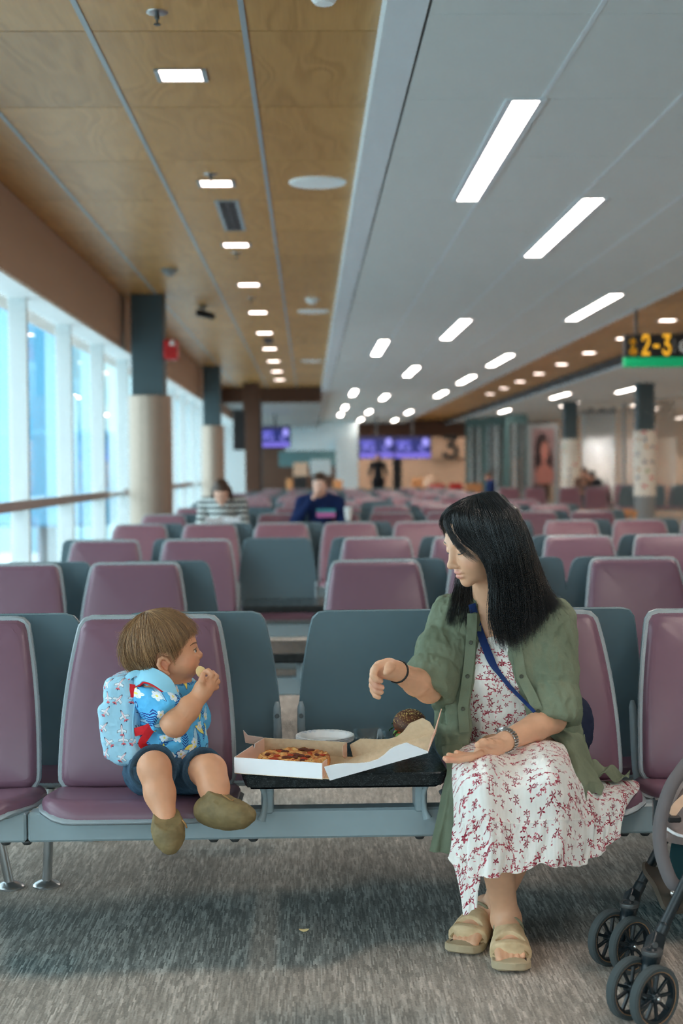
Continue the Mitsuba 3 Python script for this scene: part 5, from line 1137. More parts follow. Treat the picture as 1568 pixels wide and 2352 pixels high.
SH.cone(eR-uR_*0.050, eR-uR_*0.006, 0.0500, 0.0495, 0.003); SH.cone(eR-uR_*0.036, eR-uR_*0.010, 0.0530, 0.0525, 0.003); SH.cone(eL-uL_*0.056, eL-uL_*0.004, 0.0545, 0.0535, 0.003); SH.cone(eL-uL_*0.038, eL-uL_*0.010, 0.0580, 0.0570, 0.003)
edge_l = np.array([P(x, y, 3.83) for x, y in ((1112, 1350), (1094, 1395), (1092, 1440), (1086, 1500), (1078, 1560), (1070, 1620), (1074, 1680), (1062, 1745))]); edge_r = np.array([P(x, y, 3.83) for x, y in ((1150, 1350), (1162, 1400), (1168, 1450), (1172, 1500), (1178, 1545), (1200, 1590), (1216, 1630), (1235, 1690))])
def shirt_cut(Q):
    xl = np.interp(-Q[:, 2], -edge_l[:, 2], edge_l[:, 0]); xr = np.interp(-Q[:, 2], -edge_r[:, 2], edge_r[:, 0]); ins = np.minimum(Q[:, 0]-xl, xr-Q[:, 0])
    o = np.where(Q[:, 1] < 3.93, ins, -1.0); hol = np.maximum(o, -1)
    top = np.maximum(Q[:, 2]-(nb[2]+0.035), (P(1150, 1775, 3.85)[2])-Q[:, 2]); cuffR = (Q-eR)@((eR-sR)/np.linalg.norm(eR-sR))-0.006; cuffL = (Q-eL)@((eL-sL)/np.linalg.norm(eL-sL))-0.004
    cr_ = np.where(np.linalg.norm(Q-eR, axis=1) < 0.12, np.where(Q[:, 0] < eR[0]+0.055, cuffR, -1), -1); cl_ = np.where(np.linalg.norm(Q-eL, axis=1) < 0.12, np.where((Q[:, 1] < 3.87) & (Q[:, 0] > eL[0]-0.075), cuffL, -1), -1)
    hr_ = np.minimum(0.049-np.linalg.norm(Q-eR-((Q-eR)@uR_)[:, None]*uR_, axis=1), np.minimum((Q-eR)@uR_+0.030, 0.05-np.linalg.norm(Q-eR, axis=1)*0.5)); hl_ = np.minimum(0.052-np.linalg.norm(Q-eL-((Q-eL)@uL_)[:, None]*uL_, axis=1), np.minimum((Q-eL)@uL_+0.030, 0.05-np.linalg.norm(Q-eL, axis=1)*0.5))
    return np.maximum.reduce([hol, top, cr_, cl_, hr_, hl_])
sm = SH.mesh(0.0035, offset=0.014, cut=shirt_cut, smooth=8); sm = wrinkle(sm, 0.008, (14, 14, 8), 2); sm = wrinkle(sm, 0.0045, (36, 30, 20), 5)
shirt = put('shirt', sm, 'm_shirt', wom, smooth=True, label='open olive green shirt with rolled sleeves')
fy = front_y(sm)
for ed, off in ((edge_l, -0.013), (edge_r, 0.013)):
    pts = []
    for z in np.linspace(P(0, 1420, 3.83)[2], P(0, 1690, 3.83)[2], 26):
        x = np.interp(-z, -ed[:, 2], ed[:, 0])+off; pts.append([x, min(fy(x-0.008, z), fy(x+0.008, z))-0.003, z])
    pts = np.array(pts); pts[:, 1] = np.convolve(np.pad(pts[:, 1], 3, mode='edge'), np.ones(7)/7, 'valid')-0.001
    k = put('placket', band(pts, 0.027, (0, -1, 0), 0.002), 'm_shirt', shirt, smooth=50)
    mat('m_button', s2l(58, 62, 48), 0.4, 0.5)
    for i in (6, 13, 20): put('button', moved(lathe([(0, 0.002), (0.0045, 0.0022), (0.0055, 0.001), (0.0055, 0), (0, 0)], 16), pts[i]+[0, -0.0035, 0], rx=math.pi/2), 'm_button', k, smooth=40)
put('collar', band(PX((1168, 1398, 3.86), (1160, 1375, 3.90), (1135, 1362, 3.95), (1105, 1362, 3.925), (1090, 1382, 3.88), (1091, 1420, 3.845), (1092, 1450, 3.825)), 0.03, (0, -1, 0.4), 0.002), 'm_shirt', shirt, smooth=50)
# shirt tails: hanging beside the table, and spread on the seat
tl = [PX((1012, 1690, 3.90), (1026, 1692, 3.87), (1048, 1694, 3.86), (1064, 1696, 3.86)), PX((1016, 1728, 3.78), (1030, 1730, 3.745), (1048, 1732, 3.72), (1058, 1732, 3.715)), PX((1026, 1765, 3.665), (1034, 1765, 3.64), (1044, 1765, 3.615), (1050, 1765, 3.61)), PX((1016, 1815, 3.64), (1028, 1815, 3.60), (1040, 1815, 3.585), (1050, 1815, 3.59)), PX((1005, 1870, 3.64), (1020, 1872, 3.605), (1036, 1874, 3.59), (1050, 1875, 3.60)), PX((995, 1915, 3.64), (1012, 1918, 3.61), (1032, 1920, 3.60), (1052, 1922, 3.61)), PX((986, 1953, 3.64), (1006, 1957, 3.615), (1030, 1960, 3.61), (1053, 1963, 3.62))]
S = net_surface(tl, 50, 110); uu, vv = np.meshgrid(np.linspace(0, 1, 50), np.linspace(0, 1, 110)); S = S+(0.006*np.sin(uu*11+vv*3)*np.clip(vv*1.5, 0, 1))[..., None]*np.array([0, 1.0, 0]); put('front_tail', sheet(S, 0.0016), 'm_shirt', shirt, smooth=50)
put('tail_hem', tube(S[-1, ::2], 0.0016, 6), 'm_shirt', shirt)
tr = [PX((1235, 1655, 3.93), (1262, 1665, 3.90), (1290, 1670, 3.93), (1310, 1665, 3.97)), PX((1262, 1690, 3.86), (1292, 1690, 3.80), (1322, 1695, 3.84), (1338, 1690, 3.92)), PX((1288, 1722, 3.80), (1312, 1722, 3.74), (1338, 1735, 3.79), (1356, 1735, 3.88)), PX((1308, 1760, 3.72), (1330, 1765, 3.665), (1352, 1772, 3.72), (1372, 1775, 3.80)), PX((1302, 1800, 3.66), (1328, 1800, 3.62), (1356, 1800, 3.66), (1384, 1800, 3.72)), PX((1312, 1822, 3.645), (1335, 1838, 3.625), (1360, 1828, 3.655), (1388, 1812, 3.70))]
S = net_surface(tr, 60, 90); uu, vv = np.meshgrid(np.linspace(0, 1, 60), np.linspace(0, 1, 90)); S = S+((0.010*np.sin(uu*15+vv*4)+0.004*np.sin(uu*31+vv*9))*np.clip(vv*2, 0.1, 1))[..., None]*np.array([0, 0.8, 0.5]); put('side_tail', sheet(S, 0.0016), 'm_shirt', shirt, smooth=50)
tb = [PX((1352, 1752, 3.90), (1385, 1752, 3.91), (1415, 1768, 3.92), (1446, 1772, 3.93)), PX((1358, 1768, 3.83), (1388, 1764, 3.83), (1412, 1776, 3.84), (1446, 1784, 3.85)), PX((1352, 1786, 3.77), (1376, 1782, 3.77), (1410, 1788, 3.79), (1444, 1793, 3.81))]
S = net_surface(tb, 50, 40); uu, vv = np.meshgrid(np.linspace(0, 1, 50), np.linspace(0, 1, 40)); S = S+(0.010*np.sin(uu*13+vv*2))[..., None]*np.array([0, 0.2, 1.0]); put('back_tail', sheet(S, 0.0016), 'm_shirt', shirt, smooth=50)
# strap, bag, wrist things
mat('m_navy', s2l(30, 40, 62), 0.7, 0.3); mat('m_navy_strap', s2l(28, 52, 104), 0.65, 0.3)
df = front_y(dm); bf = front_y(cat(bm)); pts = []
for x, y in ((1084, 1388), (1092, 1420), (1103, 1455), (1115, 1490), (1128, 1522), (1146, 1548), (1168, 1575), (1192, 1600), (1214, 1622)):
    q = P(x, y, 3.82); pts.append([q[0], min(df(q[0], q[2]) if y > 1470 else 9, bf(q[0], q[2]), fy(q[0], q[2]) if (y < 1420 or y > 1590) else 9)-0.005, q[2]])
pts = bez(*pts, n=6); pts[:, 1] = np.convolve(np.pad(pts[:, 1], 4, mode='edge'), np.ones(9)/9, 'valid')-0.001
bag = thing('shoulder_bag', 'navy quilted shoulder bag worn by the woman, behind her on the seat', 'bag')
put('strap', band(pts, 0.022, (0.25, -1, 0), 0.0025, widths=np.interp(np.linspace(0, 1, len(pts)), [0, 0.45, 0.6, 1], [0.020, 0.022, 0.012, 0.008])), 'm_navy_strap', bag, smooth=50)
BG = Solid(); BG.ell(P(1302, 1670, 3.99), (0.072, 0.05, 0.088), None, 0.02); BG.ell(P(1310, 1640, 3.99), (0.045, 0.04, 0.05), None, 0.03); BG.ell(P(1305, 1705, 3.99), (0.05, 0.045, 0.05), None, 0.03)
put('pouch', wrinkle(BG.mesh(0.004), 0.004, (30, 30, 30), 9), 'm_navy', bag, smooth=True)
put('cord', tube(bez(*PX((1318, 1658, 3.95), (1328, 1668, 3.935), (1330, 1690, 3.93), (1326, 1705, 3.93)), n=6), 0.0022, 6), 'm_shirt', bag); put('cord', tube(bez(*PX((1340, 1680, 3.95), (1342, 1700, 3.94), (1340, 1725, 3.94)), n=6), 0.0022, 6), 'm_shirt', bag)
def ring_around(c, axis, R_, r_, n_=40, sides=8, squash=1.0):
    axis = axis/np.linalg.norm(axis); a_ = np.cross(axis, [0, 0, 1.0]); a_ /= np.linalg.norm(a_); b_ = np.cross(axis, a_); th = np.linspace(0, 2*np.pi, n_+1)
    return np.array([c+R_*(np.cos(t_)*a_*squash+np.sin(t_)*b_) for t_ in th])
k = put('hair_tie', tube(ring_around(wR+(eR-wR)*0.05, eR-wR, 0.0275, 0), 0.0032, 8, caps=False), 'm_black', smooth=True); tag(k, 'black hair tie worn on the wrist of the reaching hand', 'hair tie')
wt = thing('wristwatch', 'silver linked watch bracelet on the wrist of the open hand', 'watch'); rp = ring_around(wL+(eL-wL)*0.05, eL-wL, 0.0300, 0, 26); ax = (eL-wL)/np.linalg.norm(eL-wL)
lk = mikit.ply(box(-0.0028, 0.0028, -0.0022, 0.0022, -0.0085, 0.0085, 0.001), 'm_steel')
for i in range(26):
    t_ = rp[(i+1) % 26]-rp[i]; t_ /= np.linalg.norm(t_); M = np.eye(4); M[:3, 0] = t_; M[:3, 2] = ax; M[:3, 1] = np.cross(ax, t_); M[:3, 3] = (rp[i]+rp[i+1])/2
    scene[key_for('link', wt)] = {**lk, 'to_world': T(M)}
put('case', tube([rp[20]*0+wL+(eL-wL)*0.06+np.array([-0.012, 0.012, 0.023]), wL+(eL-wL)*0.06+np.array([-0.014, 0.013, 0.031])], 0.014, 24), 'm_steel', wt, smooth=40)
# sandals
def suede_fn(p, n, uv): return mix(s2l(188, 162, 124), s2l(222, 198, 162), fbm(p.x*55, p.y*55, p.z*55)*1.2-0.1)
mat('m_suede', None, 0.85, 0.2, tex=proc(suede_fn)); mat('m_suede_trim', s2l(140, 136, 112), 0.8, 0.2); mat('m_sole', s2l(176, 160, 132), 0.8, 0.2); mat('m_insole', s2l(70, 60, 52), 0.8, 0.2); mat('m_suede_strap', s2l(158, 132, 96), 0.8, 0.2)
for nm, an, he, to, lb in (('R', aR, heelR, toeR, 'beige suede slide sandal in front, on the foot nearer the stroller'), ('L', aL, heelL, toeL, 'beige suede slide sandal behind, on the foot nearer the toddler')):
    d = to-he; d[2] = 0; d /= np.linalg.norm(d); sd_ = np.cross(d, [0, 0, 1.0]); R3 = np.stack([sd_, d, [0, 0, 1.0]], 1); o = he*1.0; o[2] = 0
    if np.linalg.det(R3) < 0: R3[:, 0] *= -1
    pl = sg.Polygon([(-0.030, -0.030), (0.030, -0.030), (0.036, 0.03), (0.038, 0.10), (0.047, 0.165), (0.047, 0.205), (0.032, 0.235), (0.0, 0.243), (-0.032, 0.233), (-0.046, 0.20), (-0.046, 0.16), (-0.037, 0.10), (-0.035, 0.03)]).buffer(-0.015).buffer(0.018, quad_segs=8)
    t = thing('sandal', lb, 'sandal')
    L = []
    for ins, z in ((0.006, 0.0), (0.0, 0.004), (0.0, 0.019), (0.003, 0.022), (0.010, 0.021)):
        q = ring(pl.buffer(-ins), 90); L.append(np.column_stack([q, z+0.010*np.clip((q[:, 1]-0.17)/0.07, 0, 1)**2]))
    c = L[-1].copy(); c[:, :2] = [0, 0.1]+(c[:, :2]-[0, 0.1])*0.02; c0 = L[0].copy(); c0[:, :2] = [0, 0.1]+(c0[:, :2]-[0, 0.1])*0.02
    put('sole', loc(mesh_of(np.vstack([c0]+L+[c]), grid_faces(7, 90, closed_v=True)), R3, o), 'm_sole', t, smooth=40)
    ins_ = trimesh.creation.extrude_polygon(pl.buffer(-0.011), 0.0025, engine='earcut'); ins_.apply_translation([0, 0, 0.0205]); put('insole', loc(ins_, R3, o), 'm_insole', t)
    U = Solid(); l_ = lambda x, y, z: R3@np.array([x, y, z])+o
    U.cone(l_(0, 0.03, 0.055), l_(0, 0.11, 0.042), 0.036, 0.034, 0.02); U.ell(l_(0, 0.15, 0.030), (0.046, 0.055, 0.030), R3, 0.03); U.ell(l_(0, 0.185, 0.028), (0.044, 0.045, 0.022), R3, 0.02)
    def up_cut(Q, R3=R3, o=o):
        l = (Q-o)@R3; hole = 0.0
        lens = 1-np.sqrt(((l[:, 0])/0.036)**2+((l[:, 1]-0.150-0.10*(0.036**2-l[:, 0]**2)*8)/0.013)**2); toe = l[:, 1]-(0.186-7.5*l[:, 0]**2); heel = 0.062+0.9*(l[:, 2]-0.03)*0.5-l[:, 1]
        inner = 0.0
        return np.maximum.reduce([toe, heel, 0.016-l[:, 2], np.where(l[:, 2] > 0.036, lens*0.02, -1)])
    um = U.mesh(0.003, offset=0.006, cut=up_cut, smooth=6)
    put('upper', um, 'm_suede', t, smooth=True)
    # strap across the opening, rims
    arc = np.linspace(-0.9, 0.9, 20)
    def on_top(x, y):
        v = (np.asarray(um.vertices)-o)@R3; q = np.hypot(v[:, 0]-x, v[:, 1]-y) < 0.008
        return (v[q, 2].max() if q.any() else 0.03)
    st_ = np.array([l_(0.046*math.sin(a_), 0.174-0.012*math.cos(a_)+0.004, 0.026+0.031*max(math.cos(a_*1.35), 0)) for a_ in np.linspace(-1.15, 1.15, 24)])
    put('strap', band(st_, 0.015, [R3@np.array([math.sin(a_), 0.25, math.cos(a_)]) for a_ in np.linspace(-1.15, 1.15, 24)], 0.003), 'm_suede_strap', t, smooth=50)
    rim = np.array([l_(0.037*math.sin(a_), 0.066+0.012*math.cos(a_), 0.055+0.040*math.cos(a_)) for a_ in np.linspace(-1.5, 1.5, 24)]); put('trim', tube(rim, 0.0042, 8), 'm_suede_trim', t, smooth=True)
# ------------------------------------------------------------------ the toddler
TSKIN = s2l(206, 150, 116)
tod = thing('person', 'toddler in a blue tropical shirt and denim shorts sitting on a seat eating a chip', 'person')
TB = Solid(); TT = Solid()
HT = Head(P(383, 1497, 3.865), (0.975, 0.10, 0.06), (-0.06, 0.0, 1.0), 1.0)
child_head(TB, HT)
TB.cone(HT.w(-0.012, 0, -0.045), P(392, 1578, 3.885), 0.036, 0.042, 0.02)
def ttorso(S):
    S.chain(PX((356, 1592, 3.825), (392, 1582, 3.885), (422, 1594, 3.945)), [0.036, 0.042, 0.036], 0.04)
    S.ell(P(384, 1640, 3.885), (0.076, 0.072, 0.070), None, 0.05); S.ell(P(392, 1692, 3.885), (0.082, 0.082, 0.070), None, 0.05)
ttorso(TB); ttorso(TT); TB.ell(P(380, 1765, 3.91), (0.095, 0.085, 0.065), None, 0.05)
tS, tE, tW = PX((352, 1598, 3.81), (402, 1662, 3.735), (459, 1597, 3.765))
TB.chain([tS, tE], [0.036, 0.034], 0.02); TB.chain([tE, tE*0.5+tW*0.5, tW], [0.0335, 0.031, 0.0215], 0.015)
TB.chain(PX((424, 1600, 3.955), (446, 1665, 3.975), (440, 1705, 3.93)), [0.033, 0.030, 0.022], 0.015); TB.ell(P(438, 1715, 3.925), (0.02, 0.02, 0.026), None, 0.015)
# the hand holding the chip
TB.chain([tW]+PX((468, 1582, 3.77), (480, 1570, 3.775)), [0.021, 0.024, 0.020], 0.012)
TB.chain(PX((465, 1578, 3.752), (463, 1563, 3.745), (466, 1549, 3.752)), [0.0105, 0.0085, 0.007], 0.005)
fingers(TB, None, None, [[(479, 1563, 3.765), (486, 1549, 3.770), (478, 1541, 3.780), (470, 1543, 3.785)], [(486, 1568, 3.770), (496, 1554, 3.778), (488, 1546, 3.792), (478, 1547, 3.795)],
    [(488, 1575, 3.778), (499, 1566, 3.790), (494, 1556, 3.803), (485, 1556, 3.806)], [(486, 1582, 3.785), (496, 1578, 3.798), (492, 1569, 3.808), (484, 1569, 3.81)]], (0.0082, 0.0074, 0.0062), 0.0035)
thA, knA, caA, anA = PX((345, 1772, 3.87), (354, 1764, 3.665), (367, 1822, 3.640), (382, 1880, 3.598)); thB, knB, caB, anB = PX((412, 1772, 3.89), (482, 1770, 3.690), (491, 1808, 3.660), (500, 1846, 3.628))
TB.chain([thA, knA], [0.055, 0.041], 0.03); TB.chain([knA, caA, anA], [0.0395, 0.0375, 0.026], 0.02); TB.chain([thB, knB], [0.055, 0.041], 0.03); TB.chain([knB, caB, anB], [0.039, 0.0375, 0.028], 0.02)
tm = TB.mesh(0.0024, smooth=4)
blu = s2l(216, 132, 104)
put('body', tm, 'm_skin', tod, smooth=True, color=colour(np.asarray(tm.vertices), TSKIN, [(HT.w(0.078, 0, -0.035), (0.012, 0.018, 0.0065), HT.R, s2l(186, 100, 90), 0.8), (HT.w(0.076, 0, -0.048), (0.012, 0.016, 0.007), HT.R, s2l(186, 100, 90), 0.8),
    (HT.w(0.055, -0.045, -0.028), (0.03, 0.025, 0.025), HT.R, blu, 0.4), (HT.w(-0.010, -0.066, -0.028), (0.02, 0.015, 0.022), HT.R, s2l(206, 120, 90), 0.5), (HT.w(0.086, 0, -0.018), (0.014, 0.014, 0.012), HT.R, blu, 0.35)]))
for l in (-1, 1):
    put('eye', trimesh.creation.icosphere(subdivisions=3, radius=0.0108).apply_translation(HT.w(0.0680, l*0.028, -0.0005)), 'm_eye_white', tod, smooth=True)
    put('iris', moved(trimesh.creation.icosphere(subdivisions=2, radius=0.0055), HT.w(0.0748, l*0.0290, 0.0)), 'm_iris', tod, smooth=True)
    put('eyelid', face_line(HT, [(0.0775, l*0.0175, 0.003), (0.0805, l*0.026, 0.0068), (0.0765, l*0.035, 0.0058), (0.0690, l*0.0405, 0.001)], [0.0008, 0.0014, 0.0016, 0.0008]), 'm_hair_brown', tod, smooth=True)
    put('eyebrow', face_line(HT, [(0.0825, l*0.013, 0.017), (0.081, l*0.024, 0.0215), (0.074, l*0.036, 0.0215), (0.064, l*0.045, 0.0165)], [0.0008, 0.0015, 0.0014, 0.0005]), 'm_hair_brown', tod, smooth=True)
put('teeth', moved(box(-0.003, 0.003, -0.008, 0.008, -0.0022, 0.0022, 0.001), HT.w(0.0785, 0, -0.0385)), 'm_eye_white', tod)
# hair
HC2 = Solid(); HT.ell(HC2, (-0.013, 0, 0.033), (0.091, 0.075, 0.081), 0.02); HT.ell(HC2, (-0.055, 0, -0.022), (0.040, 0.055, 0.040), 0.03); HT.ell(HC2, (-0.066, 0, 0.01), (0.040, 0.050, 0.045), 0.03)
HB_F = [-0.12, -0.06, -0.040, -0.032, -0.027, 0.0, 0.008, 0.019, 0.030, 0.040, 0.055, 0.080]; HB_U = [-0.075, -0.072, -0.062, -0.026, 0.008, 0.008, 0.002, -0.024, -0.004, 0.014, 0.034, 0.048]
def tod_cut(Q):
    l = HT.inv(Q); return np.interp(l[:, 0], HB_F, HB_U)+0.003*np.sin(l[:, 0]*300)-l[:, 2]
hm2 = HC2.mesh(0.003, cut=tod_cut, smooth=6)
mat('m_scalp_brown', s2l(104, 78, 54), 0.6, 0.3)
th_ = put('hair', hm2, 'm_scalp_brown', tod, smooth=True, label='fine straight brown hair')
def tod_strands(K, seed, thick):
    rg = np.random.default_rng(seed); n = 16; out = []
    whorl = np.array([-0.045, 0.0, 0.100]); cen = np.array([-0.018, 0, 0.026]); rad = np.array([0.094, 0.079, 0.086])
    for i in range(K):
        s_r = rg.random()*0.5; az = rg.random()*2*np.pi; az = (np.round(az*7+s_r)/7*0.35+az*0.65) if rg.random() < 0.6 else az; d0 = (whorl-cen)/rad; d0 /= np.linalg.norm(d0)
        a = np.cross(d0, [0.2, 1, 0]); a /= np.linalg.norm(a); b = np.cross(d0, a); dirv = np.cos(az)*a+np.sin(az)*b
        s0 = rg.random()**0.8*1.2; L = 0.5+0.9*rg.random(); t = np.linspace(s0, s0+L, n)
        pts = np.cos(t)[:, None]*d0+np.sin(t)[:, None]*dirv
        down = np.clip(t-0.9, 0, 2)[:, None]*np.array([0.0, 0, -0.35]); pts = pts+down; pts /= np.linalg.norm(pts, axis=1, keepdims=True)
        clump = 0.010*(0.2+math.sin(az*11+seed)*math.sin(s0*5+az*3))
        lift = 1.0+0.03+rg.random()*0.05+clump+0.05*np.linspace(0, 1, n)**2*(rg.random()-0.1)
        p = cen+pts*rad*np.asarray(lift)[:, None]; p[:, 1] += 0.004*np.sin(az*9)*np.linspace(0, 1, n); sw = np.linspace(0, 1, n)**1.5; p[:, 0] += sw*(0.010*np.sin(az*5+s0*4)+0.006*rg.normal()); p[:, 2] += sw*0.004*rg.normal()
        # pull the back out
        bk = np.clip((-p[:, 0]-0.045)/0.05, 0, 1)*np.clip((0.06-p[:, 2])/0.1, 0, 1); p[:, 0] -= 0.008*bk
        lim = np.interp(p[:, 0], HB_F, HB_U)-0.004-0.016*rg.random()**2+0.010*rg.random(); ok = p[:, 2] > lim
        if not ok[0]: continue
        e = n if ok.all() else int(np.argmin(ok)); 
        if e < 5: continue
        q = np.stack([np.interp(np.linspace(0, e-1, n), np.arange(n), p[:, k_]) for k_ in range(3)], 1); out.append(HT.c+q@HT.R.T*HT.s)
    return strands(np.array(out), thick, 0.0002)
put('locks', tod_strands(2600, 1, 0.00075), 'm_hair_brown', th_, smooth=True); put('locks', tod_strands(1500, 2, 0.0007), 'm_hair_brown_light', th_, smooth=True)
rg = np.random.default_rng(5); W_ = []
for i in range(70):
    a = P(312+rg.random()*30, 1440+rg.random()*70, 3.84+0.06*rg.random()); b = P(262+rg.random()*40, 1448+rg.random()*62, 3.83+0.06*rg.random()); m_ = (a+b)/2+np.array([0, 0, 0.012*(rg.random()-0.2)])
    W_.append(bez(a, m_, b, n=8)[:17])
put('wisps', strands(np.array(W_), 0.00035, 0.00012), 'm_hair_brown_light', th_, smooth=True)
# shirt
def tropic_fn(p, n, uv):
    U, V = p.x+p.y*0.55, p.z
    c = mix(s2l(64, 158, 214), s2l(110, 196, 236), fbm(U*30, V*30, 0.7))
    def cells(c, cell, seed, fn):
        u, v = U/cell, V/cell
        for i in (-1, 0, 1):
            for j in (-1, 0, 1):
                cx, cy = dr.floor(u)+i, dr.floor(v)+j; k1, k2, k3 = cell_rand(cx, cy, seed), cell_rand(cx, cy, seed+1), cell_rand(cx, cy, seed+2)
                dx, dy = (u-cx-0.2-0.6*k1)*cell, (v-cy-0.2-0.6*k2)*cell; a = k3*6.28; x, y = dx*dr.cos(a)+dy*dr.sin(a), dy*dr.cos(a)-dx*dr.sin(a)
                c = fn(c, x, y, k1, k3)
        return c
    navy, white, yel, pale = mi.Color3f(s2l(36, 70, 140)), mi.Color3f(s2l(232, 240, 246)), mi.Color3f(s2l(236, 226, 120)), mi.Color3f(s2l(170, 214, 236))
    def palm(c, x, y, k, k3):
        rib = dr.abs(y) < 0.0105*(1-dr.square(x/0.026)); comb_ = dr.sin((x+dr.abs(y)*0.9)*900) > -0.25
        return dr.select((k3 < 0.85) & rib & comb_ & (dr.abs(x) < 0.026), navy, c)
    def leaf(c, x, y, k, k3):
        w = 0.0075*(1-dr.square(x/0.024)); ins = (dr.abs(y-6*x*x) < w) & (dr.abs(x) < 0.024)
        c = dr.select((k3 < 0.8) & ins, dr.select(k < 0.5, yel, pale), c)
        return dr.select((k3 < 0.8) & (dr.abs(dr.abs(y-6*x*x)-w) < 0.0007) & (dr.abs(x) < 0.024), navy, c)
    def flower(c, x, y, k, k3):
        r, th = dr.sqrt(x*x+y*y), dr.atan2(y, x); ins = r < 0.0125*(0.62+0.38*dr.abs(dr.cos(th*2.5)))
        c = dr.select((k3 < 0.6) & ins, white, c)
        return dr.select((k3 < 0.6) & (r < 0.0028), yel, dr.select((k3 < 0.6) & ins & (dr.abs(dr.sin(th*2.5)) < 0.10), pale, c))
    c = cells(c, 0.052, 3, palm); c = cells(c, 0.044, 13, leaf); return cells(c, 0.040, 23, flower)
mat('m_tropic', None, 0.7, 0.25, tex=proc(tropic_fn))
TS = Solid(); ttorso(TS); TS.ell(P(388, 1722, 3.885), (0.086, 0.083, 0.040), None, 0.04)
tH = tS*0.28+tE*0.72; TS.chain([tS, tH], [0.040, 0.044], 0.03); TS.chain(PX((424, 1600, 3.955), (442, 1650, 3.972)), [0.036, 0.040], 0.02)
dirE = (tE-tS)/np.linalg.norm(tE-tS)
def ts_cut(Q):
    sl = np.where(np.linalg.norm(Q-tH, axis=1) < 0.09, np.where((Q[:, 1] < 3.835), (Q-tH)@dirE-0.010, -1), -1); z0 = P(390, 1752, 3.88)[2]
    nk = (Q[:, 2]-(P(390, 1572, 3.88)[2]+0.004))-0.35*np.abs(Q[:, 0]-P(396, 1572, 3.88)[0])*0.0
    return np.maximum.reduce([sl, nk, z0+0.004*np.sin(Q[:, 0]*90+Q[:, 1]*50)-Q[:, 2]])
sh = TS.mesh(0.0028, offset=0.0085, cut=ts_cut, smooth=6); sh = wrinkle(sh, 0.0035, (26, 26, 18), 3); sh = wrinkle(sh, 0.0015, (60, 60, 50), 6)
tsh = put('shirt', sh, 'm_tropic', tod, smooth=True, label='short sleeved blue shirt printed with white flowers and yellow leaves')
col_ = [PX((346, 1566, 3.835), (372, 1574, 3.818), (404, 1586, 3.825), (432, 1578, 3.85), (448, 1562, 3.885)), PX((350, 1576, 3.820), (374, 1592, 3.802), (406, 1604, 3.812), (436, 1594, 3.838), (456, 1572, 3.875)), PX((352, 1588, 3.815), (376, 1606, 3.800), (410, 1615, 3.808), (438, 1602, 3.832), (458, 1584, 3.872))]
put('collar', sheet(net_surface(col_, 50, 20), 0.0015), 'm_tropic', tsh, smooth=50)
put('hem', tube(PX((455, 1690, 3.86), (459, 1665, 3.865), (456, 1640, 3.87)), 0.0022, 6), 'm_tropic', tsh, smooth=True)
# shorts
def denim_fn(p, n, uv): return mix(s2l(30, 50, 68), s2l(70, 98, 118), fbm(p.x*50, p.y*50, p.z*50)*0.7+0.3*noise((p.x+p.z)*900, (p.x-p.z)*220))
mat('m_denim', None, 0.8, 0.2, tex=proc(denim_fn)); mat('m_denim_in', s2l(92, 108, 116), 0.85, 0.2)
SO = Solid(); SO.ell(P(372, 1768, 3.92), (0.100, 0.090, 0.062), None, 0.03)
kA, kB = thA*0.14+knA*0.86, thB*0.20+knB*0.80
SO.chain([thA, kA], [0.058, 0.052], 0.03); SO.chain([thB, kB], [0.056, 0.050], 0.03)
dA, dB = (knA-thA)/np.linalg.norm(knA-thA), (knB-thB)/np.linalg.norm(knB-thB)
def so_cut(Q):
    a = np.where(np.linalg.norm(Q-kA, axis=1) < 0.09, (Q-kA)@dA, -1); b = np.where(np.linalg.norm(Q-kB, axis=1) < 0.09, (Q-kB)@dB, -1)
    return np.maximum.reduce([a, b, Q[:, 2]-P(380, 1728, 3.88)[2], 0.356-Q[:, 2]])
so = wrinkle(SO.mesh(0.003, offset=0.006, cut=so_cut, smooth=6), 0.003, (30, 30, 30), 7)
sho = put('shorts', so, 'm_denim', tod, smooth=True, label='rolled dark denim shorts')
for c0, d, r0 in ((kA, dA, 0.061), (kB, dB, 0.059)):
    a_ = np.cross(d, [0, 0, 1.0]); a_ /= np.linalg.norm(a_); b_ = np.cross(d, a_); th = np.linspace(0, 2*np.pi, 44, endpoint=False); L = []
    for dd, rr in ((-0.006, r0-0.016), (0.002, r0-0.008), (0.005, r0-0.001), (0.0, r0+0.001), (-0.020, r0+0.002), (-0.028, r0)):
        q = rr+0.002*np.sin(th*3+1); L.append(c0+d*dd+np.cos(th)[:, None]*q[:, None]*a_+np.sin(th)[:, None]*q[:, None]*b_)
    put('cuff', mesh_of(np.vstack(L), grid_faces(6, 44, closed_v=True)), 'm_denim', sho, smooth=True, label='turned up denim cuff')
# moccasins
def leather_fn(p, n, uv): return mix(s2l(96, 84, 56), s2l(138, 120, 84), fbm(p.x*40, p.y*40, p.z*40)*1.1)
mat('m_moccasin', None, 0.6, 0.3, tex=proc(leather_fn)); mat('m_lace', s2l(150, 112, 70), 0.7, 0.3)
M1 = Solid(); M1.chain(PX((384, 1884, 3.600), (386, 1905, 3.575), (389, 1928, 3.55), (391, 1944, 3.535)), [0.030, 0.0355, 0.030, 0.014], 0.02); M1.chain(PX((382, 1876, 3.602), (384, 1892, 3.59)), [0.031, 0.034], 0.01)
m1 = wrinkle(M1.mesh(0.0024, offset=0.002, cut=lambda Q: Q[:, 2]-(P(382, 1868, 3.60)[2]+0.35*(Q[:, 1]-3.60)), smooth=5), 0.0012, (70, 70, 70), 2)
t = thing('shoe', 'soft olive leather moccasin hanging toe down, on the toddler foot nearer the left edge', 'shoe', 'toddler moccasins')
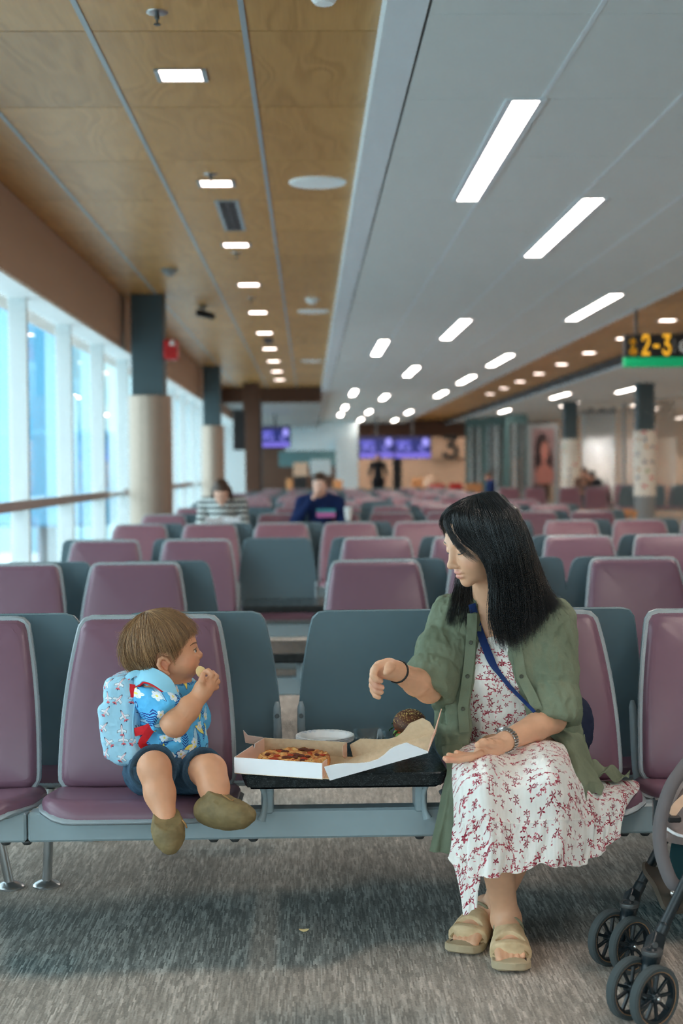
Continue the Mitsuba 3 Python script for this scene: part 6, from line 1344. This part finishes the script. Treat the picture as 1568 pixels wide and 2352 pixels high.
put('upper', m1, 'm_moccasin', t, smooth=True); put('lace', tube(bez(*PX((418, 1884, 3.57), (425, 1892, 3.56), (429, 1902, 3.56)), n=5), 0.0022, 6), 'm_lace', t, smooth=True); put('lace', tube(bez(*PX((361, 1880, 3.60), (356, 1890, 3.59), (351, 1912, 3.59)), n=5), [0.003]*5+[0.002]*6, 6), 'm_lace', t, smooth=True)
M2 = Solid(); M2.chain(PX((484, 1862, 3.625), (508, 1864, 3.61), (535, 1869, 3.595), (560, 1873, 3.585), (575, 1873, 3.582)), [0.034, 0.0345, 0.030, 0.020, 0.006], 0.03); M2.cone(*PX((500, 1835, 3.625), (494, 1858, 3.622)), 0.031, 0.034, 0.015); M2.ell(P(470, 1860, 3.632), (0.024, 0.028, 0.024), None, 0.02)
m2 = wrinkle(M2.mesh(0.0024, offset=0.002, cut=lambda Q: Q[:, 2]-(P(500, 1822, 3.62)[2]-0.30*(Q[:, 0]-P(500, 1822, 3.62)[0])), smooth=5), 0.0012, (70, 70, 70), 4)
t = thing('shoe', 'soft olive leather moccasin pointing right, on the toddler foot next to the table', 'shoe', 'toddler moccasins')
put('upper', m2, 'm_moccasin', t, smooth=True)
put('seam', tube(bez(*PX((508, 1840, 3.59), (530, 1846, 3.572), (552, 1856, 3.566), (574, 1872, 3.575)), n=8), 0.0014, 6), 'm_moccasin', t, smooth=True); put('lace', tube(bez(*PX((512, 1826, 3.592), (522, 1832, 3.585), (532, 1840, 3.582), (536, 1836, 3.58)), n=5), 0.0022, 6), 'm_lace', t, smooth=True)
# chip in the hand
g = np.linspace(-1, 1, 21); U, V = np.meshgrid(g, g); r_ = np.maximum(np.hypot(U, V), 1e-6); q = np.maximum(np.abs(U), np.abs(V))/r_; X, Z = U*q*0.016, V*q*0.015; c = P(461, 1543, 3.79)
S = np.stack([c[0]+X*0.8+Z*0.15, c[1]+10*X*X-4*Z*Z+X*0.5, c[2]+Z-X*0.35], -1); k = put('chip', sheet(S, 0.0016), 'm_chip', smooth=50); tag(k, 'pale round chip held to the toddler mouth', 'chip')
# backpack
def plane_fn(p, n, uv):
    U, V = p.x*0.8-p.y*0.6, p.z
    c = mix(s2l(150, 200, 222), s2l(172, 214, 234), fbm(U*20, V*20, p.y*9))
    cell = 0.037; u, v = U/cell, V/cell
    ink, red, white = mi.Color3f(s2l(40, 50, 80)), mi.Color3f(s2l(214, 92, 104)), mi.Color3f(s2l(226, 236, 242))
    for i in (-1, 0, 1):
        for j in (-1, 0, 1):
            cx, cy = dr.floor(u)+i, dr.floor(v)+j; k1, k2, k3 = cell_rand(cx, cy, 5), cell_rand(cx, cy, 6), cell_rand(cx, cy, 7)
            dx, dy = (u-cx-0.3-0.4*k1)*cell, (v-cy-0.3-0.4*k2)*cell; a = 0.6+k3*1.9; x, y = (dx*dr.cos(a)+dy*dr.sin(a))*1.15, (dy*dr.cos(a)-dx*dr.sin(a))*1.15
            body = dr.square(x/0.0165)+dr.square(y/0.0032); wing = (dr.abs(x+0.35*dr.abs(y)) < 0.0032) & (dr.abs(y) < 0.013); tail = (dr.abs(x+0.0135+0.4*dr.abs(y)) < 0.002) & (dr.abs(y) < 0.006)
            wo = (dr.abs(x+0.35*dr.abs(y)) < 0.0040) & (dr.abs(y) < 0.0138)
            c = dr.select((body < 1.5) | wo, ink, c); c = dr.select((body < 1) | wing, white, c); c = dr.select(tail | ((body < 1) & (dr.abs(y) < 0.0006)), red, c)
    return c
mat('m_backpack', None, 0.75, 0.25, tex=proc(plane_fn)); mat('m_backpack_plain', s2l(146, 206, 230), 0.75, 0.25); mat('m_red_web', s2l(206, 30, 40), 0.7, 0.3)
bp = thing('backpack', 'small light blue backpack printed with airplanes and red straps on the toddler back', 'backpack')
BP = Solid(); R3 = rot_of((1, -0.15, 0.10), (-0.08, 0, 1))
BP.box(P(298, 1646, 3.885), (0.044, 0.088, 0.118), R3, 0.028, 0.02); BP.box(P(262, 1672, 3.875), (0.020, 0.070, 0.075), R3, 0.018, 0.012)
bpm = BP.mesh(0.003, smooth=5); bpm = wrinkle(bpm, 0.004, (22, 22, 16), 11)
put('bag', bpm, 'm_backpack', bp, smooth=True)
put('piping', tube(bez(*PX((322, 1556, 3.82), (312, 1600, 3.800), (306, 1650, 3.796), (306, 1700, 3.796), (300, 1740, 3.81)), n=8), 0.0022, 6), 'm_backpack_plain', bp, smooth=True)
def soft(*q, n=8): return bez(*PX(*q), n=n)
sp = soft((312, 1566, 3.815), (334, 1552, 3.795), (358, 1558, 3.772), (383, 1576, 3.762), (400, 1602, 3.768)); nn = [(-0.1, -0.75, 0.65)]*len(sp); wd = np.interp(np.linspace(0, 1, len(sp)), [0, 0.25, 0.7, 1], [0.034, 0.046, 0.040, 0.020])
put('shoulder_strap', band(sp, 0.04, nn, 0.006, wd), 'm_backpack_plain', bp, smooth=50)
t = np.gradient(sp, axis=0); t /= np.linalg.norm(t, axis=1, keepdims=True); s_ = np.cross(t, np.array(nn)); s_ /= np.linalg.norm(s_, axis=1, keepdims=True)
for q in (-1, 1): put('red_binding', tube(sp+s_*q*wd[:, None]/2+np.array([0, -0.002, 0.0]), 0.0030, 6, flat=(1, 1)), 'm_red_web', bp, smooth=True, label='red edge of the strap')
lp = soft((284, 1572, 3.82), (300, 1552, 3.81), (318, 1548, 3.81), (334, 1566, 3.80), (350, 1572, 3.795)); put('handle_loop', band(lp, 0.016, (0, -1, 0.4), 0.004), 'm_backpack_plain', bp, smooth=50); put('red_binding', tube(lp+[0, -0.003, -0.006], 0.0024, 6), 'm_red_web', bp, smooth=True)
put('red_panel', band(soft((284, 1582, 3.805), (300, 1586, 3.80), (322, 1590, 3.80)), 0.034, (0.1, -1, 0.1), 0.003), 'm_red_web', bp, smooth=50)
put('webbing', band(soft((308, 1682, 3.800), (330, 1676, 3.785), (352, 1668, 3.775), (372, 1672, 3.78)), 0.022, (0.2, -1, 0.1), 0.0025), 'm_red_web', bp, smooth=50)
put('webbing', band(soft((348, 1672, 3.778), (336, 1690, 3.775), (326, 1706, 3.778), (332, 1716, 3.79)), 0.020, (0.2, -1, 0.1), 0.0025), 'm_red_web', bp, smooth=50)
put('webbing', band(soft((372, 1726, 3.765), (388, 1742, 3.745), (402, 1756, 3.740), (414, 1766, 3.745)), 0.009, (0.2, -1, 0.4), 0.002), 'm_red_web', bp, smooth=50)
put('side_panel', sheet(net_surface([PX((292, 1650, 3.80), (298, 1655, 3.798), (304, 1664, 3.80)), PX((292, 1690, 3.80), (306, 1690, 3.797), (322, 1694, 3.80)), PX((300, 1716, 3.80), (310, 1712, 3.797), (320, 1700, 3.80))], 12, 16), 0.002), 'm_backpack_plain', bp, smooth=50)
lbm = text3d('MY FAMILY', 0.0045, 0.0004, P(288, 1640, 3.796), xdir=(0, 0, 1), zdir=(-1, 0, 0)); put('label', band(soft((289, 1600, 3.801), (290, 1622, 3.799), (292, 1646, 3.799)), 0.009, (0.1, -1, 0.0), 0.001), 'm_box_white', bp, smooth=50)
# ------------------------------------------------------------------ stroller
mat('m_stroller_black', s2l(22, 34, 40), 0.35, 0.5); mat('m_tyre', s2l(70, 78, 80), 0.8, 0.2); mat('m_foam', s2l(104, 100, 102), 0.85, 0.2); mat('m_seat_grey', s2l(134, 124, 122), 0.85, 0.2); mat('m_footrest', s2l(62, 58, 50), 0.6, 0.3); mat('m_teal_cloth', s2l(20, 54, 60), 0.8, 0.2); mat('m_copper', s2l(150, 120, 92), 0.4, 0.5, metallic=0.5)
st = thing('stroller', 'black folding stroller with grey padded bumper bar at the right edge', 'stroller')
AX = np.array([math.sin(0.58), -math.cos(0.58), 0.0]); WR = 0.071
def wheel(c):
    """a wheel at c; its axle along AX"""
    w = part('wheel', st); a_ = np.array([0, 0, 1.0]); b_ = np.cross(AX, a_); M = np.stack([b_, a_, AX], 1)
    tyre = lathe([(WR-0.011, -0.011), (WR-0.004, -0.012), (WR, -0.008), (WR, 0.008), (WR-0.004, 0.012), (WR-0.011, 0.011), (WR-0.011, -0.011)], 56); rim = lathe([(WR-0.019, -0.008), (WR-0.0105, -0.0095), (WR-0.0105, 0.0095), (WR-0.019, 0.008), (WR-0.019, -0.008)], 48); line = lathe([(WR-0.0135, 0.0098), (WR-0.0115, 0.0104), (WR-0.0095, 0.0108), (WR-0.0135, 0.0098)], 48)
    put('tyre', loc(tyre, M, c), 'm_tyre', w, smooth=40); put('rim', loc(rim, M, c), 'm_stroller_black', w, smooth=40); put('rim_line', loc(line, M, c), 'm_copper', w, smooth=40, label='thin copper line around the rim')
    put('hub', loc(lathe([(0, -0.012), (0.013, -0.012), (0.013, 0.010), (0.009, 0.014), (0, 0.014)], 24), M, c), 'm_stroller_black', w, smooth=40); put('axle_cap', loc(lathe([(0, 0.019), (0.004, 0.018), (0.006, 0.014), (0, 0.014)], 16), M, c), 'm_steel', w, smooth=40)
    for i in range(9):
        a = i*2*np.pi/9+0.2; s_ = box(-0.0035, 0.0035, 0.010, WR-0.017, -0.004, 0.004, 0.0012); put('spoke', loc(moved(s_, rz=a), M, c), 'm_stroller_black', w)
wc = {}
for nm, c in (('far', F(1425, 2162, WR)), ('near', F(1475, 2280, WR))):
    for s in (-1, 1): wheel(c+AX*0.036*s)
    wc[nm] = c
def leg(p0, p1, p2, nm):
    d = p2-p1; d /= np.linalg.norm(d); k = part('front_leg', st)
    cst = Solid(); c = wc[nm]; cst.chain([c+[0.0, 0, 0.004], c+[0.012, 0, 0.05], c+[0.020, 0, 0.085]], [0.012, 0.013, 0.016], 0.012); cst.box((c+[0.020, 0, 0.085])*0.45+p1*0.55, (0.017, 0.020, 0.040), rot_of(p1-c, (0, -1, 0))[:, [1, 2, 0]], 0.007, 0.008); cst.chain([c+[0.020, 0, 0.085], p1, p1+d*0.05], [0.016, 0.015, 0.0145], 0.012)
    put('caster_housing', cst.mesh(0.003), 'm_stroller_black', k, smooth=True); put('collar', lathe([(0, 0), (0.024, 0), (0.025, 0.004), (0.024, 0.010), (0, 0.010)], 24, c+[0.022, 0, 0.088]), 'm_dark_steel', k, smooth=40)
    put('tube', tube([p1, p2], 0.0135, 14, flat=(1.0, 0.8)), 'm_stroller_black', k, smooth=40); put('bolt', moved(lathe([(0, 0.003), (0.006, 0.003), (0.007, 0), (0, 0)], 14), c+[0.024, -0.021, 0.115], rx=math.pi/2), 'm_dark_steel', k, smooth=40)
a1, a2 = P(1449, 2072, 3.612), P(1545, 1890, 3.65); leg(None, a1, a1+(a2-a1)*2.3, 'far')
b1, b2 = P(1503, 2172, 3.255), P(1566, 2040, 3.28); leg(None, b1, b1+(b2-b1)*3.0, 'near')
put('bumper_bar', tube(bez(*PX((1588, 1740, 3.46), (1566, 1768, 3.43), (1541, 1806, 3.40), (1523, 1856, 3.38), (1514, 1912, 3.36), (1520, 1966, 3.34), (1538, 2018, 3.325), (1556, 2038, 3.32), (1588, 2052, 3.32)), n=10), np.concatenate([np.full(70, 0.0165), np.linspace(0.0165, 0.026, 11)]), 20), 'm_foam', st, smooth=True, label='grey foam covered bumper bar')
put('bar_joint', moved(trimesh.creation.icosphere(subdivisions=3, radius=0.007), P(1545, 2052, 3.29)), 'm_steel', st, smooth=True)
fr = [PX((1484, 1978, 3.60), (1520, 1992, 3.60), (1600, 1960, 3.60)), PX((1482, 1996, 3.52), (1522, 2006, 3.50), (1600, 1985, 3.5)), PX((1500, 2022, 3.40), (1532, 2034, 3.38), (1605, 2020, 3.38)), PX((1524, 2078, 3.29), (1552, 2092, 3.27), (1610, 2080, 3.27))]
put('footrest', sheet(net_surface(fr, 30, 40), 0.010), 'm_footrest', st, smooth=50)
put('seat_pad', sheet(net_surface([PX((1556, 1830, 3.55), (1590, 1780, 3.58), (1640, 1740, 3.6)), PX((1530, 1880, 3.52), (1580, 1860, 3.54), (1640, 1840, 3.55)), PX((1526, 1905, 3.47), (1580, 1912, 3.47), (1640, 1915, 3.48)), PX((1534, 1914, 3.42), (1580, 1924, 3.42), (1640, 1930, 3.42))], 30, 40), 0.02), 'm_seat_grey', st, smooth=50)
put('seat_piping', tube(bez(*PX((1530, 1902, 3.44), (1548, 1914, 3.42), (1575, 1922, 3.41), (1640, 1926, 3.41)), n=6), 0.004, 8), 'm_box_white', st, smooth=True)
put('front_panel', sheet(net_surface([PX((1548, 1918, 3.43), (1585, 1926, 3.43), (1640, 1930, 3.43)), PX((1538, 1970, 3.42), (1585, 1980, 3.42), (1640, 1985, 3.42)), PX((1540, 2025, 3.40), (1585, 2040, 3.40), (1640, 2045, 3.40))], 20, 20), 0.004), 'm_teal_cloth', st, smooth=50)
put('buckle', box(*sorted((P(1532, 1874, 3.47)[0], P(1562, 1890, 3.47)[0])), 3.46, 3.475, *sorted((P(1532, 1888, 3.47)[2], P(1532, 1874, 3.47)[2])), 0.003), 'm_black', st); put('harness_strap', band(PX((1540, 1872, 3.48), (1556, 1850, 3.50), (1580, 1828, 3.52), (1620, 1800, 3.54)), 0.022, (-0.2, -1, 0.5), 0.003), 'm_beige', st, smooth=50)
put('side_clip', box(*sorted((P(1499, 1838, 3.5)[0], P(1513, 1838, 3.5)[0])), 3.49, 3.51, *sorted((P(1505, 1900, 3.5)[2], P(1505, 1832, 3.5)[2])), 0.004), 'm_stroller_black', st)
for y in (3.25, 3.62):
    put('rear_leg', tube([(1.02, y, 0.50), (1.30, y, 0.07)], 0.013, 12), 'm_stroller_black', st, smooth=40); c = np.array([1.31, y+0.05, 0.075])
    put('rear_wheel', moved(lathe([(0, -0.01), (0.06, -0.01), (0.075, -0.008), (0.075, 0.008), (0.06, 0.01), (0, 0.01)], 40), c, rx=math.pi/2), 'm_tyre', st, smooth=40)
put('backrest', sheet(net_surface([[(1.08, 3.28, 0.50), (1.10, 3.44, 0.50), (1.08, 3.60, 0.50)], [(1.16, 3.28, 0.75), (1.19, 3.44, 0.75), (1.16, 3.60, 0.75)], [(1.26, 3.28, 0.98), (1.29, 3.44, 0.98), (1.26, 3.60, 0.98)]], 20, 20), 0.02), 'm_seat_grey', st, smooth=50)
# ------------------------------------------------------------------ people farther back
def figure(label, root, yaw, pose, skin, hair, cols, D, sc=1.0):
    """a simple seated or standing adult with clothes; root: (x, y) of the pelvis; local axes: x right, y towards the facing direction, z up"""
    t = thing('person', label, 'person'); c_, s_ = math.cos(yaw), math.sin(yaw)
    def w(p): p = np.array(p, float)*sc; return np.array([root[0]+p[0]*c_-p[1]*s_, root[1]+p[0]*s_+p[1]*c_, p[2]])
    S, C, Hh, L = Solid(), Solid(), Solid(), Solid()
    j = {k: w(v) for k, v in pose.items() if k != 'long'}
    hd = j['head']; f = w(pose['look'])-hd; Hd = Head(hd, f, (0, 0, 1) if abs(f[2]) < 0.9*np.linalg.norm(f) else (0, 1, 0), 0.95*sc); adult_head(S, Hd)
    S.cone(Hd.w(-0.015, 0, -0.06), j['neck'], 0.05, 0.055, 0.02)
    for sol, off in ((S, 0.0), (C, 0.012)):
        sol.chain([j['sl'], j['neck'], j['sr']], [0.05+off, 0.06+off, 0.05+off], 0.04); sol.cone(j['neck']*0.75+j['pelvis']*0.25, j['pelvis']*0.7+j['neck']*0.3, 0.105+off, 0.10+off, 0.06); sol.cone(j['pelvis']*0.7+j['neck']*0.3, j['pelvis'], 0.105+off, 0.12+off, 0.05)
        for q in 'lr': 
            sol.cone(j['s'+q], j['e'+q], 0.046+off, 0.038+off, 0.03)
            if pose.get('long', True) or sol is S: sol.cone(j['e'+q], j['h'+q]*0.88+j['e'+q]*0.12, 0.037+off, 0.025+off, 0.02)
    for q in 'lr':
        hp = j['h'+q]; d = hp-j['e'+q]; d /= np.linalg.norm(d); S.ell(hp+d*0.03, (0.045, 0.028, 0.02), rot_of(d, np.cross(d, [0.3, 0.5, 1])), 0.02)
        for i in range(4): S.cone(hp+d*0.05, hp+d*0.115+np.cross(d, [0, 0, 1])*0.016*(i-1.5), 0.009, 0.007, 0.006)
        for sol, off in ((S, 0.0), (L, 0.012)): sol.chain([j['pelvis']+(w((0.09*(1 if q == 'r' else -1), 0, 0))-w((0, 0, 0))), j['k'+q], j['f'+q]+[0, 0, 0.06]], [0.09+off, 0.06+off, 0.042+off], 0.04)
    bm_ = S.mesh(0.010, smooth=4); put('body', bm_, 'm_skin', t, smooth=True, color=colour(np.asarray(bm_.vertices), skin, []))
    put('top', wrinkle(C.mesh(0.010, smooth=4), 0.005, (14, 14, 10), 3), cols[0], t, smooth=True); put('trousers', L.mesh(0.011, smooth=4), cols[1], t, smooth=True)
    for q in 'lr':
        fd = w((0, 0.15, 0))-w((0, 0, 0)); A = Solid(); A.cone(j['f'+q]+[0, 0, 0.04], j['f'+q]+fd*0.9+[0, 0, 0.028], 0.045, 0.03, 0.02); put('shoe', A.mesh(0.007, cut=lambda Q: 0.002-Q[:, 2]), 'm_black', t, smooth=True)
    Hd.ell(Hh, (-0.020, 0, 0.036), (0.102, 0.082, 0.096), 0.02)
    if hair[1]: 
        for l in (-1, 1): Hd.cone(Hh, (-0.03, l*0.06, 0.0), (0.0, l*0.085, -0.20), 0.045, 0.03, 0.03)
    def cut(Q):
        l = Hd.inv(Q); return np.maximum(l[:, 0]-np.interp(l[:, 2], [-0.3, -0.05, 0.0, 0.05, 0.08, 0.13], [0.03, 0.0, 0.015, 0.05, 0.09, 0.2]), -0.26-l[:, 2] if hair[1] else -0.06-l[:, 2])
    put('hair', Hh.mesh(0.009, cut=cut), hair[0], t, smooth=True)
    return t, j
sit = dict(pelvis=(0, 0, 0.50), neck=(0, 0.03, 0.98), head=(0, 0.07, 1.11), look=(0, 0.5, 0.90), sl=(-0.17, 0.0, 0.94), sr=(0.17, 0.0, 0.94), el=(-0.21, 0.08, 0.68), er=(0.21, 0.08, 0.68), hl=(-0.06, 0.30, 0.66), hr=(0.06, 0.30, 0.66), kl=(-0.11, 0.42, 0.50), kr=(0.11, 0.42, 0.50), fl=(-0.11, 0.44, 0), fr=(0.11, 0.44, 0))
def stripes_fn(p, n, uv): return dr.select(dr.sin(p.z*120) > 0.0, mi.Color3f(s2l(36, 40, 46)), mi.Color3f(s2l(206, 214, 212)))
mat('m_stripes', None, 0.8, 0.2, tex=proc(stripes_fn)); mat('m_jumper', s2l(20, 40, 84), 0.8, 0.2); mat('m_jeans', s2l(44, 60, 74), 0.8, 0.2); mat('m_dark_cloth', s2l(26, 28, 32), 0.85, 0.2); mat('m_hair_mid', s2l(64, 46, 34), 0.45, 0.4); mat('m_shoulder_skin', s2l(206, 150, 122), 0.6, 0.3)
D5 = 13.6
pg = {**sit, 'neck': (0, 0.10, 0.96), 'head': (0, 0.18, 1.05), 'look': (0.02, 0.6, 0.72), 'hl': (-0.10, 0.36, 0.70), 'hr': (0.12, 0.36, 0.70)}
figure('seated girl with long brown hair in a striped top, looking down', (P(512, 1150, D5)[0], 13.55), math.pi, pg, s2l(214, 168, 146), ('m_hair_mid', True), ('m_stripes', 'm_jeans'), D5)
q = P(512, 1192, 13.1); k = thing('book', 'open pale book held by the seated girl in the striped top', 'book'); put('page', sheet(net_surface([[(q[0]-0.16, 13.15, 0.72), (q[0]-0.08, 13.17, 0.70), (q[0], 13.2, 0.72)], [(q[0]-0.16, 13.05, 0.84), (q[0]-0.08, 13.08, 0.82), (q[0], 13.1, 0.84)]], 12, 6), 0.006), 'm_box_white', k, smooth=50); put('page', sheet(net_surface([[(q[0]+0.0, 13.2, 0.72), (q[0]+0.08, 13.17, 0.70), (q[0]+0.16, 13.15, 0.72)], [(q[0]+0.0, 13.1, 0.84), (q[0]+0.08, 13.08, 0.82), (q[0]+0.16, 13.05, 0.84)]], 12, 6), 0.006), 'm_box_white', k, smooth=50)
pm = {**sit, 'head': (0.0, 0.10, 1.105), 'look': (0.1, 0.6, 0.98), 'er': (0.24, 0.16, 0.76), 'hr': (0.075, 0.20, 0.98), 'el': (-0.22, 0.10, 0.72), 'hl': (-0.05, 0.28, 0.66)}
t, j = figure('seated man in a dark blue sweatshirt with his hand at his chin', (P(735, 1150, D5)[0], 13.6), math.pi, pm, s2l(220, 176, 156), ('m_hair_mid', False), ('m_jumper', 'm_jeans'), D5)
mat('m_print_pink', s2l(196, 110, 170), 0.7, 0.2); mat('m_print_teal', s2l(70, 150, 160), 0.7, 0.2); q = P(746, 1180, 13.40)
put('chest_print', box(q[0]-0.08, q[0]+0.10, 13.440, 13.446, q[2]+0.012, q[2]+0.045), 'm_print_teal', t); put('chest_print', box(q[0]-0.08, q[0]+0.10, 13.440, 13.446, q[2]-0.035, q[2]+0.010), 'm_print_pink', t)
k = thing('coffee_cup', 'white paper coffee cup to the right of the man in the blue sweatshirt', 'cup'); q = P(799, 1190, 13.5); zc = 0.86-0.1
put('cup', lathe([(0, 0), (0.028, 0), (0.040, 0.115), (0, 0.115)], 24, (q[0], 13.42, q[2]-0.02)), 'm_white', k, smooth=40); put('lid', lathe([(0, 0.016), (0.036, 0.014), (0.043, 0.004), (0.043, 0), (0, 0)], 24, (q[0], 13.42, q[2]+0.094)), 'm_pale', k, smooth=40)
stand = dict(pelvis=(0, 0, 0.92), neck=(0, 0, 1.42), head=(0, 0.04, 1.56), look=(-0.3, -0.3, 1.50), sl=(-0.18, 0, 1.38), sr=(0.18, 0, 1.38), el=(-0.25, 0.02, 1.10), er=(0.25, 0.02, 1.10), hl=(-0.24, 0.12, 0.88), hr=(0.24, 0.12, 0.88), kl=(-0.09, 0.02, 0.5), kr=(0.09, 0.02, 0.5), fl=(-0.10, 0, 0), fr=(0.10, 0, 0), long=False)
figure('standing woman in a black sleeveless top with her back turned under the twin screens', (P(868, 1100, 40.8)[0], 40.8), 0.2, stand, s2l(206, 150, 122), ('m_hair_mid', True), ('m_dark_cloth', 'm_dark_cloth'), 41)
leanp = {**sit, 'neck': (0, 0.22, 0.92), 'head': (0, 0.32, 1.04), 'look': (0, 0.8, 0.9), 'sl': (-0.17, 0.16, 0.90), 'sr': (0.17, 0.16, 0.90), 'el': (-0.18, 0.38, 0.64), 'er': (0.18, 0.38, 0.64), 'hl': (-0.05, 0.46, 0.84), 'hr': (0.05, 0.46, 0.84)}
figure('man in black leaning forward on a seat by the farther printed column', (P(1388, 1110, 32.8)[0], 32.8), math.pi/2, leanp, s2l(190, 140, 116), ('m_hair_black', False), ('m_dark_cloth', 'm_dark_cloth'), 33)
figure('person in brown sitting just left of the leaning man in black', (P(1342, 1110, 33.6)[0], 33.6), math.pi*0.9, sit, s2l(190, 140, 116), ('m_hair_mid', False), ('m_brown', 'm_dark_cloth'), 33)
figure('child in a dark blue top sitting sideways before the greenish shop front', (P(1128, 1110, 34)[0], 34.0), math.pi/2, {**sit}, s2l(200, 150, 126), ('m_hair_mid', False), ('m_jumper', 'm_jeans'), 34, 0.94)
